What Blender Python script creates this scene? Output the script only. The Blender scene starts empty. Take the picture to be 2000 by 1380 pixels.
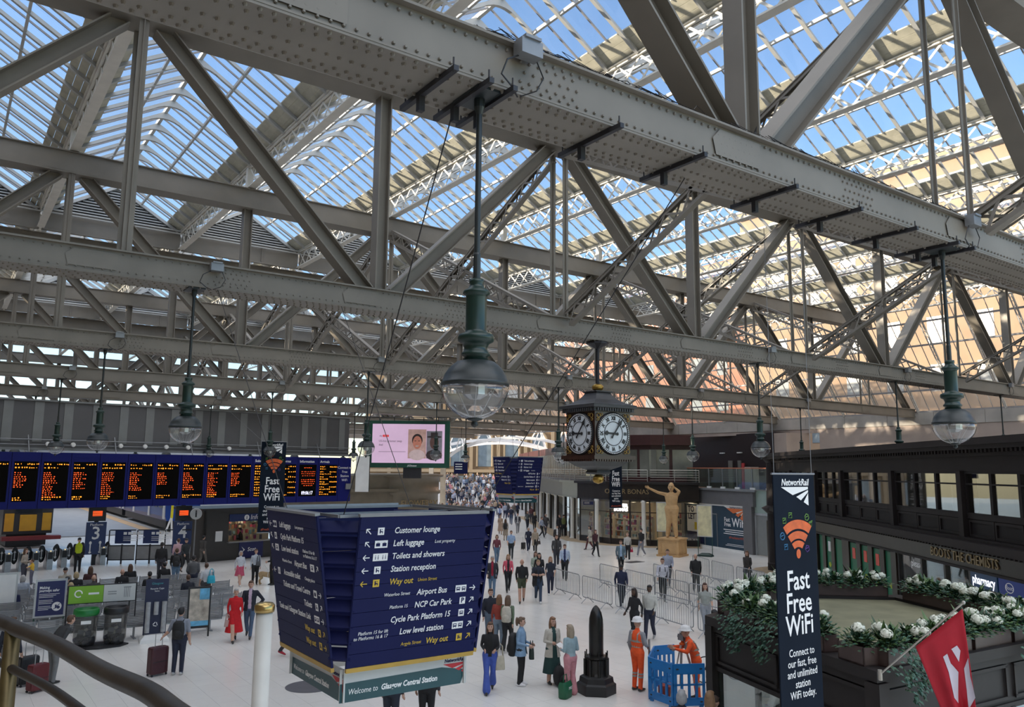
import bpy, bmesh, math, random
from mathutils import Vector, Matrix
import numpy as np
random.seed(7)
PI = math.pi
scene = bpy.context.scene
COL = scene.collection
# ------------------------------------------------------------------ camera
CAM = Vector((0, 0, 5.6)); FPX = 1558.7
_y, _p, _r = 0.620297, 0.143804, 0.0085925
_f = Vector((math.sin(_y)*math.cos(_p), math.cos(_y)*math.cos(_p), math.sin(_p)))
_rt = Vector((math.cos(_y), -math.sin(_y), 0)); _up = _rt.cross(_f)
RT = _rt*math.cos(_r) + _up*math.sin(_r); UP = -_rt*math.sin(_r) + _up*math.cos(_r); FW = _f
cd = bpy.data.cameras.new('camera'); cam = bpy.data.objects.new('camera', cd); COL.objects.link(cam)
cd.sensor_width = 36; cd.lens = 36*FPX/2000; cd.clip_end = 900; cd.clip_start = .05
cam.matrix_world = Matrix(((RT.x, UP.x, -FW.x, CAM.x), (RT.y, UP.y, -FW.y, CAM.y), (RT.z, UP.z, -FW.z, CAM.z), (0, 0, 0, 1)))
scene.camera = cam
# ------------------------------------------------------------------ sky, sun, exposure
SUN = Vector((-.84, .44, .22)).normalized()
w = bpy.data.worlds.new('sky'); scene.world = w; w.use_nodes = True
nt = w.node_tree; nt.nodes.clear()
sk = nt.nodes.new('ShaderNodeTexSky'); sk.sky_type = 'NISHITA'; sk.sun_disc = False
sk.sun_elevation = .27; sk.sun_rotation = math.atan2(SUN.x, SUN.y)
sk.altitude = 20; sk.air_density = 1.0; sk.dust_density = .25; sk.ozone_density = 3.0
bg = nt.nodes.new('ShaderNodeBackground'); bg.inputs[1].default_value = 0.20
ou = nt.nodes.new('ShaderNodeOutputWorld')
nt.links.new(sk.outputs[0], bg.inputs[0]); nt.links.new(bg.outputs[0], ou.inputs[0])
sl = bpy.data.lights.new('sun', 'SUN'); sl.energy = 8.0; sl.angle = .012; sl.color = (1, .86, .66)
so = bpy.data.objects.new('sun', sl); COL.objects.link(so); so.rotation_euler = SUN.to_track_quat('Z', 'Y').to_euler()
fl_ = bpy.data.lights.new('overhead_fill', 'SUN'); fl_.energy = 2.7; fl_.angle = 1.9; fl_.color = (1, .955, .89)   # added soft fill from overhead, brightening the hall beyond what the sky gives
fo_ = bpy.data.objects.new('overhead_fill', fl_); COL.objects.link(fo_); fo_.rotation_euler = (math.radians(8), math.radians(-10), 0)
vs = scene.view_settings; vs.view_transform = 'Standard'; vs.look = 'None'; vs.exposure = 0.8; vs.gamma = 1; vs.use_curve_mapping = False
try:
    scene.cycles.max_bounces = 8; scene.cycles.diffuse_bounces = 4; scene.cycles.transparent_max_bounces = 32
    scene.cycles.glossy_bounces = 3; scene.cycles.transmission_bounces = 5; scene.cycles.sample_clamp_indirect = 6
    scene.cycles.caustics_reflective = False; scene.cycles.caustics_refractive = False
except Exception: pass
# ------------------------------------------------------------------ helpers
def ray(px, py): return FW + RT*((px-1000)/FPX) - UP*((py-690)/FPX)
def G(px, py, z=0.0):
    d = ray(px, py); return CAM + d*((z-CAM.z)/d.z)
def DP(px, py, D): return CAM + ray(px, py)*D
def PX(p):
    v = Vector(p)-CAM; d = v.dot(FW)
    if d < .1: return (-9e9, -9e9, d)
    return (1000+FPX*v.dot(RT)/d, 690-FPX*v.dot(UP)/d, d)
def seen(p, m=120):
    x, y, d = PX(p); return d > 0 and -m < x < 2000+m and -m < y < 1380+m
MATS = {}
def mat(n, c, rough=.55, metal=0, var=.08, scale=3.0, emit=0, spec=.5, bump=0, trans=0, alpha=1, coat=0):
    if n in MATS: return MATS[n]
    m = bpy.data.materials.new(n); m.use_nodes = True; t = m.node_tree; b = t.nodes['Principled BSDF']
    b.inputs['Roughness'].default_value = rough; b.inputs['Metallic'].default_value = metal
    b.inputs['Specular IOR Level'].default_value = spec; b.inputs['Coat Weight'].default_value = coat
    c4 = (c[0], c[1], c[2], 1)
    b.inputs['Base Color'].default_value = c4
    if var > 0:
        tc = t.nodes.new('ShaderNodeTexCoord'); no = t.nodes.new('ShaderNodeTexNoise'); no.inputs['Scale'].default_value = scale; no.inputs['Detail'].default_value = 5
        rp = t.nodes.new('ShaderNodeValToRGB'); rp.color_ramp.elements[0].position = .3; rp.color_ramp.elements[1].position = .7
        rp.color_ramp.elements[0].color = (c[0]*(1-var), c[1]*(1-var), c[2]*(1-var), 1)
        rp.color_ramp.elements[1].color = (min(1, c[0]*(1+var)), min(1, c[1]*(1+var)), min(1, c[2]*(1+var)), 1)
        t.links.new(tc.outputs['Object'], no.inputs['Vector']); t.links.new(no.outputs[0], rp.inputs[0]); t.links.new(rp.outputs[0], b.inputs['Base Color'])
        if bump:
            bp = t.nodes.new('ShaderNodeBump'); bp.inputs['Strength'].default_value = bump; bp.inputs['Distance'].default_value = .02
            t.links.new(no.outputs[0], bp.inputs['Height']); t.links.new(bp.outputs[0], b.inputs['Normal'])
    if emit:
        b.inputs['Emission Color'].default_value = c4; b.inputs['Emission Strength'].default_value = emit
    MATS[n] = m; return m
def glass(n, tint=(.9, .95, 1), haze=.1, gloss=.06, hazecol=(.8, .85, .9), rough=.05):
    m = bpy.data.materials.new(n); m.use_nodes = True; t = m.node_tree; t.nodes.clear(); N = t.nodes.new
    o = N('ShaderNodeOutputMaterial'); tr = N('ShaderNodeBsdfTransparent'); tr.inputs[0].default_value = (*tint, 1)
    tl = N('ShaderNodeBsdfTranslucent'); tl.inputs[0].default_value = (*hazecol, 1)
    gl = N('ShaderNodeBsdfGlossy'); gl.inputs['Roughness'].default_value = rough
    m1 = N('ShaderNodeMixShader'); m2 = N('ShaderNodeMixShader'); fr = N('ShaderNodeLayerWeight'); fr.inputs[0].default_value = .5; pw = N('ShaderNodeMath'); pw.operation = 'POWER'; pw.inputs[1].default_value = 5; ad = N('ShaderNodeMath'); ad.operation = 'ADD'; ad.inputs[1].default_value = .045
    tc = N('ShaderNodeTexCoord'); no = N('ShaderNodeTexNoise'); no.inputs['Scale'].default_value = .9; no.inputs['Detail'].default_value = 6
    mr = N('ShaderNodeMapRange'); mr.inputs[1].default_value = .3; mr.inputs[2].default_value = .75; mr.inputs[3].default_value = haze*.5; mr.inputs[4].default_value = haze*1.5
    mu = N('ShaderNodeMath'); mu.operation = 'MULTIPLY'; mu.inputs[1].default_value = gloss/.045
    L = t.links.new
    L(tc.outputs['Object'], no.inputs[0]); L(no.outputs[0], mr.inputs[0]); L(mr.outputs[0], m1.inputs[0]); L(tr.outputs[0], m1.inputs[1]); L(tl.outputs[0], m1.inputs[2])
    L(fr.outputs['Facing'], pw.inputs[0]); L(pw.outputs[0], ad.inputs[0]); L(ad.outputs[0], mu.inputs[0]); L(mu.outputs[0], m2.inputs[0]); L(m1.outputs[0], m2.inputs[1]); L(gl.outputs[0], m2.inputs[2]); L(m2.outputs[0], o.inputs[0])
    MATS[n] = m; return m
class MB:
    def __init__(s): s.v = []; s.f = []; s.m = []; s.c = 0
    def add(s, vs, fs, m=None):
        n = len(s.v); s.v += [tuple(q) for q in vs]; s.f += [tuple(i+n for i in f) for f in fs]; s.m += [s.c if m is None else m]*len(fs); return s
    def box(s, c, d, R=None, m=None):
        x, y, z = d[0]/2, d[1]/2, d[2]/2; c = Vector(c)
        p = [Vector(q) for q in ((-x,-y,-z),(x,-y,-z),(x,y,-z),(-x,y,-z),(-x,-y,z),(x,-y,z),(x,y,z),(-x,y,z))]
        if R is not None: p = [R@q for q in p]
        return s.add([q+c for q in p], [(0,3,2,1),(4,5,6,7),(0,1,5,4),(1,2,6,5),(2,3,7,6),(3,0,4,7)], m)
    def bx(s, x0, x1, y0, y1, z0, z1, m=None): return s.box(((x0+x1)/2, (y0+y1)/2, (z0+z1)/2), (x1-x0, y1-y0, z1-z0), None, m)
    def bar(s, a, b, wd, ht, up=(0,0,1), m=None):          # rectangular bar from a to b
        a = Vector(a); b = Vector(b); d = b-a; L = d.length; d = d/L; u = Vector(up)
        sd = d.cross(u)
        if sd.length < 1e-4: sd = d.cross(Vector((1,0,0)))
        sd.normalize(); u = sd.cross(d)
        p = []
        for e in (a, b):
            for i, j in ((-1,-1),(1,-1),(1,1),(-1,1)): p.append(e+sd*(i*wd/2)+u*(j*ht/2))
        return s.add(p, [(0,1,2,3),(7,6,5,4),(0,4,5,1),(1,5,6,2),(2,6,7,3),(3,7,4,0)], m)
    def tube(s, pts, r, n=8, caps=True, m=None):
        pts = [Vector(q) for q in pts]; k = len(pts); rs = r if isinstance(r, (list, tuple)) else [r]*k
        vs = []; prev = None
        for i, q in enumerate(pts):
            d = (pts[min(i+1, k-1)]-pts[max(i-1, 0)]).normalized()
            if prev is None:
                a = d.cross(Vector((0,0,1))); a = a if a.length > .05 else d.cross(Vector((1,0,0)))
            else: a = prev-d*prev.dot(d)
            a.normalize(); prev = a; b = d.cross(a)
            vs += [q+(a*math.cos(2*PI*j/n)+b*math.sin(2*PI*j/n))*rs[i] for j in range(n)]
        fs = [(i*n+j, i*n+(j+1)%n, (i+1)*n+(j+1)%n, (i+1)*n+j) for i in range(k-1) for j in range(n)]
        if caps: fs += [tuple(range(n))[::-1], tuple((k-1)*n+j for j in range(n))]
        return s.add(vs, fs, m)
    def lathe(s, prof, n=16, c=(0,0,0), m=None, sx=1, sy=1, a0=0):
        vs = []; c = Vector(c)
        for r, z in prof: vs += [c+Vector((r*sx*math.cos(a0+2*PI*j/n), r*sy*math.sin(a0+2*PI*j/n), z)) for j in range(n)]
        k = len(prof)
        fs = [(i*n+j, i*n+(j+1)%n, (i+1)*n+(j+1)%n, (i+1)*n+j) for i in range(k-1) for j in range(n)]
        if prof[0][0] > 1e-5: fs.append(tuple(range(n))[::-1])
        if prof[-1][0] > 1e-5: fs.append(tuple((k-1)*n+j for j in range(n)))
        return s.add(vs, fs, m)
    def prism(s, poly, a, b, m=None):                      # poly: list of 3D points, extruded by vector from offset a to b
        n = len(poly); a = Vector(a); b = Vector(b); P = [Vector(q) for q in poly]
        return s.add([q+a for q in P]+[q+b for q in P], [tuple(range(n))[::-1], tuple(range(n, 2*n))]+[(i, (i+1)%n, n+(i+1)%n, n+i) for i in range(n)], m)
    def ell(s, c, r, n=10, k=7, m=None, R=None):
        c = Vector(c); vs = []; 
        for i in range(1, k):
            t = PI*i/k
            for j in range(n):
                q = Vector((r[0]*math.sin(t)*math.cos(2*PI*j/n), r[1]*math.sin(t)*math.sin(2*PI*j/n), -r[2]*math.cos(t)))
                vs.append(c+(R@q if R is not None else q))
        q0 = Vector((0,0,-r[2])); q1 = Vector((0,0,r[2]))
        if R is not None: q0 = R@q0; q1 = R@q1
        vs += [c+q0, c+q1]; b = len(vs)-2
        fs = [(i*n+j, i*n+(j+1)%n, (i+1)*n+(j+1)%n, (i+1)*n+j) for i in range(k-2) for j in range(n)]
        fs += [(b, (j+1)%n, j) for j in range(n)] + [(b+1, (k-2)*n+j, (k-2)*n+(j+1)%n) for j in range(n)]
        return s.add(vs, fs, m)
    def mesh(s, name, mats, smooth=False):
        me = bpy.data.meshes.new(name); me.from_pydata(s.v, [], s.f)
        for q in (mats if isinstance(mats, (list, tuple)) else [mats]): me.materials.append(q)
        if max(s.m, default=0) > 0: me.polygons.foreach_set('material_index', s.m)
        if smooth: me.polygons.foreach_set('use_smooth', [True]*len(s.f))
        me.update(); return me
    def build(s, name, mats, parent=None, smooth=False, **k): return put(name, s.mesh(name, mats, smooth), parent, **k)
def put(name, data, parent=None, loc=None, rz=None, mw=None, kind=None):
    o = bpy.data.objects.new(name, data); COL.objects.link(o)
    if parent is not None: o.parent = parent
    if loc is not None: o.location = loc
    if rz is not None: o.rotation_euler = (0, 0, rz)
    if mw is not None: o.matrix_local = mw
    if kind: o['kind'] = kind
    return o
def tag(o, label, cat=None, group=None, kind=None):
    o['label'] = label
    if cat: o['category'] = cat
    if group: o['group'] = group
    if kind: o['kind'] = kind
    return o
def thing(name, label, cat, loc=(0,0,0), rz=0, group=None, kind=None):
    o = put(name, None, None, loc, rz); return tag(o, label, cat, group, kind)
def struct(o, label=None, kind='structure'):
    o['kind'] = kind
    if label: o['label'] = label
    return o
def copy_tree(o, parent=None):
    c = o.copy(); COL.objects.link(c)
    if parent is not None: c.parent = parent
    for ch in KIDS.get(o.name, None) or [q for q in o.children]: copy_tree(ch, c)
    return c
KIDS = {}
def text(body, size, m, parent, mw, align='LEFT', name='lettering', ext=.001, sh=0, sx=1, sp=1, bold=0):
    cu = bpy.data.curves.new(name, 'FONT'); cu.body = body; cu.size = size; cu.align_x = align; cu.align_y = 'BOTTOM_BASELINE' if False else 'CENTER'
    cu.extrude = ext; cu.shear = sh; cu.space_line = sp; cu.materials.append(m); cu.resolution_u = 2; cu.offset = bold
    o = put(name, cu, parent); o.matrix_local = mw @ Matrix.Diagonal((sx, 1, 1, 1)); return o
def frame(o, xdir, updir):                                # matrix whose x = xdir, y = updir (text plane)
    x = Vector(xdir).normalized(); y = Vector(updir); y = (y-x*y.dot(x)).normalized(); z = x.cross(y); o = Vector(o)
    return Matrix(((x.x, y.x, z.x, o.x), (x.y, y.y, z.y, o.y), (x.z, y.z, z.z, o.z), (0, 0, 0, 1)))
# shared materials
STEEL = mat('painted_steel', (.205, .185, .155), .55, 0, .10, 1.2, bump=.03)
CREAM = mat('cream_lattice_paint', (.66, .63, .56), .6, 0, .08, 2)
TIMBER = mat('gutter_timber', (.48, .46, .37), .8, 0, .16, 3, bump=.1)
BAR = mat('glazing_bar_paint', (.30, .29, .29), .6, 0, .1, 3)
RIB = mat('rib_paint', (.46, .46, .44), .55, 0, .08, 2)
DARK = mat('dark_metal', (.03, .03, .035), .5, .3, .1, 8)
GREEN = mat('lamp_green', (.007, .028, .022), .35, 0, .15, 6)
GREY = mat('grey_metal', (.25, .26, .27), .45, .4, .08, 5)
WHITE = mat('white_paint', (.78, .78, .76), .5, 0, .05, 3)
BLACK = mat('black_plastic', (.012, .012, .014), .45, 0, .1, 10)
NAVY = mat('sign_navy', (.006, .009, .062), .55, 0, .06, 2, spec=.2)
TXW = mat('print_white', (.82, .82, .82), .5, 0, 0)
TXY = mat('print_yellow', (.62, .42, .04), .5, 0, 0)
GLASS = glass('roof_glass', (.95, .97, 1), .05, .05)
# ================================================================== roof
X0, SX = 2.55, 5.3
YT = [6.05+10.22*k for k in range(9)]
XV = [X0+SX*k for k in range(-2, 9)]                       # valley lines, the last one (44.95) carries the side glazing
ZR, SL = 17.3, .6
ZB0, ZB1, ZT0, ZT1 = 9.1, 9.52, 14.24, 14.85
XEND = 50.0
def roofz(d): return ZR-SL*d
# --- trusses
def seg(a, b, wy, wx, name, parent, cache={}):
    key = (round(b[0]-a[0], 3), round(b[1]-a[1], 3), wy, wx)
    if key not in cache:                                   # channel shaped member: web plate with two flanges
        mb = MB(); A = Vector((0, 0, 0)); B = Vector((b[0]-a[0], 0, b[1]-a[1]))
        d = (B-A).normalized(); s = Vector((d.z, 0, -d.x))
        mb.bar(A, B, .03, wx, s)
        for k in (-1, 1): mb.bar(A+s*(k*wx/2), B+s*(k*wx/2), wy, .03, s)
        cache[key] = mb.mesh(name, STEEL)
    return put(name, cache[key], parent, (a[0], 0, a[1]))
def hexdot(mb, p, n, r, h):                                # one rivet head: small six-sided dome
    n = Vector(n); a = n.cross(Vector((.3, .5, .8))).normalized(); b = n.cross(a); p = Vector(p)
    vs = [p+(a*math.cos(PI*i/3)+b*math.sin(PI*i/3))*r for i in range(6)]+[p+(a*math.cos(PI*i/3)+b*math.sin(PI*i/3))*r*.6+n*h for i in range(6)]
    mb.add(vs, [(i, (i+1)%6, 6+(i+1)%6, 6+i) for i in range(6)]+[tuple(range(6, 12))])
bc = MB(); W = .34
for s in (-1, 1):
    bc.bx(-8, XEND, s*(W-.02)-.012, s*(W-.02)+.012, ZB0, ZB1)
    bc.bx(-8, XEND, s*(W+.015)-.05, s*(W+.015)+.05, ZB1, ZB1+.025); bc.bx(-8, XEND, s*(W+.0)-.035, s*(W+.0)+.035, ZB0-.02, ZB0)
bc.bx(-8, XEND, -W-.03, W+.0, ZB0-.045, ZB0-.02); bc.bx(-8, XEND, -W-.02, W+.02, ZB1+.025, ZB1+.045)
BCM = bc.mesh('bottom_chord', STEEL)
tcm = MB()
for s in (-1, 1): tcm.bx(-8, 45.3, s*.28-.012, s*.28+.012, ZT0, ZT1)
tcm.bx(-8, 45.3, -.36, .36, ZT1, ZT1+.03); tcm.bx(-8, 45.3, -.33, .33, ZT0-.03, ZT0)
TCM = tcm.mesh('top_chord', STEEL)
def splice(x, z0, z1, y, w):
    mb = MB(); mb.add([(x, y, z0+.03), (x+.08, y, z1-.02), (x+w, y, z1-.02), (x+w, y, z0+.03)], [(0,3,2,1)])
    return mb
hang = MB(); hang.bx(-.09, .09, -.28, -.26, ZB1, ZT0); hang.bx(-.09, .09, .26, .28, ZB1, ZT0); hang.bx(-.01, .01, -.32, -.22, ZB1, ZT0); hang.bx(-.01, .01, .22, .32, ZB1, ZT0)
HGM = hang.mesh('hanger', STEEL)
cj = MB(); cj.bx(-.12, .12, -.07, .07, 0, .15); cj.bx(-.09, .09, -.09, .09, .15, .18)
JBX = cj.mesh('junction_box', GREY)
ORD = ['nearest', 'second', 'third', 'fourth', 'fifth', 'sixth', 'seventh', 'eighth', 'ninth', 'tenth', 'eleventh']
TRUSS = []
def rivets(k):
    mb = MB(); near = k == 0; st = .075 if near else .12; r = .018 if near else .017
    x = -1.0
    xmax = 20 if near else 34
    while x < xmax:                                        # underside rows and web rows
        rows = (-.33, -.24, .0, .19, .28) if near else (-.33, -.20, .0, .18, .30)
        for j, y in enumerate(rows):
            hexdot(mb, (x+(st/2 if j % 2 else 0), y, ZB0-.045), (0, 0, -1), r*1.2, .024)
        hexdot(mb, (x, -W-.0, ZB0+.05), (0, -1, 0), r, .012); hexdot(mb, (x+.04, -W-.0, ZB1-.05), (0, -1, 0), r, .012)
        x += st*(1.5 if near else 1.2)
    for n in range(9):                                     # splice plate groups on the web
        for (dx, wd) in ((-.9, .7), (1.6, .75)):
            bx0 = X0+SX*n+dx
            if bx0 > xmax: continue
            for i in range(7):
                for j in range(3): hexdot(mb, (bx0+i*wd/7+.05*(j % 2), -W+.0, ZB0+.11+.1*j), (0, -1, 0), r, .012)
    return mb
for k, y in enumerate(YT):
    lab = ORD[k]+' riveted grey steel roof truss counted from the balcony rail'
    t = thing('roof_truss', lab, 'truss', (0, y, 0)); TRUSS.append(t)
    put('bottom_chord', BCM, t); put('top_chord', TCM, t)
    for n in range(-1, 9):
        x = X0+SX*n
        if n % 2:                                          # bottom panel point: post and two diagonals rising to the top nodes
            seg((x, ZB1), (x, ZT0), .30, .26, 'post', t)
            if x-SX > -8: seg((x-.32, ZB1), (x-SX+.35, ZT0), .36, .30, 'diagonal', t)
            if n < 8: seg((x+.32, ZB1), (x+SX-.35, ZT0), .36, .30, 'diagonal', t)
        else:
            put('hanger', HGM, t, (x, 0, 0))
    seg((XEND-.3, ZB1), (45.1, ZT0), .3, .28, 'end_post', t)
    if k < 3: rivets(k).build('rivets', STEEL, t, kind='stuff')
    gp = MB()
    for n in range(0, 9):                                  # gusset plates where the members meet the top chord, splice covers on the web
        x = X0+SX*n
        if n % 2 == 0: gp.add([(x-.75, -.30, ZT0+.02), (x+.75, -.30, ZT0+.02), (x+.6, -.30, ZT1-.02), (x-.6, -.30, ZT1-.02)], [(0,1,2,3)])
        gp.add([(x-.95, -W+.001-.012, ZB0+.06), (x-.15, -W-.011, ZB0+.06), (x-.15, -W-.011, ZB1-.04), (x-.87, -W-.011, ZB1-.04), (x-1.0, -W-.011, ZB1-.17)], [(0,1,2,3,4)])
    gp.build('gusset_plates', STEEL, t, kind='stuff')
    if k == 0:                                             # clamp bars and hangers bolted beneath the nearest chord
        for x in (3.35, 3.72, 3.98, 5.3, 6.55, 8.2, 9.6, 11.0, 12.2, 12.7):
            c = MB(); c.bar((x, -.5, ZB0-.075), (x, .5, ZB0-.075), .05, .05); c.bx(x-.03, x+.03, .1, .16, ZB0-.24, ZB0-.09); c.tube([(x-.012, -.47, ZB0-.1), (x-.012, -.47, ZB0+.03)], .008, 6); c.tube([(x+.02, .47, ZB0-.1), (x+.02, .47, ZB0+.03)], .008, 6)
            c.build('clamp_bar', DARK, t)
        nb = MB(); random.seed(3)
        for q in range(150):                               # bird netting bunched along the top flange
            x = random.uniform(3.6, 12.6); nb.tube([(x, -W-.05, ZB1+.05), (x+random.uniform(-.15, .15), -W+random.uniform(-.04, .1), ZB1+random.uniform(.06, .13)), (x+random.uniform(.1, .3), -W-.04, ZB1+.05)], .004, 4)
        for x in (7.55,):
            for q in range(14): nb.tube([(x+.28, -.16, ZB1+.05), (x+.2+q*.012, -.16, ZB1+.05+.02*q), (x+.12+q*.015, -.16, ZB1+.05)], .004, 4)
        nb.build('bird_netting', BLACK, t, kind='stuff')
# --- cross bracing between trusses (latticed)
def lattice_brace(a, b, name, parent, m):
    a = Vector(a); b = Vector(b); d = (b-a); L = d.length; d.normalize(); sd = Vector((1, 0, 0)); u = sd.cross(d)
    mb = MB(); h = .18
    for i in (-1, 1):
        for j in (-1, 1): mb.bar(a+u*(i*h)+sd*(j*.05), b+u*(i*h)+sd*(j*.05), .085, .02, sd)
        mb.bar(a+u*(i*(h+.035)), b+u*(i*(h+.035)), .16, .02, u)
    n = int(L/.44)
    for i in range(n):
        p = a+d*(L*i/n); q = a+d*(L*(i+1)/n); s = 1 if i % 2 else -1
        for j in (-1, 1): mb.bar(p+u*(s*h*j)+sd*(j*.05), q-u*(s*h*j)+sd*(j*.05), .05, .012, sd)
    return mb.build(name, m, parent)
BR = []
for n in (2, 4, 6):
    x = X0+SX*n
    for k in range(-1, 7):
        y0 = 6.05+10.22*k; y1 = y0+10.22
        if not (seen((x, y0+.3, 12)) or seen((x, y1, 11)) or seen((x, (y0+y1)/2, 12))): continue
        t = thing('sway_brace', '', 'brace', (x, y0, 0), group='latticed sway braces between the roof trusses')
        BR.append(t); t['k'] = k; t['n'] = n
        lattice_brace((0, .4, 9.5), (0, 9.95, 14.2), 'lattice_arm', t, STEEL); lattice_brace((0, 9.8, 9.5), (0, .3, 14.2), 'lattice_arm', t, STEEL)
        if k >= 0:
            g = MB(); g.bx(-.16, .16, .36, .6, 9.15, 9.75); g.build('gusset_plate', STEEL, t)
LN = {2: 'left', 4: 'middle', 6: 'right'}
for t in BR:
    t['label'] = 'latticed steel sway brace, %s line, %s' % (LN[t['n']], 'before the nearest truss' if t['k'] < 0 else 'behind the %s truss' % ORD[t['k']])
# --- valley lattice girders
SECT = [(2.2, 36.0), (36.5, 56.6), (57.0, 78.0)]
LZ0, LZ1 = 14.93, 15.70
def girder_mesh(L):
    a = MB()
    for s in (-1, 1): a.bx(s*.05-.03, s*.05+.03, 0, L, LZ1-.06, LZ1)
    a.bx(-.13, .13, 0, L, LZ1, LZ1+.02)
    b = MB()
    for s in (-1, 1): b.bx(s*.05-.03, s*.05+.03, 0, L, LZ0, LZ0+.06)
    b.bx(-.13, .13, 0, L, LZ0-.02, LZ0)
    return a.mesh('top_flange', CREAM), b.mesh('bottom_flange', CREAM)
ST = .78
lb1 = MB(); lb1.bar((-.02, 0, LZ0+.03), (-.02, ST, LZ1-.03), .062, .012, (1, 0, 0)); LB1 = lb1.mesh('lattice_bar', CREAM)
lb2 = MB(); lb2.bar((.0, 0, LZ1-.03), (.0, ST, LZ0+.03), .062, .012, (1, 0, 0)); LB2 = lb2.mesh('lattice_bar', CREAM)
GM = {}
for si, (ya, yb) in enumerate(SECT):
    GM[si] = girder_mesh(yb-ya)
    for vi, x in enumerate(XV):
        if not any(seen((x, ya+(yb-ya)*q/8, 15.3)) for q in range(9)): continue
        t = thing('valley_girder', 'lattice valley girder, %s of the row, %s roof section' % (ORD[max(0, vi-1)] if vi > 1 else 'outermost left', ('near', 'middle', 'far')[si]), 'girder', (x, ya, 0), group='lattice girders carrying the roof valleys')
        put('top_flange', GM[si][0], t); put('bottom_flange', GM[si][1], t)
        n = int((yb-ya)/ST); rest = MB()
        for i in range(n):
            p = (x, ya+ST*(i+.5), 15.3)
            if si == 0 and seen(p, 30):
                put('lattice_bar', LB1, t, (0, ST*i, 0)); put('lattice_bar', LB2, t, (0, ST*i, 0))
            elif seen(p, 60) or si == 0:
                y = ST*i; rest.bar((-.02, y, LZ0+.03), (-.02, y+ST, LZ1-.03), .062, .012, (1, 0, 0)); rest.bar((.0, y, LZ1-.03), (.0, y+ST, LZ0+.03), .062, .012, (1, 0, 0))
        if rest.v: rest.build('lattice_bars', CREAM, t, kind='stuff')
        for y in YT:                                       # stub posts standing on the truss top chords
            if ya < y < yb: c = MB(); c.bx(-.10, .10, y-ya-.10, y-ya+.10, ZT1+.03, LZ1); c.build('stub_post', CREAM, t)
# --- glazed ridge bays
RS = 1.09
def rib_mesh():
    mb = MB(); hw = SX/2; pts = []
    top = [(-hw+.12, roofz(hw-.12)), (0, ZR), (hw-.12, roofz(hw-.12))]
    low = []
    for d in (hw-.12, 2.0, 1.2, .62): low.append((-d, roofz(d)-(.12 if d > 1.2 else .13)))
    for a in (.45, .28, .12, 0): low.append((-a, 17.03-.225*(a/.62)**2))
    low2 = low+[(-x, z) for x, z in low[::-1]]
    # T-section rib with an arched haunch under the ridge
    up = [(x, roofz(abs(x))) for x, z in low2]
    for i in range(len(low2)-1):
        (x0, z0), (x1, z1) = low2[i], low2[i+1]; u0 = up[i][1]; u1 = up[i+1][1]
        if abs(x1-x0) < 1e-5: continue
        for y in (-.022, .022): mb.add([(x0, y, z0), (x1, y, z1), (x1, y, u1), (x0, y, u0)], [(0, 1, 2, 3) if y < 0 else (3, 2, 1, 0)])
        mb.add([(x0, -.05, z0), (x1, -.05, z1), (x1, .05, z1), (x0, .05, z0)], [(3, 2, 1, 0)]); mb.add([(x0, -.05, z0+.02), (x1, -.05, z1+.02), (x1, .05, z1+.02), (x0, .05, z0+.02)], [(0, 1, 2, 3)])
        for y in (-.05, .05): mb.add([(x0, y, z0), (x1, y, z1), (x1, y, z1+.02), (x0, y, z0+.02)], [(0, 1, 2, 3)])
    return mb.mesh('rib', RIB)
RIBM = rib_mesh()
PD = .98                                                   # purlin distance from the ridge line
def pane_mesh(d0, d1):
    mb = MB(); z0, z1 = roofz(d0)+.02, roofz(d1)+.02
    mb.add([(d0, .015, z0), (d0, RS/2-.015, z0), (d1, RS/2-.015, z1), (d1, .015, z1)], [(0, 1, 2, 3)])
    return mb.mesh('pane', GLASS)
PM = {1: (pane_mesh(.06, PD), pane_mesh(PD, 2.05))}
PM[-1] = tuple(bpy.data.meshes.new_from_object(bpy.data.objects.new('tmp', m)) for m in PM[1])
for m in PM[-1]:
    m.name = 'pane'
    for v in m.vertices: v.co.x = -v.co.x
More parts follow.
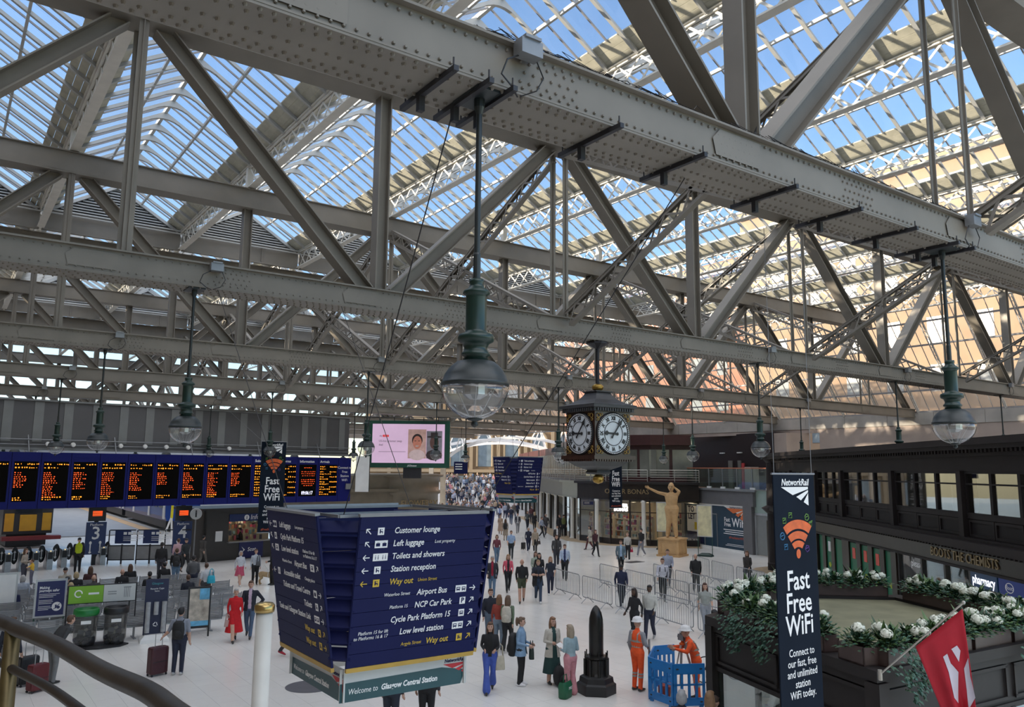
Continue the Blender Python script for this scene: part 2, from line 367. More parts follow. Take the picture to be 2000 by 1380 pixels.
def bay(xc, ya, yb, si):
    t = put('ceiling', None, None, (xc, ya, 0)); L = yb-ya
    struct(t, 'glazed ridge roof bay with grey ribs over the concourse')
    nr = int(L/RS); hw = SX/2
    if not any(seen((xc, ya+L*q/10, 16.4), 500) for q in range(11)) and si: 
        bpy.data.objects.remove(t); return
    stuff = MB(); gl = MB(); bars = MB(); ribs = MB()
    for i in range(nr+1):
        y = RS*i; p = (xc, ya+y, 16.6)
        if si == 0 and any(seen((xc+q, ya+y, 16.3), 20) for q in (-2, 0, 2)): put('rib', RIBM, t, (0, y, 0))
        else:
            for s in (-1, 1): ribs.bar((0, y, ZR-.1), (s*(hw-.1), y, roofz(hw-.1)-.1), .05, .16)
        if i == nr: break
        for s in (-1, 1):
            bars.bar((0, y+RS/2, ZR+.0), (s*2.05, y+RS/2, roofz(2.05)+.0), .035, .05)
            for h in (0, 1):
                for q, (d0, d1) in enumerate(((.06, PD), (PD, 2.05))):
                    c = (xc+s*(d0+d1)/2, ya+y+RS*(.25+.5*h), roofz((d0+d1)/2))
                    if si == 0 and seen(c, -5): put('pane', PM[s][q], t, (0, y+h*RS/2, 0))
                    else:
                        z0, z1 = roofz(d0)+.02, roofz(d1)+.02; yy = y+h*RS/2
                        gl.add([(s*d0, yy, z0), (s*d0, yy+RS/2, z0), (s*d1, yy+RS/2, z1), (s*d1, yy, z1)], [(0, 1, 2, 3)])
    if ribs.v: ribs.build('ribs', RIB, t, kind='stuff')
    if gl.v: gl.build('panes', GLASS, t, kind='stuff')
    bars.build('glazing_bars', BAR, t, kind='stuff')
    rb = MB(); rb.bx(-.05, .05, 0, L, ZR-.06, ZR+.06); rb.build('ridge_beam', RIB, t)
    for s in (-1, 1):
        pu = MB(); pu.bx(s*PD-.035, s*PD+.035, 0, L, roofz(PD)-.10, roofz(PD)-.005); pu.build('purlin', RIB, t)
        step = RS*4 if si == 0 else L
        y = 0
        while y < L-.2:
            y1 = min(L, y+step)
            for q in range(3):
                d0 = 2.04+q*.20; d1 = d0+.19
                pl = MB(); z0, z1 = roofz(d0), roofz(d1)
                pl.prism([(s*d0, y+.01, z0), (s*d1, y+.01, z1), (s*d1, y1-.005, z1), (s*d0, y1-.005, z0)], (0, 0, 0), (0, 0, .035))
                pl.build('plank', TIMBER, t)
            y = y1
        gt = MB(); gt.bx(s*2.62-.05, s*2.62+.05, 0, L, LZ1+.02, LZ1+.12); gt.build('gutter', CREAM, t)
    # louvred gable at the far end with its tie beam
    yg = L-.1
    if si < 2:
        for s in (-1, 1):
            fr = MB(); fr.bar((0, yg, ZR-.12), (s*2.5, yg, roofz(2.5)-.12), .12, .14, (0, 1, 0)); fr.build('gable_frame', RIB, t)
        z = LZ1+.08; 
        while z < ZR-.3:
            hwz = (ZR-.2-z)/SL
            c = MB(); c.box((0, yg+.02, z), (2*hwz, .13, .012), Matrix.Rotation(.75, 3, 'X')); c.build('slat', RIB, t); z += .115
        bk = MB(); bk.add([(-2.5, yg+.14, LZ1), (2.5, yg+.14, LZ1), (0, yg+.14, ZR-.1)], [(0, 1, 2)]); bk.build('louvre_backing', mat('louvre_dark', (.10, .10, .11), .8, 0, .1, 4), t)
        fb = MB(); fb.bx(-2.6, 2.6, yg-.05, yg+.12, LZ0-.05, LZ1-.02); fb.bx(-2.6, 2.6, yg-.14, yg-.05, LZ0-.08, LZ0-.02); fb.bx(.85, .9, yg-.12, yg-.05, LZ0, LZ1-.05); fb.build('tie_beam', STEEL, t)
        pp = MB(); pp.tube([(-2.65, yg-.25, LZ1-.02), (2.65, yg-.25, LZ1-.02)], .035, 6); pp.tube([(-2.65, yg-.25, LZ1-.14), (2.65, yg-.25, LZ1-.14)], .03, 6); pp.build('pipe', RIB, t)
for si, (ya, yb) in enumerate(SECT):
    for v in range(len(XV)-1): bay(XV[v]+SX/2, ya, yb, si)
# --- steep side glazing beyond the last valley
sg = put('ceiling', None, None, (0, 0, 0)); struct(sg, 'steep lean-to side glazing above the outer wall')
A0 = Vector((45.2, 0, 15.65)); B0 = Vector((XEND+.1, 0, 9.45)); Y0s, Y1s = 3.0, 78.0
RGL = glass('side_glass', (.84, .81, .77), .14, .05, (.85, .8, .72))
for q in range(6):
    a = A0.lerp(B0, q/5); c = MB(); c.bx(a.x-.05, a.x+.05, Y0s, Y1s, a.z-.12, a.z-.02); c.build('purlin', BAR, sg)
n = int((Y1s-Y0s)/.62); gl = MB(); bars = MB(); pm = {}
for q in range(5):
    a = A0.lerp(B0, q/5); b = A0.lerp(B0, (q+1)/5); mb = MB(); mb.add([(a.x, .02, a.z), (b.x, .02, b.z), (b.x, .60, b.z), (a.x, .60, a.z)], [(0, 1, 2, 3)]); pm[q] = mb.mesh('pane', RGL)
for i in range(n):
    y = Y0s+.62*i; bars.bar((A0.x, y, A0.z), (B0.x, y, B0.z), .03, .05)
    for q in range(5):
        c = A0.lerp(B0, (q+.5)/5)
        if seen((c.x, y, c.z), 0) and y < 44 and PX((c.x, y, c.z))[0] > 1330: put('pane', pm[q], sg, (0, y, 0))
        else:
            a = A0.lerp(B0, q/5); b = A0.lerp(B0, (q+1)/5); gl.add([(a.x, y, a.z), (b.x, y, b.z), (b.x, y+.62, b.z), (a.x, y+.62, a.z)], [(0, 1, 2, 3)])
gl.build('panes', RGL, sg, kind='stuff'); bars.build('glazing_bars', BAR, sg, kind='stuff')
for i in range(28):                                        # strutted rafters under the side glazing
    y = Y0s+2.55*i
    if not any(seen(A0.lerp(B0, u)+Vector((0, y, 0))) for u in (0, .3, .6, 1)): continue
    c = MB(); o = Vector((-.30, 0, -.25))
    c.bar(A0+Vector((0, y, -.12)), B0+Vector((0, y, -.12)), .07, .10); c.bar(A0+o+Vector((0, y, -.1)), B0+o*.4+Vector((0, y, -.1)), .05, .06)
    for q in range(14):
        p = A0.lerp(B0, q/14); r_ = A0.lerp(B0, (q+.5)/14); s_ = A0.lerp(B0, (q+1)/14); k_ = 1-.6*q/14
        c.bar(p+Vector((0, y, -.12)), r_+o*k_+Vector((0, y, -.1)), .02, .03); c.bar(r_+o*k_+Vector((0, y, -.1)), s_+Vector((0, y, -.12)), .02, .03)
    c.build('rafter', RIB, sg)
# ================================================================== ground and shell
FLOOR = mat('white_terrazzo', (.74, .73, .70), .22, 0, .05, .6, spec=.5)
GROUT = mat('grout', (.55, .54, .52), .6, 0, .05, 5)
fl = MB(); fl.bx(-8, 140, -6, 190, -.3, -.012); flo = fl.build('floor', GROUT); struct(flo, 'white terrazzo tiled concourse floor')
TS = .6; tl = MB(); tl.bx(.002, TS-.002, .002, TS-.002, -.012, 0); TM = tl.mesh('tile', FLOOR)
cand = []
for i in range(-6, 110):
    for j in range(8, 120):
        c = (TS*(i+.5), TS*(j+.5), 0); x, y, d = PX(c)
        if d > 0 and -80 < x < 2080 and 880 < y < 1450: cand.append((d, i, j))
cand.sort(); nearset = set((i, j) for d, i, j in cand[:300])
for i, j in nearset: put('tile', TM, flo, (TS*i, TS*j, 0))
rest = MB(); big = MB()
for d, i, j in cand[300:]:
    if d < 62: rest.bx(TS*i+.002, TS*(i+1)-.002, TS*j+.002, TS*(j+1)-.002, -.012, 0)
rest.build('tiles', FLOOR, flo, kind='stuff')
big.bx(-8, 140, 72, 190, -.012, -.001); big.bx(-8, -3.6, -6, 72, -.012, -.001); big.bx(66, 140, -6, 72, -.012, -.001); big.bx(-3.6, 66, -6, 4.8, -.012, -.001)
far_in = [c for c in cand if c[0] >= 62]
for d, i, j in far_in: big.bx(TS*i, TS*(i+1), TS*j, TS*(j+1), -.012, -.001)
big.build('far_paving', FLOOR, flo, kind='stuff')
# outer wall behind the boots building and the side glazing
PINK = mat('pink_render_wall', (.42, .34, .29), .8, 0, .1, .8); CONC = mat('weathered_concrete', (.40, .37, .33), .85, 0, .2, .7)
wr = MB(); wr.bx(XEND, XEND+.4, -2, 33, 0, 8.55); wr.bx(XEND, XEND+.4, 33, 55, 8.3, 8.55); o = wr.build('wall_right', PINK); struct(o, 'pink rendered outer wall under the side glazing')
wc = MB()
for i in range(19): wc.bx(XEND-.06, XEND+.42, -2+3*i+.01, 1+3*i-.01, 8.56, 9.32)
wc.build('coping_panels', CONC, o, kind='stuff')
# unseen hotel block outside, heights stepped to shade near roof bays and far crowd
STONE = mat('sandstone', (.27, .185, .115), .85, 0, .15, .5); RED = mat('red_sandstone', (.30, .125, .075), .85, 0, .15, .5)
hb = MB(); hb.bx(-16, -8.3, -30, 46, 0, 20.7); hb.bx(-16, -8.3, 46, 66, 0, 16.7); hb.bx(-16, -8.3, 66, 190, 0, 25); o = hb.build('wall_left', STONE); struct(o, 'tall unseen stone hotel block shading the roof from beyond its left edge')
# ================================================================== pendant lamps, clock, hanging signs
GLOBE = glass('globe_glass', (.93, .94, .95), .07, .09, (.8, .8, .8), .02)
LTOP = mat('lamp_hood', (.018, .025, .026), .4, 0, .12, 5)
def lamp_meshes():
    D = {}
    m = MB(); m.lathe([(.05, 2.70), (.05, 2.62), (.028, 2.55), (.028, 1.22), (.034, 1.2), (.034, .98), (.05, .96), (.05, .93)], 12); m.bx(-.16, .16, -.22, .22, 2.70, 2.73); D['rod'] = m.mesh('rod', LTOP)
    m = MB(); m.lathe([(.0, .98), (.065, .97), (.07, .94), (.06, .92), (.075, .89), (.12, .86), (.125, .84), (.10, .82), (.095, .80), (.095, .50), (.10, .48), (.155, .46), (.165, .435), (.16, .40), (.12, .38), (.105, .34), (.11, .31), (.13, .29), (.13, .275), (.105, .26), (.12, .22)], 20); D['stem'] = m.mesh('stem', GREEN, True)
    m = MB(); m.lathe([(.11, .23), (.17, .215), (.235, .16), (.275, .10), (.295, .035), (.305, .03), (.305, .0), (.28, .0)], 24); D['hood'] = m.mesh('hood', LTOP, True)
    m = MB(); m.lathe([(.302*math.cos(a), -.0+.30*math.sin(a)-.0) for a in [-.02-PI/2*i/9*.96 for i in range(10)]], 28); D['globe'] = m.mesh('globe', GLOBE, True)
    m = MB(); m.lathe([(.08, -.285), (.06, -.305), (.02, -.315), (.032, -.33), (.032, -.35), (.0, -.37)], 12); D['finial'] = m.mesh('finial', LTOP, True)
    m = MB()
    for i in range(6): a = PI*i/3; m.tube([(.2*math.cos(a), .2*math.sin(a), -.02), (.05*math.cos(a), .05*math.sin(a), -.28)], .002, 4)
    m.lathe([(.0, .02), (.11, .0), (.11, -.08), (.05, -.12), (0, -.12)], 10); D['bulb_cage'] = m.mesh('bulb_cage', mat('cage_silver', (.55, .56, .56), .3, .6, .05, 9))
    return D
LD = lamp_meshes()
LX = [3.85, 12.48, 21.3, 29.6, 38.3]; nl = 0
for k in range(7):
    for i, x in enumerate(LX):
        z = 6.33; y = YT[k]-.1
        if not seen((x, y, z), 30) or (k == 1 and i == 1): continue
        if k > 4 and i > 3: continue
        t = thing('pendant_lamp', 'green pendant globe lamp, %s from the left, under the %s truss' % (ORD[i] if i else 'first', ORD[k]), 'lamp', (x, y, z), group='pendant globe lamps under the trusses')
        for q in LD: 
            o = put(q, LD[q], t)
        if k < 5:                                          # junction box clipped on the chord above the lamp, cable down to it
            j = thing('junction_box', 'grey cable box on the %s truss above the %s pendant lamp' % (ORD[k], ORD[i] if i else 'first'), 'box', (x+.3, y-.36, ZB1-.13), group='grey boxes on the trusses')
            put('casing', JBX, j)
            cb = MB(); cb.tube([(-.1, .02, .0), (-.25, -.02, -.1), (-.3, -.0, -.25), (-.18, 0, -.34), (-.05, .1, -.36)], .009, 5); cb.tube([(.12, .02, 0), (.18, 0, -.15), (.1, 0, -.3), (-.02, .1, -.35)], .007, 5); cb.build('cable', BLACK, j)
# ---- station clock
CB = mat('clock_mahogany', (.035, .012, .008), .3, 0, .2, 6); GOLD = mat('gilt', (.42, .26, .06), .3, .8, .1, 8); CW = mat('clock_dial', (.62, .66, .70), .4, 0, .03, 3)
t = thing('station_clock', 'four-faced mahogany station clock hanging from the second truss', 'clock', (14.35, 16.1, 5.75), math.radians(-2))
c = 0.60
m = MB(); m.bx(-c, c, -c, c, .22, 1.36); m.build('case', CB, t)
m = MB(); m.bx(-c-.14, c+.14, -c-.14, c+.14, 1.46, 1.54); m.bx(-c-.08, c+.08, -c-.08, c+.08, 1.36, 1.46)
for s in range(4):
    R = Matrix.Rotation(s*PI/2, 3, 'Z')
    for i in range(15): m.box(R@Vector((-c+.02+i*(2*c-.04)/14, -c-.10, 1.41)), (.045, .045, .07), R)
m.lathe([(1.06, 1.54), (.78, 1.60), (.55, 1.70), (.40, 1.82), (.34, 1.90), (.40, 1.91), (.40, 1.94), (.15, 1.96)], 4, a0=PI/4); m.build('roof_cap', mat('clock_roof', (.045, .045, .048), .5, 0, .1, 5), t)
m = MB(); m.bx(-c-.1, c+.1, -c-.1, c+.1, .12, .22)
for s in range(4):
    R = Matrix.Rotation(s*PI/2, 3, 'Z')
    for i in range(15): m.box(R@Vector((-c+.02+i*(2*c-.04)/14, -c-.07, .095)), (.05, .05, .05), R)
m.build('base_cornice', CB, t)
m = MB(); m.lathe([(.05, -.28), (.30, -.26), (.34, -.22), (.30, -.16), (.62, -.05), (.86, .10), (.86, .12)], 4, a0=PI/4); m.build('soffit', mat('clock_soffit', (.06, .06, .06), .5, 0, .1, 4), t)
m = MB(); m.lathe([(0, -.52), (.12, -.48), (.16, -.40), (.13, -.32), (.08, -.28)], 14); m.build('pendant_ball', GOLD, t, True)
m = MB(); m.lathe([(.08, 1.95), (.15, 2.0), (.16, 2.08), (.11, 2.13), (.07, 2.14)], 14); m.build('gilt_collar', GOLD, t, True)
m = MB(); m.lathe([(.055, 2.1), (.055, 3.10), (.3, 3.23), (.3, 3.27)], 10); m.build('suspension_rod', DARK, t)
RN = ['XII', 'I', 'II', 'III', 'IIII', 'V', 'VI', 'VII', 'VIII', 'IX', 'X', 'XI']
for s in range(4):
    R = Matrix.Rotation(s*PI/2, 4, 'Z')
    F4 = R @ frame((0, -c-.03, .79), (1, 0, 0), (0, 0, 1)); rd = .53
    d = MB(); d.lathe([(0, 0), (rd-.05, 0), (rd-.05, .012), (rd+.0, .02), (rd+.03, .0), (rd+.03, -.04), (0, -.04)], 40); d.m = [0 if f[0] < 40*1 else 1 for f in d.f]
    dial = put('dial', d.mesh('dial', [CW, BLACK]), t); dial.matrix_local = F4
    if s in (0, 3):
        q = MB()
        for i in range(60): a = 2*PI*i/60; q.box(((rd-.02)*math.sin(a), (rd-.02)*math.cos(a), .022), (.028, .028, .004))
        o = put('minute_dots', q.mesh('minute_dots', TXW), t, kind='stuff'); o.matrix_local = F4
        q = MB(); q.tube([(.309*math.cos(2*PI*j/36), .309*math.sin(2*PI*j/36), .008) for j in range(37)], .009, 5, False)
        o = put('chapter_ring', q.mesh('chapter_ring', BLACK), t); o.matrix_local = F4
        for i, n in enumerate(RN):
            a = 2*PI*i/12
            text(n, .135, BLACK, t, F4 @ Matrix.Translation((.395*math.sin(a), .395*math.cos(a), .008)) @ Matrix.Rotation(-a, 4, 'Z'), 'CENTER', 'numeral', .002, 0, .85, bold=.006)
        def hand(L, wd, ang, nm, zz):
            h = MB(); h.prism([(-wd/2, -.12, 0), (wd/2, -.12, 0), (wd*.5, L*.55, 0), (wd*1.4, L*.72, 0), (0, L, 0), (-wd*1.4, L*.72, 0), (-wd*.5, L*.55, 0)], (0, 0, zz), (0, 0, zz+.012)); h.ell((0, -.12, zz+.006), (wd, wd, .008), 8, 5)
            o = put(nm, h.mesh(nm, BLACK), t); o.matrix_local = F4 @ Matrix.Rotation(-ang, 4, 'Z')
        hand(.33, .045, math.radians(273), 'hour_hand', .018); hand(.47, .035, math.radians(37), 'minute_hand', .034)
        rg = MB()
        for sx in (-1, 1):
            for sy in (-1, 1):
                for (dx, dy, rr) in ((.50, .46, .055), (.40, .485, .035), (.515, .36, .035)):
                    n = 14; ring = [(sx*dx+rr*math.cos(2*PI*j/n), sy*dy+rr*math.sin(2*PI*j/n), .0) for j in range(n)]
                    rg.tube(ring+[ring[0]], .009, 5, False)
        o = put('gilt_rings', rg.mesh('gilt_rings', GOLD), t, kind='stuff'); o.matrix_local = F4
# ---- hanging direction signs (four slatted faces, open corners, welcome boards below)
TEAL = mat('sign_teal', (.012, .065, .078), .4, 0, .15, 1); PALE = mat('sign_pale', (.55, .56, .55), .5, 0, .05, 2); RRED = mat('rail_red', (.50, .02, .03), .5, 0, 0); OCH = mat('sign_ochre', (.45, .28, .05), .5, 0, .1, 3)
def arrow(M, x, y, ang, s, m, par):
    a = MB(); R = Matrix.Rotation(ang, 4, 'Z')
    a.bar((-.5*s, 0, 0), (.42*s, 0, 0), .13*s, .002); a.bar((.12*s, .38*s, 0), (.5*s, 0, 0), .13*s, .002); a.bar((.12*s, -.38*s, 0), (.5*s, 0, 0), .13*s, .002)
    o = put('arrow', a.mesh('arrow', m), par); o.matrix_local = M @ Matrix.Translation((x, y, .004)) @ R
def icon(M, x, y, wd, h, m, par, style=0):
    a = MB(); a.bx(-wd/2, wd/2, -h/2, h/2, 0, .003)
    k = max(1, round(wd/h)); 
    for i in range(k):
        cx = -wd/2+(i+.5)*wd/k
        if style == 1:                                     # standing figures
            for q in (-.2, .2): a.bx(cx+q*h-.03*h, cx+q*h+.06*h, -.3*h, .12*h, .003, .005, 1); a.ell((cx+q*h+.015*h, .24*h, .004), (.06*h, .06*h, .001), 8, 4, 1)
        elif style == 2:                                   # bus, train or car outline
            a.bx(cx-.3*h, cx+.3*h, -.2*h, .25*h, .003, .005, 1); a.bx(cx-.2*h, cx+.2*h, .0, .15*h, .005, .006, 0)
            for q in (-.18, .18): a.ell((cx+q*h, -.28*h, .004), (.07*h, .07*h, .001), 8, 4, 1)
        elif style == 3:                                   # suitcase
            a.bx(cx-.3*h, cx+.3*h, -.28*h, .15*h, .003, .005, 1); a.bx(cx-.12*h, cx-.06*h, .15*h, .3*h, .003, .005, 1); a.bx(cx+.06*h, cx+.12*h, .15*h, .3*h, .003, .005, 1)
        elif style == 4:                                   # seated figure / door
            a.bx(cx-.22*h, cx-.06*h, -.28*h, .3*h, .003, .005, 1); a.bx(cx-.06*h, cx+.25*h, -.12*h, .02*h, .003, .005, 1); a.bx(cx+.15*h, cx+.25*h, -.3*h, -.1*h, .003, .005, 1); a.ell((cx+.12*h, .22*h, .004), (.07*h, .07*h, .001), 8, 4, 1)
    o = put('pictogram', a.mesh('pictogram', [m, NAVY]), par); o.matrix_local = M @ Matrix.Translation((x, y, .003))
    return o
def logo_fan(M, x, y, s, par, m):
    a = MB()
    a.add([(0, 0, 0), (1*s, 0, 0), (1*s, -.05*s, 0), (.42*s, -.18*s, 0)], [(0, 3, 2, 1)])
    a.add([(.55*s, -.22*s, 0), (1*s, -.07*s, 0), (1*s, -.12*s, 0), (.72*s, -.30*s, 0)], [(0, 3, 2, 1)])
    a.add([(.82*s, -.34*s, 0), (1*s, -.14*s, 0), (1*s, -.42*s, 0), (.95*s, -.40*s, 0)], [(0, 3, 2, 1)])
    o = put('emblem', a.mesh('emblem', m), par); o.matrix_local = M @ Matrix.Translation((x, y, .004)); return o
RF = [('', 'Customer lounge', '', 'NW', 4, 1, 'W'), ('', 'Left luggage', 'Lost property', 'NW', 3, 2, 'W'), ('', 'Toilets and showers', '', 'L', 1, 2.3, 'W'), ('', 'Station reception', '', 'L', 4, 1, 'W'), ('', 'Way out', 'Union Street', 'L', 4, 1, 'Y'),
      ('Waterloo Street', 'Airport Bus', '', 'R', 2, 1.9, 'W'), ('Platform 15', 'NCP Car Park', '', 'NE', 5, 1, 'W'), ('', 'Cycle Park Platform 15', '', 'NE', 2, 1, 'W'), ('Platform 15 for lift\nto Platforms 16 & 17', 'Low level station', '', 'NE', 2, 1.9, 'W'), ('Argyle Street', 'Way out', '', 'NE', 4, 1, 'Y')]
LF = [('', 'Left luggage', 'Lost property', 'L', 3, 1.6, 'W'), ('', 'Cycle Park Platform 15', '', 'NW', 2, 1, 'W'), ('', 'Low level station', 'Platform 15 for lift\nto Platforms 16 & 17', 'NW', 2, 1.5, 'W'), ('Waterloo Street', 'Airport Bus', '', 'NE', 2, 1.5, 'W'), ('', 'Accessible toilet', 'Changing places', 'L', 1, 1, 'W'),
      ('', 'Tickets and Travel Centre', '', 'R', 3, 1.2, 'W'), ('', 'Tickets', '', 'NE', 4, 1, 'W'), ('', 'Taxis and Glasgow Station Link', '', 'R', 2, 1.9, 'W'), ('', 'Way out', '', 'NE', 4, 1, 'Y'), ('', 'Way out', '', 'R', 4, 1, 'Y')]
ANG = {'NW': 3*PI/4, 'L': PI, 'R': 0, 'NE': PI/4}
def text_w(b): return .1015*sum(.27 if c in 'iljI1 ' else .38 if c in 'ftr' else .86 if c in 'mwMW' else .68 if c.isupper() else .55 for c in b)
def hang_sign(name_label, loc, rz, rods, faces):
    t = thing('direction_sign', name_label, 'sign', loc, rz)
    H, Wt = 2.0, 1.0                                       # height and half width of each outward leaning face
    for s in range(4):
        R = Matrix.Rotation(s*PI/2, 4, 'Z')
        top = Vector((0, -1.46, 0)); bot = Vector((0, -1.15, -H)); up = (top-bot).normalized(); M = R @ frame((top+bot)/2, (1, 0, 0), up)
        n = 11; hf = (top-bot).length; hl = hf/n
        for i in range(n):
            y = hl*(n/2-.5-i)
            a = MB(); a.bx(-Wt, Wt, y-hl/2+.003, y+hl/2-.003, -.03, 0); q = put('sign_slat', a.mesh('sign_slat', NAVY), t); q.matrix_local = M
        a = MB(); a.bx(-Wt-.02, Wt+.02, hf/2, hf/2+.035, -.06, .012); q = put('sign_trim', a.mesh('sign_trim', GREY), t); q.matrix_local = M; a = MB(); a.bx(-Wt, Wt, -hf/2-.06, -hf/2, -.04, .006); q = put('ochre_strip', a.mesh('ochre_strip', OCH), t); q.matrix_local = M
        rows = faces.get(s)
        if rows:
            for i, (pre, main, post, ar, ic, iw, cm) in enumerate(rows):
                y = hf/2-.2-.176*i; m = TXW if cm == 'W' else TXY
                if ar in ('NW', 'L'):
                    x = -.87; arrow(M, x, y, ANG[ar], .095, m, t); icon(M, x+.16+.02*iw, y, .095*iw, .10, m, t, ic)
                    text(main, .118, m, t, M @ Matrix.Translation((-.49, y, .003)), 'LEFT', sh=.15, sx=.86, bold=.0015)
                    if post: text(post, .066, m, t, M @ Matrix.Translation((-.49+text_w(main)+.06, y, .003)), 'LEFT', sh=.15, sx=.9)
                else:
                    x = .87; arrow(M, x, y, ANG[ar], .095, m, t); icon(M, x-.10-.05*iw, y, .095*iw, .10, m, t, ic); (text('P', .10, NAVY, t, M @ Matrix.Translation((x-.15, y, .0075)), 'CENTER', bold=.003) if ic == 5 else None)
                    xe = .64-.105*iw; text(main, .118, m, t, M @ Matrix.Translation((xe, y, .003)), 'RIGHT', sh=.15, sx=.86, bold=.0015)
                    if pre: text(pre, .066, m, t, M @ Matrix.Translation((xe-text_w(main)-.06, y, .003)), 'RIGHT', sh=.15, sx=.9)
        M2 = R @ frame((0, -.96, -H-.265), (1, 0, 0), (0, 0, 1)); ww = 1.0
        a = MB(); a.bx(-ww, ww, -.215, .215, -.02, 0); q = put('welcome_board', a.mesh('welcome_board', PALE), t); q.matrix_local = M2
        a = MB(); a.add([(-ww, -.215, .002), (ww-.10, -.215, .002), (ww-.03, -.05, .002), (ww-.04, -.02, .002), (ww-.42, .05, .002), (-ww, .03, .002)], [(0, 1, 2, 3, 4, 5)]); q = put('teal_field', a.mesh('teal_field', TEAL), t); q.matrix_local = M2
        if rows:
            text('Welcome to', .105, TXW, t, M2 @ Matrix.Translation((-ww+.12, -.09, .004)), 'LEFT', sh=.2, sx=.82)
            text('Glasgow Central Station', .105, TXW, t, M2 @ Matrix.Translation((-ww+.61, -.09, .004)), 'LEFT', sh=.2, sx=.86, bold=.003)
            text('NetworkRail', .07, NAVY, t, M2 @ Matrix.Translation((ww-.03, .125, .003)), 'RIGHT', sh=.2, sx=.95, bold=.002); logo_fan(M2, ww-.40, .085, .38, t, RRED)
        Rc = Matrix.Rotation(s*PI/2-PI/4, 4, 'Z'); a = MB(); R3 = Rc.to_3x3()
        for i in range(9): a.box(R3@Vector((0, -1.62+.02*i, -.15-.21*i)), (.62-.04*i, .06, .17), R3 @ Matrix.Rotation(-.6, 3, 'X'))
        for q in (-1, 1): a.bar(R3@Vector((q*.31, -1.72, .02)), R3@Vector((q*.10, -1.50, -H)), .03, .03)
        a.build('corner_louvre', NAVY, t)
    a = MB()
    for q in (-1, 1): a.bar((q*1.2, -1.2, .0), (q*1.2, 1.2, .0), .04, .04); a.bar((-1.2, q*1.2, .0), (1.2, q*1.2, .0), .04, .04)
    a.bar((-1.2, 0, -.03), (1.2, 0, -.03), .03, .03); a.build('top_frame', GREY, t)
    a = MB()
    for q in rods: a.tube([(q[0], q[1], 0), (q[2], q[3], q[4])], .007, 5)
    a.build('suspension_cable', BLACK, t)
    return t
hang_sign('large blue slatted direction sign hanging nearest the balcony', (5.70, 11.44, 4.95), -.008, [(-1.1, 1.1, -1.5, 4.5, 4.1), (1.1, 1.1, 1.1, 4.5, 4.1), (-1.1, -1.1, -1.9, -5.2, 4.1), (1.1, -1.1, 1.3, -5.2, 4.1)], {0: RF, 3: LF})
FR = [('', 'Toilets and showers', '', 'L', 1, 1.6, 'W'), ('', 'Customer lounge', '', 'L', 4, 1, 'W'), ('', 'Platforms 1 to 8', '', 'L', 2, 1, 'W'), ('', 'Left luggage', 'Lost property', 'L', 3, 1.6, 'W'), ('', 'NCP Car Park', '', 'R', 5, 1, 'W'), ('', 'Cycle Park Platform 15', '', 'R', 2, 1, 'W'), ('', 'Station reception', '', 'R', 4, 1, 'W'), ('', 'Platforms 9 to 15', '', 'R', 2, 1, 'W'), ('Platform 15 for lift', 'Low level station', '', 'R', 2, 1.6, 'W'), ('', 'Way out', '', 'R', 4, 1, 'Y')]
FL = [FR[3], FR[2], FR[1], FR[0], ('', 'Way out', '', 'L', 4, 1, 'Y'), FR[8], FR[7], FR[9]]
p = DP(1012, 893, YT[3]/ray(1012, 893).y); up_ = 9.05-p.z
hang_sign('smaller-looking blue direction sign hanging beyond the clock', p, -.02, [(-1.1, 1.1, -.9, .2, up_), (1.1, 1.1, .9, .2, up_), (-1.1, -1.1, -.9, -.2, up_), (1.1, -1.1, .9, -.2, up_)], {0: FR, 3: FL}).scale = (.8, .8, 1)
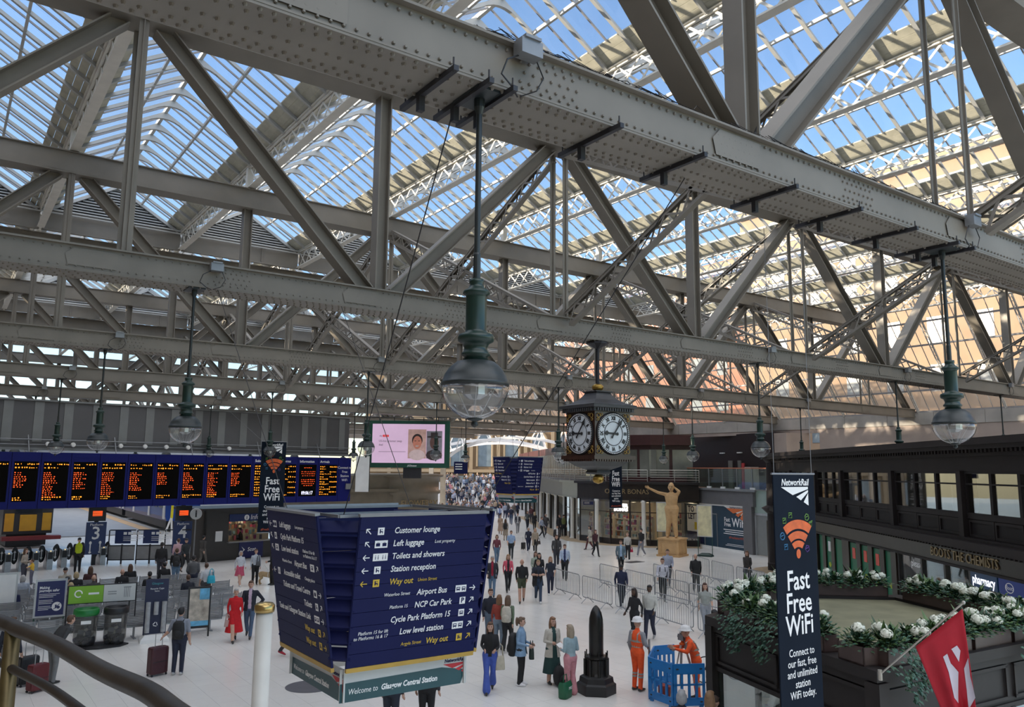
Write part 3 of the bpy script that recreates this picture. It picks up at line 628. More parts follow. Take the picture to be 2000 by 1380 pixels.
# ---- wifi banners
BNV = mat('banner_navy', (.007, .012, .022), .8, 0, .1, 2, spec=.12); ORG = mat('banner_orange', (.62, .10, .015), .5, 0, .25, 6); LIME = mat('doodle_lime', (.12, .25, .05), .6, 0, 0); CYAN = mat('doodle_blue', (.03, .16, .32), .6, 0, 0); VIO = mat('doodle_violet', (.08, .03, .20), .6, 0, 0)
def banner(px, py, D, label, wires, sc=.861):
    p = DP(px, py, D); w_, h_ = 1.08, 3.85
    t = thing('wifi_banner', label, 'banner', p, 0, 'hanging wifi banners'); t.scale = (sc, sc, sc)
    a = MB(); a.bx(-w_/2, w_/2, 0, .02, -h_, 0); a.build('cloth', BNV, t)
    a = MB(); a.tube([(-w_/2-.03, .01, .0), (w_/2+.03, .01, .0)], .018, 6); a.tube([(-w_/2-.03, .01, -h_), (w_/2+.03, .01, -h_)], .018, 6); a.build('hanging_bar', GREY, t)
    a = MB()
    for q in wires: a.tube([(q[0], .01, 0), (q[0]+q[1], .01+q[2], (9.06-p.z)/sc)], .006, 4)
    a.build('hanging_wire', GREY, t)
    M = frame((0, -.003, 0), (1, 0, 0), (0, 0, 1))
    T = lambda b, s, x, y, al='CENTER', m=TXW, **k: text(b, s, m, t, M @ Matrix.Translation((x, y, .001)), al, **k)
    T('NetworkRail', .15, .02, -.14, sh=.2, sx=.93, bold=.003)
    o = logo_fan(M, -.36, -.21, .72, t, TXW)
    a = MB()                                               # fan of three orange bands and a dot
    for (r0, r1) in ((.98, .74), (.68, .48), (.43, .26)):
        n = 10; A = [math.radians(90-36+72*i/n) for i in range(n+1)]
        vs = [(r1*.66*math.cos(q), r1*.60*math.sin(q), 0) for q in A]+[(r0*.66*math.cos(q), r0*.60*math.sin(q), 0) for q in A]
        a.add(vs, [(i+1, i, n+1+i, n+2+i) for i in range(n)])
    a.ell((0, .05, 0), (.058, .075, .004), 14, 6)
    o = put('wifi_symbol', a.mesh('wifi_symbol', ORG), t); o.matrix_local = M @ Matrix.Translation((.04, -1.32, .002))
    for (x, y, m, n) in ((-.30, -.74, LIME, 4), (-.14, -.66, LIME, 4), (.30, -.70, LIME, 6), (.40, -.80, LIME, 3), (-.36, -.98, CYAN, 12), (-.28, -1.15, CYAN, 4), (.28, -1.20, VIO, 5)):
        r_ = .055; ring = [(x+r_*math.cos(2*PI*i/n+PI/4), y+r_*math.sin(2*PI*i/n+PI/4), 0) for i in range(n)]
        a = MB(); a.tube(ring+[ring[0], ring[1]], .009, 4, False); a.bar((x-.035, y, 0), (x+.035, y+.02, 0), .012, .004); o = put('doodle', a.mesh('doodle', m), t); o.matrix_local = M
    for i, q in enumerate(('Fast', 'Free', 'WiFi')): T(q, .43, .0, -1.69-.345*i, sx=.86, bold=.006)
    for i, q in enumerate(('Connect to', 'our fast, free', 'and unlimited', 'station', 'WiFi today.')): T(q, .165, .02, -2.78-.158*i, sx=.86, bold=.001)
    T('#FreeStationWiFi', .13, .02, -3.72, m=mat('print_orange', (.55, .09, .03), .5, 0, 0), sx=.9)
    return t
banner(1550, 925, 11.2, 'tall dark wifi banner hanging over the flower kiosk', [(-.5, -.02, 0), (.5, .0, 0)])
D = YT[3]/ray(536, 862).y; banner(536, 862, D, 'dark wifi banner hanging before the departure board', [(-.5, -2.6, 0), (.5, .0, 0)], D/34.6)
D = YT[3]/ray(1202, 872).y; banner(1202, 872, D, 'dark wifi banner hanging behind the clock before the clothes shop', [(-.5, 0, 0), (.5, 0, 0)], D/51)

p = DP(709, 925, YT[3]/ray(709, 925).y); t = thing('blade_sign', 'thin dark hanging sign seen edge-on before the video screen', 'sign', p, .62); a = MB(); a.bx(-.05, .05, -.35, .35, -.85, .85); a.build('panel', DARK, t); a = MB(); a.bx(-.09, -.05, -.36, .36, -.87, .87); a.build('edge_trim', WHITE, t); a = MB(); a.tube([(0, 0, .85), (0, 0, 9.07-p.z)], .012, 6); a.build('hanger', BLACK, t)
for px, py, D, w_, h_, lab in ((900, 913, 72, 1.15, 1.0, 'small blue hanging sign beyond the video screen'), (1149, 982, 66, .85, .28, 'small blue projecting sign among the white columns')):
    D = YT[5]/ray(px, py).y if py < 950 else D; p = DP(px, py, D); t = thing('blue_sign', lab, 'sign', p, -.5); a = MB(); a.bx(-w_/2, w_/2, -.04, .04, -h_/2, h_/2); a.build('panel', NAVY, t); a = MB(); [a.bx(-w_*.4, w_*.1, -.05, -.04, h_*(.25-.2*q), h_*(.33-.2*q)) for q in range(3)]; a.build('print', TXW, t, kind='stuff'); a = MB(); a.tube([(0, 0, h_/2), (0, 0, 3.42-p.z if py > 950 else 9.07-p.z)], .02, 6); a.build('hanger', BLACK, t)
# ================================================================== departure board, gantry fascia, video screen
A = Vector((2.69, 45.19, 0)); B = Vector((21.76, 48.02, 0)); U = (B-A).normalized(); NB = Vector((U.y, -U.x, 0)); LEN = (B-A).length
AMB = mat('board_amber', (1, .30, .02), .5, 0, 0, emit=1.1); AMR = mat('board_red', (1, .10, .015), .5, 0, 0, emit=.9); BLU = mat('board_blue', (.005, .008, .115), .5, 0, .05, 2, spec=.2); SCR = mat('board_screen', (.003, .0025, .002), .6, 0, 0, spec=.05)
def onboard(px):                                           # distance along the board for a picture column at mid height
    d = ray(px, 940); nrm = NB; k = (A-CAM).dot(nrm)/d.dot(nrm); p = CAM+d*k; return (p-A).dot(U)
edges = [-40, 19, 77, 136, 192, 247, 301, 352, 400, 446, 492, 538, 580, 620, 660, 685]
eu = [onboard(q) for q in edges]
t = thing('departure_board', 'long blue departure board with amber train times above the gates', 'board', (A.x, A.y, 3.5), math.atan2(U.y, U.x))
H = 2.72
random.seed(11)
def scribble(mb, x0, x1, z, h, y, slant=0):               # illegible line of dot-matrix print
    x = x0
    while x < x1-.02:
        w_ = random.uniform(.05, .13); mb.bx(x, min(x+w_*.55, x1), y, y+.004, z+h*random.uniform(.05, .3), z+h*random.uniform(.5, .85)); x += w_*.75+random.uniform(.02, .07)
heads = {10: 'Subsequent', 11: 'Platforms', 12: 'Information', 13: 'Arrivals'}
for i in range(len(eu)-1):
    a, b = eu[i], eu[i+1]
    c = MB(); c.bx(a+.012, b-.012, 0, .22, 0, H); pn = c.build('panel', BLU, t)
    if i == 14:
        for j, q in enumerate(('Connect to', 'Free', 'Station', 'WiFi')): text(q, .22, TXW, t, frame(((a+b)/2, -.004, 2.1-.26*j), (1, 0, 0), (0, 0, 1)), 'CENTER')
        g = MB(); g.bx(b-.4, b+.0, -.12, .1, .75, 1.1); g.build('socket_box', GREY, t); continue
    c = MB(); c.bx(a+.12, b-.10, -.006, 0, .36, 2.27); put('screen', c.mesh('screen', SCR), pn)
    o_ = MB(); r_ = MB(); wd = b-a-.22; x0 = a+.16
    if i < 10:
        scribble(o_, x0, x0+wd*.25, 2.10, .10, -.012); scribble(o_, x0+wd*.5, x0+wd*.97, 2.10, .10, -.012); scribble(o_, x0, x0+wd*random.uniform(.3, .9), 1.93, .10, -.012)
        n = random.randint(6, 13)
        for j in range(n): scribble(r_, x0, x0+wd*random.uniform(.25, .55), 1.70-.098*j, .075, -.012)
        scribble(o_, x0, x0+wd*random.uniform(.3, .95), .50, .09, -.012); scribble(o_, x0, x0+wd*.35, .40, .08, -.012)
    elif i in (10, 11, 13):
        for j in range(6): scribble(o_, x0, x0+wd*.25, 2.10-.31*j, .10, -.012); scribble(o_, x0+wd*.55, x0+wd*.97, 2.10-.31*j, .10, -.012); scribble(o_, x0, x0+wd*random.uniform(.3, .7), 1.97-.31*j, .09, -.012)
    else:
        for j, f in enumerate((.5, 0, .8, .8, .7, 0, .8, .8, .75, .5)):
            if f: scribble(r_, x0+wd*(.5-f/2), x0+wd*(.5+f/2), 2.05-.12*j, .06, -.012)
        text('09:06:17', .30, mat('clock_digits', (.75, .75, 1), .5, 0, 0, emit=1.2), pn, frame(((a+b)/2, -.014, .55), (1, 0, 0), (0, 0, 1)), 'CENTER', 'digital_clock', sx=.75)
    if o_.v: put('amber_text', o_.mesh('amber_text', AMB), pn, kind='stuff')
    if r_.v: put('red_text', r_.mesh('red_text', AMR), pn, kind='stuff')
    if i in heads: text(heads[i], .21, TXW, pn, frame((a+.14, -.004, 2.45), (1, 0, 0), (0, 0, 1)), 'LEFT', bold=.003)
for u in (1, 5, 9, 13, 17): c = MB(); c.tube([(u, .11, H), (u, .6, H+.9)], .03, 6); c.build('hanger', GREY, t)
# gantry fascia above it
t = thing('gantry_fascia', 'grey panelled gantry wall with paler upright strips above the departure board', 'wall panel', (A.x, A.y, 0), math.atan2(U.y, U.x))
FG = mat('fascia_grey', (.105, .105, .11), .6, 0, .06, 1); FS = mat('fascia_strip', (.20, .21, .21), .55, 0, .05, 2)
L0 = eu[0]-3; L1 = eu[-1]+.1
c = MB(); c.bx(L0, L1, .55, 1.0, 6.45, 8.75); c.build('backing', FG, t)
n = 17
for i in range(n):
    x = L0+1.1+i*(L1-L0-1.2)/(n-.5); c = MB(); c.bx(x, x+.42, .52, .55, 6.75, 8.72); c.build('strip', FS, t)
c = MB(); c.bx(L0, L1+.05, .45, .58, 8.75, 8.83); c.bx(L0, L1+.05, .35, .55, 6.33, 6.45); c.build('edge_trim', FS, t)
c = MB(); c.tube([(L0, .4, 6.85), (L1, .4, 6.85)], .025, 6); c.tube([(L0, .4, 6.6), (L1, .4, 6.6)], .02, 6); c.build('conduit', GREY, t)
for i, px in enumerate((90, 140, 234, 324, 367, 408, 448, 282)):
    u = onboard(px); c = MB(); c.lathe([(0, 0), (.11, .0), (.12, .05), (.10, .14), (0, .15)], 12); c.lathe([(0, -.002), (.05, -.006), (.05, -.004)], 10, m=1)
    o = thing('wall_camera', '', 'camera', A+U*u+NB*-.0+Vector((0, 0, 0)), 0, 'small white cameras along the gantry pipe'); o['label'] = 'small white dome camera on the gantry pipe, %s from the left' % (ORD[i] if i else 'first') if i < 7 else 'white box camera on the gantry pipe among the domes'
    q = put('casing', c.mesh('casing', [WHITE, BLACK]), o); Pp = -NB*-.35+Vector((0, 0, 6.62)); q.matrix_local = frame(NB*(-.33)+Vector((0, 0, 6.63)), U, (0, 0, 1))
# video screen on the flower kiosk
P0 = DP(716, 864, 54); P1 = DP(878, 870, 54)
t = thing('video_screen', 'large green-framed video screen showing a news story', 'screen', (P0+P1)/2, math.atan2((P1-P0).y, (P1-P0).x))
hw = (P1-P0).length/2; hh = 1.58
FGm = mat('screen_green', (.012, .075, .05), .4, 0, .1, 3)
c = MB(); c.bx(-hw, hw, 0, .5, -hh, hh); c.build('frame', FGm, t)
PKS = mat('screen_pink', (.52, .36, .50), .6, 0, .08, 1, emit=.45)
c = MB(); c.bx(-hw+.38, hw-.34, -.01, 0, -hh+.32, hh-.22); sc = c.build('display', PKS, t)
def sq(n, x0, x1, z0, z1, m, y=-.016): c = MB(); c.bx(x0, x1, y, y+.004, z0, z1); return put(n, c.mesh(n, m), sc)
sq('photo', .0, 1.22, -.95, 1.0, mat('photo_warm', (.40, .25, .22), .6, 0, .3, 2, emit=.3)); sq('photo', 1.25, 2.3, -.95, .9, mat('photo_grey', (.20, .19, .22), .6, 0, .3, 2, emit=.15))
SK = mat('photo_skin', (.42, .16, .11), .6, 0, .1, 4, emit=.25); HD = mat('photo_dark', (.05, .035, .035), .6, 0, .2, 4, emit=.03); SHP = mat('photo_shirt', (.5, .38, .38), .6, 0, .1, 4, emit=.25)
for (x, s_, hat) in ((.62, SK, 0), (1.77, mat('photo_skin_dark', (.12, .06, .05), .6, 0, .1, 4, emit=.08), 1)):
    c = MB(); c.ell((x, -.025, .12), (.30, .006, .44), 16, 9); put('portrait', c.mesh('portrait', s_), sc)
    c = MB(); c.ell((x, -.021, -.72), (.55, .005, .36), 14, 8); put('portrait', c.mesh('portrait', HD if hat else SHP), sc)
    c = MB()
    if hat: c.ell((x, -.032, .50), (.50, .004, .08), 14, 6); c.bx(x-.24, x+.24, -.036, -.03, .5, .80)
    else: c.ell((x, -.022, .28), (.36, .005, .42), 16, 9); c.ell((x, -.027, -.05), (.001, .001, .001), 6, 4)
    put('portrait', c.mesh('portrait', HD), sc)
    if not hat:
        c = MB(); c.ell((x, -.033, -.12), (.12, .003, .035), 10, 5); c.bx(x-.18, x-.06, -.034, -.03, .2, .24, 1); c.bx(x+.06, x+.18, -.034, -.03, .2, .24, 1); put('portrait', c.mesh('portrait', [TXW, HD]), sc)
TXD = mat('print_dark', (.05, .02, .05), .6, 0, 0)
sq('red_badge', -1.72, -1.32, .48, .62, mat('news_red', (.6, .02, .03), .5, 0, 0, emit=.4)); text('sky', .16, TXD, sc, frame((-1.95, -.016, .55), (1, 0, 0), (0, 0, 1)), 'LEFT'); text('news', .12, TXW, sc, frame((-1.52, -.022, .55), (1, 0, 0), (0, 0, 1)), 'CENTER')
text('US-Iran prisoner swap', .20, TXD, sc, frame((-1.98, -.016, .2), (1, 0, 0), (0, 0, 1)), 'LEFT', sx=.86); text('deal', .20, TXD, sc, frame((-1.98, -.016, -.05), (1, 0, 0), (0, 0, 1)), 'LEFT', sx=.86)
c = MB(); c.bx(-1.98, -.15, -.018, -.014, -.52, -.50); put('rule', c.mesh('rule', TXD), sc)
text('JCDecaux', .15, TXW, t, frame((.3, -.006, -hh+.14), (1, 0, 0), (0, 0, 1)), 'CENTER', sh=.2, bold=.004)
c = MB(); c.bx(-.3, .9, .1, .5, -hh-.7, -hh); c.build('pedestal', DARK, t)
c = MB()
for x in (-2.0, -1, 0, 1, 2.0): c.tube([(x, .25, hh), (x, .25, hh+.25)], .03, 6)
c.tube([(-hw, .25, hh+.25), (hw, .25, hh+.25)], .025, 6); c.build('top_rail', DARK, t)
# ================================================================== buildings inside and beyond the shed
WARM = mat('shop_light', (1, .82, .55), .5, 0, 0, emit=3.0); BROWN = mat('shopfront_brown', (.018, .014, .013), .35, 0, .15, 3); MAR = mat('maroon_wood', (.050, .014, .013), .4, 0, .15, 3)
SHG = glass('shop_glass', (.92, .93, .92), .03, .07, (.6, .6, .6), .02); CRM = mat('cream_interior', (.55, .48, .36), .7, 0, .1, 1); COLW = mat('column_white', (.70, .68, .62), .4, 0, .06, 3); BRONZE = mat('bronze_fascia', (.030, .022, .017), .35, .3, .2, 2); GLT = mat('gilt_letters', (.30, .22, .11), .45, .2, .1, 8)
def loc_facade(o, a, b):                                    # an Empty whose x runs from a to b along the facade and whose -y faces the hall
    a = Vector((a[0], a[1], 0)); b = Vector((b[0], b[1], 0)); d = b-a; o.location = a; o.rotation_euler = (0, 0, math.atan2(d.y, d.x)); return d.length
def fac_x(a, b, px, py=960):
    a = Vector((a[0], a[1], 0)); b = Vector((b[0], b[1], 0)); d = (b-a).normalized(); n = Vector((d.y, -d.x, 0)); r_ = ray(px, py); k = (a-CAM).dot(n)/r_.dot(n); return (CAM+r_*k-a).dot(d)
def B1(name, par, m, *boxes, **k):
    mb = MB()
    for b in boxes: mb.bx(*b)
    return mb.build(name, m, par, **k)
# ---- curved clothes shop block
W = [(46.8, 41.3), (43.9, 43.5), (42.5, 46.3), (42.6, 50.0), (44.5, 54.2), (53.0, 69.0), (64.0, 88.0), (75.0, 106.0)]
sh = thing('curved_shop', 'curved brown shop block with white columns and balcony beyond the clock', 'building')
def band(z0, z1, off, th, m, name, pts=W):                  # a wall band following the curve
    mb = MB(); n = len(pts); P = []
    for i in range(n):
        a = Vector(pts[max(0, i-1)]); b = Vector(pts[min(n-1, i+1)]); d = (b-a).normalized(); nn = Vector((-d.y, d.x)); q = Vector(pts[i]); P.append((q+nn*off, q+nn*(off-th)))
    vs = []
    for o_, i_ in P: vs += [(o_.x, o_.y, z0), (o_.x, o_.y, z1), (i_.x, i_.y, z1), (i_.x, i_.y, z0)]
    fs = []
    for i in range(n-1):
        for j in range(4): fs.append((i*4+j, i*4+(j+1) % 4, i*4+4+(j+1) % 4, i*4+4+j))
    fs += [(0, 1, 2, 3), tuple((n-1)*4+j for j in (3, 2, 1, 0))]
    mb.add(vs, fs); return mb.build(name, m, sh)
band(3.42, 4.55, .25, .5, BRONZE, 'fascia'); band(4.55, 4.72, .55, 2.6, BROWN, 'cornice'); band(3.34, 3.42, .32, .5, BROWN, 'moulding')
band(0, .45, .02, .2, BROWN, 'stall_riser', W[:4]); band(-.01, .02, 1.2, 1.2, mat('mosaic_threshold', (.36, .27, .17), .6, 0, .2, 5), 'threshold')
band(0, 3.4, -6.0, .3, CRM, 'shop_rear_wall', W); band(3.2, 3.38, .0, 6.0, CRM, 'shop_ceiling'); band(4.72, 8.0, -1.9, .4, MAR, 'upper_wall'); band(7.55, 7.75, -1.4, .8, MAR, 'upper_cornice', W[:6]); band(7.75, 8.35, -1.7, .6, MAR, 'parapet', W[:6])
mb = MB()
for i in range(7):
    a = Vector(W[i]); b = Vector(W[i+1]); d = b-a; n = max(1, int(d.length/1.35)); nn = Vector((-d.y, d.x)).normalized()
    for j in range(n):
        p = a.lerp(b, j/n)
        if i < 4:
            g = MB(); q = a.lerp(b, (j+1)/n); 
            if not (i == 1 and j == 1): g.prism([(p.x, p.y, .45), (q.x, q.y, .45), (q.x, q.y, 3.34), (p.x, p.y, 3.34)], (0, 0, 0), (nn.x*.02, nn.y*.02, 0)); g.build('pane', SHG, sh)
            g = MB(); g.bar((p.x, p.y, 0), (p.x, p.y, 3.4), .09, .12, (nn.x, nn.y, 0)); g.bar((p.x, p.y, 2.45), (q.x, q.y, 2.45), .06, .06); g.build('mullion', BROWN, sh)
        elif j % 3 == 0: g = MB(); g.bar((p.x, p.y, 0), (p.x, p.y, 3.4), .5, .2, (nn.x, nn.y, 0)); g.build('pier', BROWN, sh)
        # upper window lights
        if i < 6:
            u = p-nn*1.85; v = a.lerp(b, (j+.86)/n)-nn*1.85; g = MB(); g.prism([(u.x, u.y, 5.1), (v.x, v.y, 5.1), (v.x, v.y, 7.2), (u.x, u.y, 7.2)], (0, 0, 0), (nn.x*.05, nn.y*.05, 0)); g.build('upper_window', mat('upper_pane', (.17, .175, .15), .12, 0, .25, .7), sh)
        # balustrade
        r0 = p+nn*.45; r1 = a.lerp(b, (j+1)/n)+nn*.45; g = MB(); g.tube([(r0.x, r0.y, 4.72), (r0.x, r0.y, 5.62)], .025, 6)
        for z in (4.9, 5.08, 5.26, 5.44): g.tube([(r0.x, r0.y, z), (r1.x, r1.y, z)], .012, 4)
        g.tube([(r0.x, r0.y, 5.62), (r1.x, r1.y, 5.62)], .028, 6); g.build('railing', mat('rail_silver', (.45, .43, .38), .4, .5, .1, 6), sh)
for (px, py) in ((1258, 1066), (1166, 1060), (1118, 1051), (1103, 1043), (1086, 1035), (1070, 1028), (1056, 1021), (1044, 1014), (1034, 1008), (1025, 1002)):
    p = G(px, py); g = MB(); g.lathe([(.22, 0), (.22, .08), (.18, .12), (.18, .25), (.165, .3), (.155, 3.15), (.18, 3.18), (.2, 3.25), (.2, 3.36)], 16, (p.x, p.y, 0)); g.build('column', COLW, sh, True)
# letters along the curve
LM = frame((Vector(W[2]).lerp(Vector(W[1]), .15)-Vector((.30, 0))).to_3d()+Vector((0, 0, 3.98)), Vector((W[1][0]-W[2][0], W[1][1]-W[2][1], 0)), (0, 0, 1))
d12 = (Vector(W[1])-Vector(W[2])); n12 = Vector((d12.y, -d12.x)).normalized(); c12 = Vector(W[2]).lerp(Vector(W[1]), .45)+n12*.275
text('OLIVER BONAS', .52, GLT, sh, frame((c12.x, c12.y, 3.98), (d12.x, d12.y, 0), (0, 0, 1)), 'CENTER', ext=.02, sp=1)
c13 = Vector(W[2]).lerp(Vector(W[1]), .22)+n12*-.4
text('OLIVER\nBONAS', .34, mat('neon_white', (1, .95, .9), .5, 0, 0, emit=1.5), sh, frame((c13.x, c13.y, 2.75), (d12.x, d12.y, 0), (0, 0, 1)), 'CENTER', 'lit_letters', ext=.03, bold=.02, sp=.9)
# goods, shelves and ceiling lights inside
random.seed(5)
cols = [(.35, .05, .08), (.5, .35, .2), (.12, .2, .25), (.55, .5, .42), (.3, .12, .05), (.08, .08, .1), (.45, .1, .12), (.2, .3, .28), (.6, .45, .3), (.25, .05, .15)]
GM_ = [mat('goods_%d' % i, c, .6, 0, .1, 5) for i, c in enumerate(cols)]
for i in range(4):
    a = Vector(W[i]); b = Vector(W[i+1]); d = b-a; nn = Vector((-d.y, d.x)).normalized()
    k = MB(); goods = MB()
    for u in range(int(d.length/1.3)):
        p = a+d.normalized()*(u*1.3+.65)-nn*random.choice((1.2, 1.6, 3.5))
        for z in (.5, .95, 1.4, 1.85):
            k.box((p.x, p.y, z), (1.0, .4, .03), Matrix.Rotation(math.atan2(d.y, d.x), 3, 'Z'))
            for s_ in range(6): q = p+d.normalized()*(-.42+.17*s_); h = random.uniform(.15, .38); goods.box((q.x, q.y, z+h/2+.02), (random.uniform(.08, .15), .2, h), Matrix.Rotation(math.atan2(d.y, d.x), 3, 'Z'), random.randrange(10))
        for e in (-.5, .5): q = p+d.normalized()*e; k.bar((q.x, q.y, 0), (q.x, q.y, 2.0), .04, .3)
    k.build('shelving', CRM, sh); goods.build('goods', GM_, sh, kind='stuff')
    lt = MB()
    for u in range(int(d.length/1.2)+1): p = a+d.normalized()*(u*1.2+.4)-nn*1.0; lt.box((p.x, p.y, 3.17), (.25, .25, .03)); p = p-nn*2.5; lt.box((p.x, p.y, 3.17), (.4, .4, .03))
    lt.build('ceiling_spot', WARM, sh)
# ---- hoarding block, glass terrace and dark wall behind
HA, HB = (47.6, 43.6), (45.1, 34.2)
hb = thing('hoarded_unit', 'grey shop unit boarded with a to-let and wifi hoarding', 'building'); L = loc_facade(hb, HA, HB)
SG = mat('unit_grey', (.13, .13, .135), .5, 0, .06, 2); HN = mat('hoarding_navy', (.018, .05, .085), .5, 0, .06, 1)
x0, x1 = fac_x(HA, HB, 1338, 1010), fac_x(HA, HB, 1450, 1010)
B1('surround', hb, SG, (x0-.3, x1+1.2, 0, 3, 3.2, 4.3), (x1+.05, x1+1.0, 0, 3, 0, 3.2), (x0-.5, x0-.1, 0, 3, 0, 3.2)); B1('lintel_trim', hb, GREY, (x0-.4, x1+1.6, -.15, 0, 4.2, 4.34))
B1('hoarding', hb, HN, (x0-.1, x1+.05, .12, .25, .15, 3.2)); B1('plinth_strip', hb, WHITE, (x0-.1, x1+.05, .05, .14, 0, .16), (x0-.1, x1+.05, .05, .14, 3.1, 3.2))
HM = lambda x, z, y=.115: frame((x, y, z), (1, 0, 0), (0, 0, 1))
B1('poster', hb, WHITE, (x0+.15, x0+2.25, .09, .12, 1.05, 2.95)); text('TO\nLET', .62, NAVY, hb, HM(x0+.3, 2.42, .085), 'LEFT', bold=.02, sp=.85, sx=.95); B1('yellow_patch', hb, mat('poster_yellow', (.75, .55, .02), .5, 0, .05, 3), (x0+1.15, x0+2.1, .08, .09, 1.2, 1.75))
B1('poster_foot', hb, NAVY, (x0+.15, x0+2.25, .09, .12, .25, 1.03)); text('0141 248 7542', .3, TXW, hb, HM(x0+.2, .4, .085), 'LEFT', bold=.005, sx=.9)
xm = (x0+x1)/2; text('Fast\nFree', .42, TXW, hb, HM(xm+1.3, 2.0), 'LEFT', bold=.006, sp=.8); text('WiFi', .85, TXW, hb, HM(xm+2.2, 1.98), 'LEFT', bold=.01)
B1('small_print', hb, TXW, *[(xm+1.2+.2*(q % 2), xm+4.2-.3*(q % 2), .11, .118, 1.45-.14*q, 1.50-.14*q) for q in range(3)], (xm+1.6, xm+4.1, .11, .118, .47, .50), (xm+1.4, xm+4.2, .11, .118, .37, .40)); text('#FreeStationWiFi', .24, mat('print_orange', (.55, .09, .03), .5, 0, 0), hb, HM(xm+2.7, .95), 'CENTER')
B1('door_frame', hb, GREY, (x0+2.45, x0+2.52, .08, .12, .15, 2.5), (x0+4.0, x0+4.07, .08, .12, .15, 2.5), (x0+2.45, x0+4.07, .08, .12, 2.45, 2.52))
g = MB(); g.add([(x1-2.3, .1, 3.1), (x1, .1, 3.1), (x1, .1, 2.45)], [(0, 2, 1)]); g.build('corner_flash', WHITE, hb); logo_fan(HM(x1-1.95, 2.98, .09), 0, 0, 1.9, hb, mat('emblem_orange', (.65, .16, .05), .5, 0, 0)); text('NetworkRail', .30, NAVY, hb, HM(x1-.05, 3.03, .09), 'RIGHT', sh=.2)
# frosted side door
B1('side_door_frame', hb, mat('alu', (.45, .47, .48), .4, .6, .05, 4), (x1+1.05, x1+1.2, .2, .35, 0, 2.8), (x1+2.9, x1+3.05, .2, .35, 0, 2.8), (x1+1.05, x1+3.05, .2, .35, 2.65, 2.8)); B1('side_door', hb, mat('frosted', (.20, .21, .20), .25, 0, .1, 1), (x1+1.2, x1+2.9, .25, .3, 0.05, 2.65)); B1('side_screen', hb, mat('frosted_green', (.28, .36, .32), .25, 0, .1, 1), (x1+1.05, x1+3.2, .25, .3, 2.8, 4.3))
gt = thing('glass_terrace', 'glass terrace balustrade with orange top rail above the hoarding', 'balustrade'); loc_facade(gt, HA, HB)
TG = glass('terrace_glass', (.75, .85, .82), .10, .09, (.5, .6, .58), .03)
for i in range(6):
    a = x0-.2+i*(x1+3-x0)/6; b = x0-.2+(i+1)*(x1+3-x0)/6-.06; B1('glass_panel', gt, TG, (a, b, .1, .13, 4.36, 5.75)); B1('post', gt, GREY, (b, b+.06, .08, .15, 4.34, 5.78)); B1('clamp', gt, WHITE, (b-.2, b+.3, .06, .16, 4.34, 4.48))
B1('top_rail', gt, mat('rail_copper', (.42, .16, .09), .4, .2, .1, 4), (x0-.2, x1+3, .07, .16, 5.76, 5.84))
dw = thing('dark_pavilion', 'dark maroon box pavilion behind the glass terrace', 'building'); loc_facade(dw, HA, HB)
DM = mat('dark_maroon', (.016, .008, .009), .5, 0, .1, 2)
B1('box', dw, DM, (x0-4.5, x1-.1, 3.2, 5.0, 4.3, 8.4)); B1('doorway', dw, mat('lit_doorway', (.16, .15, .13), .5, 0, .2, 1), (x0+1.4, x0+1.9, 3.1, 3.25, 4.3, 6.4), (x0+2.6, x0+3.0, 3.1, 3.25, 4.3, 6.4)); B1('sign_totem', dw, mat('totem_red', (.45, .05, .05), .5, 0, .1, 3), (x0+3.2, x0+3.5, 3.0, 3.1, 4.3, 6.2))
B1('pillar', dw, PINK, (x1-1.6, x1-.9, 1.5, 2.2, 4.3, 5.9), (x1-.1, x1+1.2, 3.0, 5.0, 4.3, 8.3)); B1('wall_lamp', dw, WHITE, (x0+.4, x0+.9, 3.05, 3.2, 6.95, 7.03), (x0+2.6, x0+3.1, 3.05, 3.2, 6.95, 7.03))
# ---- chemist building
Q0, Q1 = (39.9, 29.6), (22.3, 7.65)
ch = thing('chemist_building', 'dark brown two-storey chemist building with upper windows along the right side', 'building'); L = loc_facade(ch, Q0, Q1)
fx = lambda px, py=960: fac_x(Q0, Q1, px, py)
BW = mat('chemist_brown', (.021, .0165, .016), .6, 0, .12, 2, spec=.25); BW2 = mat('chemist_panel', (.016, .013, .013), .6, 0, .1, 2, spec=.25)
B1('ground_fascia', ch, BRONZE, (0, L, 0, .5, 2.72, 3.32)); B1('string_course', ch, BW, (-.2, L, -.42, .5, 3.36, 3.58), (-.1, L, -.25, .5, 3.30, 3.38), (0, L, -.05, .5, 2.66, 2.74), (-.05, L, -.2, .5, 3.58, 3.66))
B1('frieze', ch, BW, (0, L, 0, .5, 5.66, 6.12), (0, L, .04, .5, 4.22, 4.34)); B1('top_cornice', ch, BW, (-.3, L, -.45, .6, 6.30, 6.42), (-.4, L, -.55, .6, 6.42, 6.62), (-.1, L, -.12, .5, 6.10, 6.20)); B1('flat_roof', ch, BW2, (0, L, .4, 9, 6.2, 6.5))
mb = MB(); x = 0
while x < L: mb.bx(x, x+.10, -.30, 0, 6.20, 6.30); mb.bx(x, x+.08, -.2, 0, 3.24, 3.30); x += .22
mb.build('dentils', BW, ch, kind='stuff')
B1('end_wall', ch, BW, (-.01, .3, 0, 8, 0, 6.4)); B1('upper_rear_wall', ch, mat('office_cream', (.55, .52, .44), .7, 0, .05, 1), (0, L, 2.6, 2.8, 3.6, 6.0)); B1('upper_floor', ch, BW2, (0, L, .4, 3, 3.4, 3.6)); B1('office_light', ch, mat('office_tube', (1, .95, .85), .5, 0, 0, emit=2.2), *[(k_, k_+1.2, 1.2, 1.35, 5.9, 5.95) for k_ in np.arange(1, L-2, 3.2)])
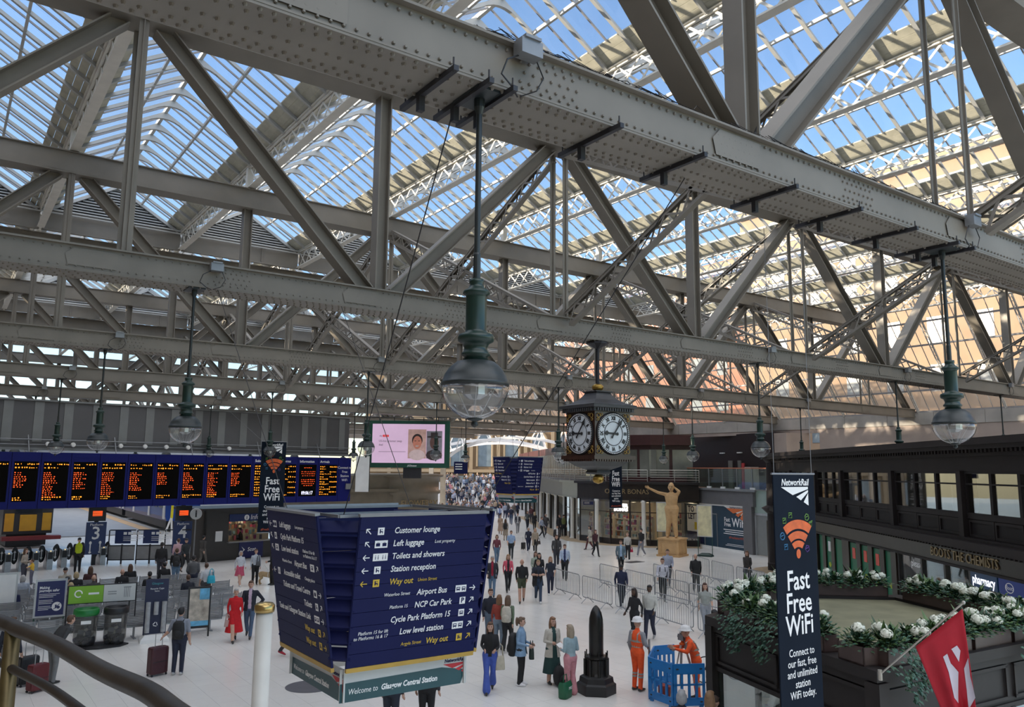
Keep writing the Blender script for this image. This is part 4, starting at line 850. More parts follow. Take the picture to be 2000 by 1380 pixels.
B1('office_partition', ch, mat('office_wall', (.42, .40, .34), .7, 0, .1, 1), *[(k_, k_+.12, .6, 2.6, 3.6, 5.9) for k_ in np.arange(2, L-2, 2.6)])
bnd = [fx(1545), fx(1594), fx(1645), fx(1744), fx(1879), fx(2062)]; bnd = [.4, bnd[0]]+bnd[1:]
for i in range(len(bnd)-1):
    a, b = bnd[i], bnd[i+1]
    B1('pilaster', ch, BW, (a-.14, a+.14, -.10, .4, 3.66, 5.66))
    n = 3 if b-a > 2.2 else 2
    for j in range(n):
        p = a+.16+j*(b-a-.32)/n; q = a+.16+(j+1)*(b-a-.32)/n
        B1('window_frame', ch, BW2, (p, p+.07, .02, .16, 4.34, 5.66), (q-.07, q, .02, .16, 4.34, 5.66), (p+.07, q-.07, .02, .16, 5.58, 5.66), (p+.07, q-.07, .02, .16, 5.24, 5.29), (p+.07, q-.07, .02, .16, 4.34, 4.40))
        B1('pane', ch, SHG, (p+.07, q-.07, .08, .09, 4.40, 5.24)); B1('pane', ch, SHG, (p+.07, q-.07, .08, .09, 5.29, 5.58))
        B1('spandrel_panel', ch, BW2, (p+.02, q-.02, .10, .3, 3.66, 4.22)); B1('panel_moulding', ch, BW, (p+.02, p+.10, .05, .1, 3.68, 4.2), (q-.10, q-.02, .05, .1, 3.68, 4.2), (p+.1, q-.1, .05, .1, 4.12, 4.2), (p+.1, q-.1, .05, .1, 3.68, 3.76))
B1('window_back', ch, BW2, (0, L, .30, .42, 3.6, 4.3), (0, L, .3, .42, 5.6, 6.1))
text('BOOTS THE CHEMISTS', .42, GLT, ch, frame(((fx(1812, 1085)+fx(1962, 1095))/2, -.02, 3.0), (1, 0, 0), (0, 0, 1)), 'CENTER', ext=.015, sx=.98, bold=.002)
# shopfront: green boarded doors, glazed bays, pharmacy sign
B1('shop_rear', ch, mat('shop_interior', (.14, .14, .14), .7, 0, .3, 1), (0, L, 3, 3.2, 0, 2.8)); DG = mat('door_green', (.008, .14, .065), .45, 0, .08, 2); YEL = mat('sticker_lime', (.5, .6, .05), .5, 0, 0); RP = mat('poster_red', (.7, .10, .07), .5, 0, .1, 6)
gx = [(1598, 1607), (1612, 1623), (1629, 1644), (1657, 1672), (1679, 1694), (1702, 1717), (1725, 1743)]
B1('door_piers', ch, BRONZE, (fx(1500, 1100), fx(1597, 1100), .0, .3, 0, 2.7), *[(fx(gx[i][1], 1110), fx(gx[i+1][0], 1110), .05, .3, 0, 2.7) for i in range(6)], (fx(1743, 1110), fx(1753, 1110), -.05, .3, 0, 2.7))
for i, (p, q) in enumerate(gx):
    a, b = fx(p, 1110), fx(q, 1110); dn = B1('green_door', ch, DG, (a, b, .12, .2, .05, 2.6))
    if i in (1, 3, 4, 5): B1('notice', dn, [WHITE, RP][i > 1], ((a+b)/2-.16, (a+b)/2+.16, .10, .12, 1.95, 2.4))
    if i in (1, 3, 4, 5, 6): g = MB(); g.box(((a+b)/2, .11, 1.35), (.28, .02, .10), Matrix.Rotation(.12, 3, 'Y')); g.box(((a+b)/2, .11, 1.35), (.16, .02, .2), Matrix.Rotation(.12, 3, 'Y')); g.build('sticker', YEL, dn)
sx_ = [1755, 1800, 1845, 1893, 1900]
for i in range(4): a = fx(sx_[i], 1115); B1('shop_mullion', ch, BROWN, (a-.06, a+.06, .0, .2, 0, 2.7))
for i in range(3): a, b = fx(sx_[i], 1115), fx(sx_[i+1], 1115); B1('pane', ch, SHG, (a+.06, b-.06, .08, .1, .2, 2.66)); B1('display', ch, GM_[i+1], (a+.3, b-.3, 1.2, 1.6, .1, 1.9)); B1('poster', ch, [RP, RP, WHITE][i], (a+.5*(b-a), a+.85*(b-a), .2, .22, 1.2, 2.0))
text('please', .34, TXW, ch, frame((fx(1777, 1110), .06, 2.42), (1, 0, 0), (0, 0, 1)), 'LEFT', bold=.004)
a, b = fx(1899, 1125), fx(1950, 1125); B1('pharmacy_sign', ch, mat('pharmacy_blue', (.01, .05, .13), .4, 0, .1, 2), (a, b, -.05, .1, 2.24, 2.66)); text('pharmacy', .36, mat('lit_white', (.9, .92, 1), .5, 0, 0, emit=.7), ch, frame(((a+b)/2, -.056, 2.45), (1, 0, 0), (0, 0, 1)), 'CENTER', bold=.008, sx=.9)
a = b+.08; b = a+2.2; lb_ = B1('brand_sign', ch, mat('brand_blue', (.005, .03, .22), .4, 0, .05, 2), (a, b, -.05, .1, 2.24, 2.66)); g = MB(); ring = [((a+.55)+.2*math.cos(2*PI*i/20), -.055, 2.45+.13*math.sin(2*PI*i/20)) for i in range(21)]; g.tube(ring, .012, 4, False); g.build('oval_logo', TXW, lb_); text('Boots', .17, TXW, lb_, frame((a+.55, -.056, 2.45), (1, 0, 0), (0, 0, 1)), 'CENTER', sh=.3)
B1('shop_goods', ch, GM_, *[(fx(1905, 1130)+.25*k_, fx(1905, 1130)+.25*k_+.2, 1.0, 1.3, .8, random.uniform(1.2, 2.0)) for k_ in range(16)]); B1('shop_tube', ch, WARM, (fx(1905, 1130), L-.3, 1.0, 1.1, 2.55, 2.6))
g = MB(); g.lathe([(2.2, 0), (2.2, .012)], 24, (40.2, 28.6, 0)); g.build('threshold', mat('mosaic_threshold', (.36, .27, .17), .6, 0, .2, 5), None); struct(bpy.context.scene.objects['threshold.001'] if 'threshold.001' in bpy.context.scene.objects else bpy.context.scene.objects['threshold'])
g = bpy.context.scene.objects.get('threshold.001'); 
if g: g.name = 'floor_mosaic'; g['label'] = 'tan mosaic floor patch at the corner of the chemist building'
# curved corner shaft of the chemist building
g = MB(); g.lathe([(.5, 0), (.5, .4), (.42, .45), (.42, 3.2), (.55, 3.3), (.75, 3.5), (.45, 3.65), (.4, 6.1), (.7, 6.4), (.75, 6.62), (0, 6.62)], 18, (39.75, 29.35, 0)); o = g.build('corner_turret', BW, None); o.parent = ch; o.matrix_parent_inverse = ch.matrix_basis.inverted()
# ---- flower kiosk of the far left with the screen above
fk = thing('flower_kiosk', 'curved tan flower shop block under the video screen', 'building', DP(800, 1000, 57)*1.0)
fk.location.z = 0; TAN = mat('tan_panel', (.20, .165, .12), .4, .1, .12, 1.5); TD = mat('tan_dark', (.09, .07, .05), .4, .1, .1, 2)
g = MB(); g.lathe([(3.1, 0), (3.1, .4), (3.0, .45), (3.0, 2.5), (3.15, 2.55), (3.15, 3.7), (3.3, 3.8), (3.3, 4.0), (3.2, 4.05), (3.2, 4.9), (3.5, 5.0), (3.55, 5.15), (3.0, 5.2), (0, 5.2)], 40, (0.2, 2.6, 0)); g.build('drum', TAN, fk, True)
g = MB(); rzk = math.atan2(U.y, U.x); g.box((-4.7, 2.0, 2.0), (7, 4.2, 4.0), None); g.box((-4.7, 1.9, 4.05), (7.2, 4.5, .2)); g.box((-4.7, 2.0, 4.6), (7, 4.0, 1.0)); o = g.build('wing', TAN, fk)
g = MB()
for q in range(10): a = -PI/2-1.1+q*.24; g.box((.2+3.02*math.cos(a), 2.6+3.02*math.sin(a), 1.3), (.55, .05, 2.2), Matrix.Rotation(a+PI/2, 3, 'Z'))
g.build('shop_window', TD, fk)
text('FLOWERBX', .62, GLT, fk, frame((.45, -.62, 3.12), (1, .12, 0), (0, 0, 1)), 'CENTER', ext=.02)
g = MB()
for q, m_ in ((-7.6, 0), (-6.7, 0), (-5.4, 1), (-3.8, 1)): g.box((q, -.13, 2.3), (.7, .06, 1.0), None, m_)
g.build('poster_frame', [WHITE, TD], fk)
# ---- far street facade, sunlit, and street blocks seen through the glass
SUNST = mat('sunlit_sandstone', (.19, .125, .065), .85, 0, .12, .4)
c0 = DP(965, 905, 135); far = thing('street_facade', 'sunlit sandstone street facade with arched windows at the far end', 'building', (c0.x, c0.y, 0), -.62)
B1('wall', far, SUNST, (-22, 26, 0, 3, 0, 26)); WN = mat('far_window', (.16, .20, .22), .2, 0, .2, 1); ST2 = mat('pale_stone', (.26, .195, .12), .85, 0, .1, .6)
for i in range(10):
    x = -20+4.6*i; g = MB(); n = 10; poly = [(x-1.1, 0, 6.0), (x+1.1, 0, 6.0)]+[(x+1.1*math.cos(PI*k_/n), 0, 10.5+1.1*math.sin(PI*k_/n)) for k_ in range(n+1)]
    g.prism(poly, (0, -.05, 0), (0, .1, 0)); wo = g.build('arched_window', WN, far)
    g = MB(); pts = [(x-1.3, -.1, 6.0)]+[(x-1.3*math.cos(PI*k_/n), -.1, 10.5+1.3*math.sin(PI*k_/n)) for k_ in range(n+1)]+[(x+1.3, -.1, 6.0)]; g.tube(pts, .2, 5); g.build('arch_moulding', ST2, far)
    B1('pilaster', far, ST2, (x+2.0, x+2.6, -.3, 0, 0, 14)); B1('shop_bay', far, WN, (x-1.6, x+1.6, -.1, .1, .4, 4.4)); B1('upper_window', far, WN, (x-.9, x+.9, -.08, .1, 15.5, 19))
B1('string', far, ST2, (-22, 26, -.4, 0, 5.0, 5.5), (-22, 26, -.5, 0, 13.6, 14.4))
# arched white ribs of the far entrance
for i, (px, D) in enumerate(((960, 100), (975, 112), (1010, 92))):
    p = DP(px, 900, D); t = thing('entrance_arch', 'white arched steel rib over the far entrance, %s' % ('middle one', 'rearmost one', 'front one')[i], 'arch', (p.x, p.y, 0), -.62, 'white arches over the far entrance')
    g = MB(); n = 16; R_ = 9.5 if i < 2 else 8.5
    pts = [(-R_*math.cos(PI*k_/n), 0, 5.6+3.6*math.sin(PI*k_/n)) for k_ in range(n+1)]
    for k_ in range(n): g.bar(pts[k_], pts[k_+1], .35, .4, (0, 1, 0))
    g.build('arch_rib', WHITE, t); g = MB()
    for k_ in range(1, n): g.bar(pts[k_], (pts[k_][0]+.6*(1 if k_ % 2 else -1), 0, 10.2), .14, .14, (0, 1, 0))
    g.build('struts', WHITE, t, kind='stuff')
    for s_ in (-1, 1): B1('column', t, mat('cream_pier', (.45, .38, .28), .6, 0, .1, 2), (s_*R_-.3, s_*R_+.3, -.3, .3, 0, 9.5))
# street blocks beyond the side glazing (catch the low sun)
for nm, lab, x0_, x1_, y0_, y1_, h_, m_ in (('street_block', 'sandstone street block beyond the side glazing', 60, 74, -10, 47, 30, STONE), ('street_block', 'red sandstone street block beyond the side glazing', 64, 78, 47.5, 78, 27, RED)):
    t = thing(nm, lab, 'building', (0, 0, 0), 0, 'blocks across the street'); B1('wall', t, m_, (x0_, x1_, y0_, y1_, 0, h_))
    for z in np.arange(8, h_-2, 3.6):
        for y in np.arange(y0_+2, y1_-2, 3.4):
            if seen((x0_, y, z)): B1('window', t, WN, (x0_-.03, x0_+.1, y-.65, y+.65, z, z+2.0))
    B1('cornice', t, ST2, (x0_-.5, x0_, y0_, y1_, h_-1, h_-.3))
# ramp at the far entrance
g = MB(); a = DP(930, 985, 88); 
g.add([(48, 84, .0), (66, 74, .0), (92, 118, 4.3), (74, 128, 4.3), (74, 128, -.2), (92, 118, -.2)], [(0, 1, 2, 3), (0, 3, 4), (1, 5, 2), (3, 2, 5, 4)]); o = g.build('floor_ramp', mat('ramp_paving', (.42, .41, .40), .5, 0, .1, 1)); struct(o, 'ramp climbing to the far street entrance')
# ================================================================== things on the concourse
STL = mat('bare_steel', (.34, .35, .36), .35, .7, .08, 8); SLT = mat('seat_grey', (.22, .225, .235), .5, .1, .08, 6)
# ---- benches
def bench_proto():
    t = thing('bench', 'x', 'bench', (0, 0, 0), 0, 'grey slatted benches facing the departure board')
    for i in range(3):
        x = -.78+.78*i; a = MB()
        for j in range(8): a.box((x, -.02-.012*j, .46+.052*j), (.70, .02, .036), Matrix.Rotation(.2, 3, 'X'))
        for q in (-.345, .345): a.bar((x+q, -.0, .42), (x+q, -.11, .88), .03, .03)
        put('backrest', a.mesh('backrest', SLT), t)
        a = MB()
        for j in range(7): a.bx(x-.35, x+.35, .04+.065*j, .085+.065*j, .415, .435)
        put('seat', a.mesh('seat', SLT), t)
    a = MB(); a.bx(-1.2, 1.2, .18, .28, .34, .41); put('beam', a.mesh('beam', STL), t)
    for q in (-.8, .8):
        a = MB(); a.bx(q-.03, q+.03, .2, .26, 0, .36); a.bx(q-.035, q+.035, -.05, .5, 0, .035); put('leg', a.mesh('leg', STL), t)
    for q in (-1.17, 1.17):
        a = MB(); a.tube([(q, .02, .45), (q, .03, .64), (q, .38, .64), (q, .4, .45)], .016, 6); put('armrest', a.mesh('armrest', STL), t)
    return t
bp = bench_proto(); first = True
BROW = [(38.6, 1.2, 4, 'sixth'), (36.9, 2.6, 3, 'fifth'), (35.5, 1.0, 4, 'fourth'), (33.7, .6, 4, 'third'), (31.9, .4, 4, 'second'), (29.3, 1.4, 3, 'nearest')]
PLC = ['leftmost bench', 'second bench from the left', 'third bench from the left', 'rightmost bench']
for (y, x0_, n, nm) in BROW:
    for i in range(n):
        o = bp if first else copy_tree(bp); first = False
        o.location = (x0_+1.2+2.42*i, y-.05*i, 0); o['label'] = '%s of the %s grey bench row' % (PLC[i] if i < n-1 else PLC[3], nm)
# ---- poster stands, bins, cup stand, screen stand
def stand(px, py, w_, h_, label, face, rz=0, z0=.75, base=GREEN, legs=True):
    p = G(px, py); t = thing('poster_stand', label, 'sign', (p.x, p.y, 0), rz); fr = mat('stand_green', (.02, .07, .05), .5, 0, .1, 4)
    a = MB(); a.lathe([(w_*.75, 0), (w_*.7, .1), (w_*.35, .22)], 4, a0=PI/4, sy=.55); put('base', a.mesh('base', base), t)
    a = MB()
    for q in (-w_/2, w_/2): a.tube([(q, 0, .1), (q, 0, z0+h_+.05)], .025, 6)
    put('legs', a.mesh('legs', fr), t)
    a = MB(); a.bx(-w_/2-.04, w_/2+.04, -.03, .03, z0-.04, z0+h_+.05); put('board_frame', a.mesh('board_frame', mat('stand_silver', (.5, .51, .51), .4, .4, .05, 4)), t)
    a = MB(); a.bx(-w_/2+.02, w_/2-.02, -.036, -.03, z0+.02, z0+h_-.02); put('poster', a.mesh('poster', face), t)
    return t, w_, h_, z0
NVY2 = mat('poster_navy', (.025, .03, .11), .5, 0, .05, 2)
t, w_, h_, z0 = stand(92, 1240, .86, 1.15, 'navy journey-safety poster stand before the benches', NVY2, -.05, .62)
PM_ = lambda x, z: frame((x, -.04, z), (1, 0, 0), (0, 0, 1))
text('Making\njourneys safer', .115, TXW, t, PM_(-.34, 1.5), 'LEFT', bold=.003, sp=.85, sx=.9)
a = MB()
for i, q in enumerate((.6, .5, .42, 0, .4, .42, .38, 0, .36, .42, .3)): a.bx(-.34, -.34+max(q, .01), -.041, -.037, 1.33-.05*i, 1.345-.05*i)
a.build('small_print', TXW, t, kind='stuff'); a = MB(); ring = [(.2+.14*math.cos(2*PI*i/20), -.04, .92+.14*math.sin(2*PI*i/20)) for i in range(21)]; a.lathe([(0, 0), (.145, 0), (.145, .004)], 24); o = a.build('round_badge', TXW, t); o.matrix_local = PM_(.2, .92)
a = MB(); a.bar((-.09, -.09, .006), (.09, .09, .006), .02, .004); a.bx(-.05, .0, -.06, .06, .003, .006); a.ell((.05, -.03, .005), (.05, .05, .002), 10, 4); o = a.build('badge_symbol', NVY2, t); o.matrix_local = PM_(.2, .92)
stand(-2, 1225, .8, 1.2, 'pale poster stand cut by the left edge of view', WHITE, -.05, .6)
# bins with banner board above
p = G(193, 1262); t = thing('recycling_station', 'pair of clear recycling bins under a green and grey sign', 'bin', (p.x, p.y, 0), -.12); CLR = glass('bin_clear', (.62, .63, .62), .30, .06, (.45, .45, .45), .1)
a = MB(); a.lathe([(.62, 0), (.62, .04), (.5, .08)], 8, sx=1.35, sy=.75); a.build('base', BLACK, t)
for s_, m_, nm in ((-.42, mat('bin_green', (.01, .17, .035), .35, 0, .1, 3), 'green'), (.42, BLACK, 'black')):
    a = MB(); a.lathe([(.27, .06), (.33, .25), (.33, .95), (.34, 1.0)], 20, (s_, 0, 0)); a.build('clear_sack', CLR, t, True)
    a = MB(); a.lathe([(.34, .98), (.36, .99), (.37, 1.05), (.36, 1.16), (.33, 1.19), (.24, 1.15), (.22, 1.08)], 22, (s_, 0, 0)); a.build('lid', m_, t, True)
    a = MB(); random.seed(4)
    for i in range(26): r_ = random.uniform(0, .24); q = random.uniform(0, 6.28); a.box((s_+r_*math.cos(q), r_*math.sin(q), random.uniform(.1, .55)), [random.uniform(.08, .2) for _ in range(3)], Matrix.Rotation(q, 3, 'X') @ Matrix.Rotation(q*2, 3, 'Z'), random.randrange(3))
    a.build('rubbish', [GM_[5], GREY, GM_[3]], t, kind='stuff')
    a = MB(); a.bx(s_-.14, s_+.14, -.345, -.335, .76, .86); a.build('bin_label', WHITE, t)
a = MB(); a.tube([(-.98, .3, 0), (-.98, .3, 1.85)], .02, 6); a.tube([(.98, .3, .8), (.98, .3, 1.85)], .02, 6); a.bx(-.98, .98, .28, .32, 1.28, 1.86); a.build('sign_frame', DARK, t)
LG = mat('recycle_green', (.20, .42, .03), .5, 0, .05, 2); a = MB(); a.bx(-.95, .02, .262, .28, 1.31, 1.83); a.build('green_panel', LG, t); a = MB(); a.bx(.03, .95, .262, .28, 1.31, 1.83); a.build('grey_panel', PALE, t)
a = MB(); ring = [(-.68+.1*math.cos(2*PI*i/16), .258, 1.6+.1*math.sin(2*PI*i/16)) for i in range(15)]; a.tube(ring, .022, 5); a.bx(-.4, -.1, .256, .26, 1.56, 1.62); a.build('recycle_symbol', TXW, t)
a = MB(); 
for i in range(4): a.bx(.62+.05*i, .64+.05*i, .256, .26, 1.42, 1.72)
a.bx(.60, .82, .256, .26, 1.72, 1.75); a.bx(.15, .4, .256, .26, 1.6, 1.63); a.bx(.15, .4, .256, .26, 1.53, 1.56); a.build('bin_symbol', GREY, t)
# coffee cup recycling stand
p = G(300, 1252); t = thing('cup_stand', 'tall navy coffee cup recycling stand with white base', 'stand', (p.x, p.y, 0), -.1)
a = MB(); a.lathe([(.62, 0), (.6, .1), (.42, .24)], 4, a0=PI/4, sy=.6); a.build('base', WHITE, t); NV3 = mat('stand_navy', (.008, .012, .05), .4, 0, .05, 3)
a = MB(); a.bx(-.34, .34, -.02, .08, .22, 1.95); a.build('back_board', NV3, t)
for q in (-.24, 0, .24): a = MB(); a.tube([(q, -.09, .3 if q else .85), (q, -.09, 1.25)], .075, 12); a.build('cup_tube', mat('cup_clear', (.35, .36, .37), .2, 0, .15, 9), t)
text('Glasgow', .1, mat('teal_print', (.05, .3, .35), .5, 0, 0), t, frame((0, -.03, 1.82), (1, 0, 0), (0, 0, 1)), 'CENTER'); text('Recycle Cups\nhere', .075, TXW, t, frame((0, -.03, 1.62), (1, 0, 0), (0, 0, 1)), 'CENTER')
a = MB(); 
for i in range(3): q = 2*PI*i/3+PI/2; a.bar((.07*math.cos(q), -.1, .55+.07*math.sin(q)), (.07*math.cos(q+1.6), -.1, .55+.07*math.sin(q+1.6)), .02, .035, (0, 1, 0))
a.build('recycle_mark', TXW, t)
# A-board with a picture
p = G(385, 1243); t = thing('advert_screen', 'black framed advertising board with a blue and sandy picture by the benches', 'sign', (p.x, p.y, 0), -.15)
a = MB(); a.bx(-.36, .36, -.04, .04, .28, 1.62); a.bx(-.36, -.31, -.03, .03, 0, .28); a.bx(.31, .36, -.03, .03, 0, .28); a.build('frame', BLACK, t); a = MB(); a.bx(-.31, .31, -.046, -.04, .36, 1.56); a.build('picture', mat('advert_sand', (.40, .36, .30), .4, 0, .5, 5), t)
a = MB(); a.bx(.0, .31, -.05, -.046, 1.2, 1.56); a.bx(-.31, .31, -.05, -.046, .36, .52); a.build('picture_sky', mat('advert_sky', (.12, .40, .62), .4, 0, .3, 6), t)
# ---- ticket gates
def gate_proto():
    t = thing('ticket_gate', 'x', 'gate', (0, 0, 0), 0, 'ticket gates at the platform line')
    a = MB(); a.bx(-.14, .14, 0, 1.7, 0, .95); a.bx(-.16, .16, -.05, 1.75, .95, 1.0); put('cabinet', a.mesh('cabinet', STL), t)
    a = MB(); a.bx(-.12, .12, -.02, 0, .55, .92); put('reader', a.mesh('reader', BLACK), t); a = MB(); a.ell((0, -.03, .98), (.05, .03, .04), 8, 5); put('lamp', a.mesh('lamp', mat('gate_lamp', (.8, .6, .3), .5, 0, 0, emit=.6)), t)
    for q in (-1, 1):
        a = MB(); pts = [(q*.14, 0), (q*.42, 0)]; n = 8
        prof = [(q*(.15+.14*(1-math.cos(PI*i/n))), .55+.62*(i/n)) for i in range(n+1)]
        a.ell((q*.32, .85, .78), (.17, .03, .46), 14, 8); pd = put('paddle', a.mesh('paddle', BLACK), t)
        a = MB(); a.bx(q*.32-.02, q*.32+.02, .81, .82, .6, .95); a.add([(q*.32-.07, .812, .93), (q*.32+.07, .812, .93), (q*.32, .812, 1.05)], [(0, 1, 2)]); a.add([(q*.32-.07, .812, .6), (q*.32+.07, .812, .6), (q*.32, .812, .48)], [(2, 1, 0)]); put('arrow', a.mesh('arrow', TXW), pd)
    return t
gp_ = gate_proto()
GPX = [(-12, 1120), (14, 1118), (42, 1116), (68, 1114), (96, 1112), (124, 1108), (150, 1105), (200, 1103)]
for i, q in enumerate(GPX):
    o = gp_ if i == 0 else copy_tree(gp_); p = G(*q); o.location = (p.x, p.y, 0); o['label'] = '%s ticket gate from the left in the gate line' % (ORD[i] if i else 'first')
# platform totems and sign boards
def totem(px, py, num, label):
    p = G(px, py); t = thing('platform_totem', label, 'sign', (p.x, p.y, 0), .02, 'platform number totems'); a = MB(); a.bx(-.10, .10, 0, .2, 0, 5.0); a.build('post', DARK, t)
    a = MB(); a.bx(-.45, .45, -.1, .05, 2.45, 3.3); a.build('display_case', BLACK, t); a = MB()
    for i in range(5): a.bx(-.25, .25, -.11, -.1, 2.75+.06*i, 2.78+.06*i)
    a.build('amber_text', AMR, t, kind='stuff'); a = MB(); a.bx(-.52, .52, -.08, .05, .6, 2.4); a.build('number_panel', mat('panel_blue', (.012, .03, .12), .4, 0, .05, 2), t)
    text(num, 1.0, TXW, t, frame((0, -.085, 1.75), (1, 0, 0), (0, 0, 1)), 'CENTER', bold=.01); text('Platform', .2, TXW, t, frame((0, -.085, 2.25), (1, 0, 0), (0, 0, 1)), 'CENTER')
    a = MB()
    for q in (-.25, .25): a.bx(q-.03, q+.03, -.09, -.08, .75, 1.2); a.ell((q, -.085, 1.25), (.07, .004, .09), 8, 5); a.ell((q, -.085, .72), (.07, .004, .06), 8, 5)
    a.build('arrow_print', TXW, t); a = MB(); a.bx(-.5, .5, -.3, .3, 3.5, 3.6); a.bx(-.45, .45, -.1, .1, 3.6, 4.2); a.build('shelf', GREY, t)
totem(182, 1103, '3', 'blue platform three totem behind the gates'); totem(352, 1099, '4', 'blue platform four totem beside the information kiosk')
p = G(208, 1101); q = G(372, 1099); t = thing('gate_fence', 'low steel fence with notice boards right of the gates', 'fence', (p.x, p.y, 0), math.atan2(q.y-p.y, q.x-p.x)); L = (q-p).length
for i in range(3):
    a, b = L*i/3+.06, L*(i+1)/3-.06; B1('panel', t, mat('fence_panel', (.30, .30, .30), .5, .2, .1, 3), (a, (a+b)/2-.04, -.02, .02, .25, 1.0), ((a+b)/2+.04, b, -.02, .02, .25, 1.0)); B1('post', t, DARK, (a-.05, a, -.04, .04, 0, 1.9), ((a+b)/2-.04, (a+b)/2+.04, -.04, .04, 0, 1.1)); [B1('rail', t, DARK, (a, b, -.03, .03, z, z+.06)) for z in (1.0, 1.88, .2)]
    if i < 2:
        B1('notice', t, mat('panel_blue', (.012, .03, .12), .4, 0, .05, 2), (a+.3, b-.25, -.05, -.03, 1.15, 1.9)); B1('notice_print', t, TXW, *[(a+.75+.25*k_, a+.93+.25*k_, -.056, -.05, 1.65, 1.8) for k_ in range(4)], *[(a+.75, a+1.9-.2*k_, -.056, -.05, 1.5-.1*k_, 1.53-.1*k_) for k_ in range(3)], kind='stuff')
# ---- information kiosk
pa, pb = (13.33, 49.95), (18.9, 51.3); t = thing('information_kiosk', 'dark information kiosk with lit counter under the departure board', 'kiosk'); L = loc_facade(t, pa, pb); KD = mat('kiosk_dark', (.040, .038, .036), .5, 0, .08, 2)
B1('walls', t, KD, (0, L, 0, .15, 0, 1.05), (0, 1.6, 0, .15, 1.05, 3.0), (L-.3, L, 0, .15, 1.05, 3.0), (1.6, L-.3, 0, .15, 2.35, 3.0), (0, .15, 0, 3, 0, 3.0), (0, L, 2.9, 3.05, 0, 3.0)); B1('roof', t, KD, (-.3, L+.3, -.3, 3.3, 3.0, 3.12)); B1('counter', t, GREY, (1.5, L-.2, -.25, .4, 1.02, 1.08))
B1('sign_band', t, mat('panel_blue', (.012, .03, .12), .4, 0, .05, 2), (1.6, L-.2, -.04, 0, 2.28, 2.72)); text('Information', .42, TXW, t, frame((4.0, -.05, 2.5), (1, 0, 0), (0, 0, 1)), 'CENTER', sh=.12); a = MB(); a.lathe([(0, 0), (.17, 0), (.17, .01)], 20); o = a.build('badge', TXW, t); o.matrix_local = frame((2.75, -.05, 2.5), (1, 0, 0), (0, 0, 1)); text('i', .3, NAVY, t, frame((2.75, -.063, 2.5), (1, 0, 0), (0, 0, 1)), 'CENTER', bold=.01)
B1('back_shelves', t, CRM, (.2, L-.2, 1.8, 1.9, .2, 2.9)); random.seed(8); a = MB()
for i in range(90): x = random.uniform(1.7, L-.4); z = random.choice((1.1, 1.45, 1.8, 2.1)); a.box((x, random.uniform(.5, 1.7), z+.1), (.16, .05, random.uniform(.15, .3)), None, random.randrange(10))
a.build('leaflets', GM_, t, kind='stuff'); B1('counter_lamp', t, WARM, (1.8, L-.5, .6, .75, 2.3, 2.33)); B1('notice', t, WHITE, (.75, 1.2, -.02, 0, 1.15, 1.75)); B1('poster', t, mat('scot_navy', (.01, .015, .10), .5, 0, .05, 2), (2.35, 4.0, -.03, 0, .05, 1.0)); text('Scot', .32, TXW, t, frame((3.2, -.04, .55), (1, 0, 0), (0, 0, 1)), 'CENTER', sh=.15, bold=.005)
a = MB(); a.add([(2.5, -.04, .35), (2.75, -.04, .55), (2.5, -.04, .75), (2.65, -.04, .55)], [(0, 1, 3), (1, 2, 3)]); a.build('emblem', TXW, t)
p = DP(383, 1003, 46.5); t = thing('information_disc', 'round pale information disc standing left of the kiosk', 'sign', p, -.2); a = MB(); a.lathe([(0, -.06), (.30, -.06), (.33, 0), (.30, .06), (0, .06)], 28); o = a.build('disc', PALE, t); o.matrix_local = frame((0, 0, 0), (1, 0, 0), (0, 0, 1)); text('i', .55, BLACK, t, frame((0, -.065, 0), (1, 0, 0), (0, 0, 1)), 'CENTER', bold=.02); a = MB(); a.tube([(0, .08, 0), (0, .08, -p.z)], .04, 8); a.build('pole', GREY, t)
# ---- trains and platforms beyond the gates
p1 = G(318, 1040); p2 = G(205, 1003); dv = (p2-p1).normalized(); t = thing('blue_train', 'blue and white train standing at platform four beyond the gates', 'train', (p1.x, p1.y, 0), math.atan2(dv.y, dv.x)-PI/2)
BT = mat('train_blue', (.01, .05, .26), .3, 0, .05, 2); TWN = mat('train_window', (.02, .025, .03), .1, 0, .1, 3)
for i in range(3):
    y0 = 22*i; a = MB(); a.prism([(.3, y0, .95), (.18, y0, 1.3), (.15, y0, 2.6), (.35, y0, 3.5), (.9, y0, 3.9), (2.2, y0, 3.9), (2.8, y0, 3.5), (3.0, y0, 2.6), (3.0, y0, 1.3), (2.8, y0, .95)], (0, .3, 0), (0, 21.7, 0)); a.build('carriage', BT, t)
    for j in range(9): y = y0+1.5+2.2*j; B1('window', t, TWN, (.12, .16, y, y+1.5, 2.0, 2.85))
    for y in (y0+.5, y0+6.9, y0+14.5, y0+20.6): B1('door', t, WHITE, (.10, .2, y, y+.7, 1.1, 3.3))
    B1('underframe', t, BLACK, (.4, 2.8, y0+1, y0+21, .3, .95))
a = MB(); a.prism([(-9, 0, 0), (0, 0, 0), (0, 70, 0), (-9, 70, 0)], (0, -1, .0), (0, -1, .06)); a.build('platform', mat('platform_grey', (.22, .23, .24), .6, 0, .1, 1), t); B1('platform_edge', t, mat('edge_tan', (.45, .30, .16), .7, 0, .1, 2), (-1.1, -.2, -1, 69, .06, .07))
a = MB(); p = G(331, 1052); q = thing('yellow_post', 'bright yellow post at the head of platform four', 'post', (p.x, p.y, 0)); a.tube([(.05, 0, 1.6), (.1, 0, 4.4)], .10, 8); a.build('upper_tube', mat('post_yellow', (.75, .65, .02), .5, 0, .1, 3), q); a = MB(); a.tube([(-.5, 0, 0), (.05, 0, 1.7)], .07, 8); a.tube([(.15, 0, 0), (.05, 0, 1.7)], .07, 8); a.build('stay', WHITE, q)
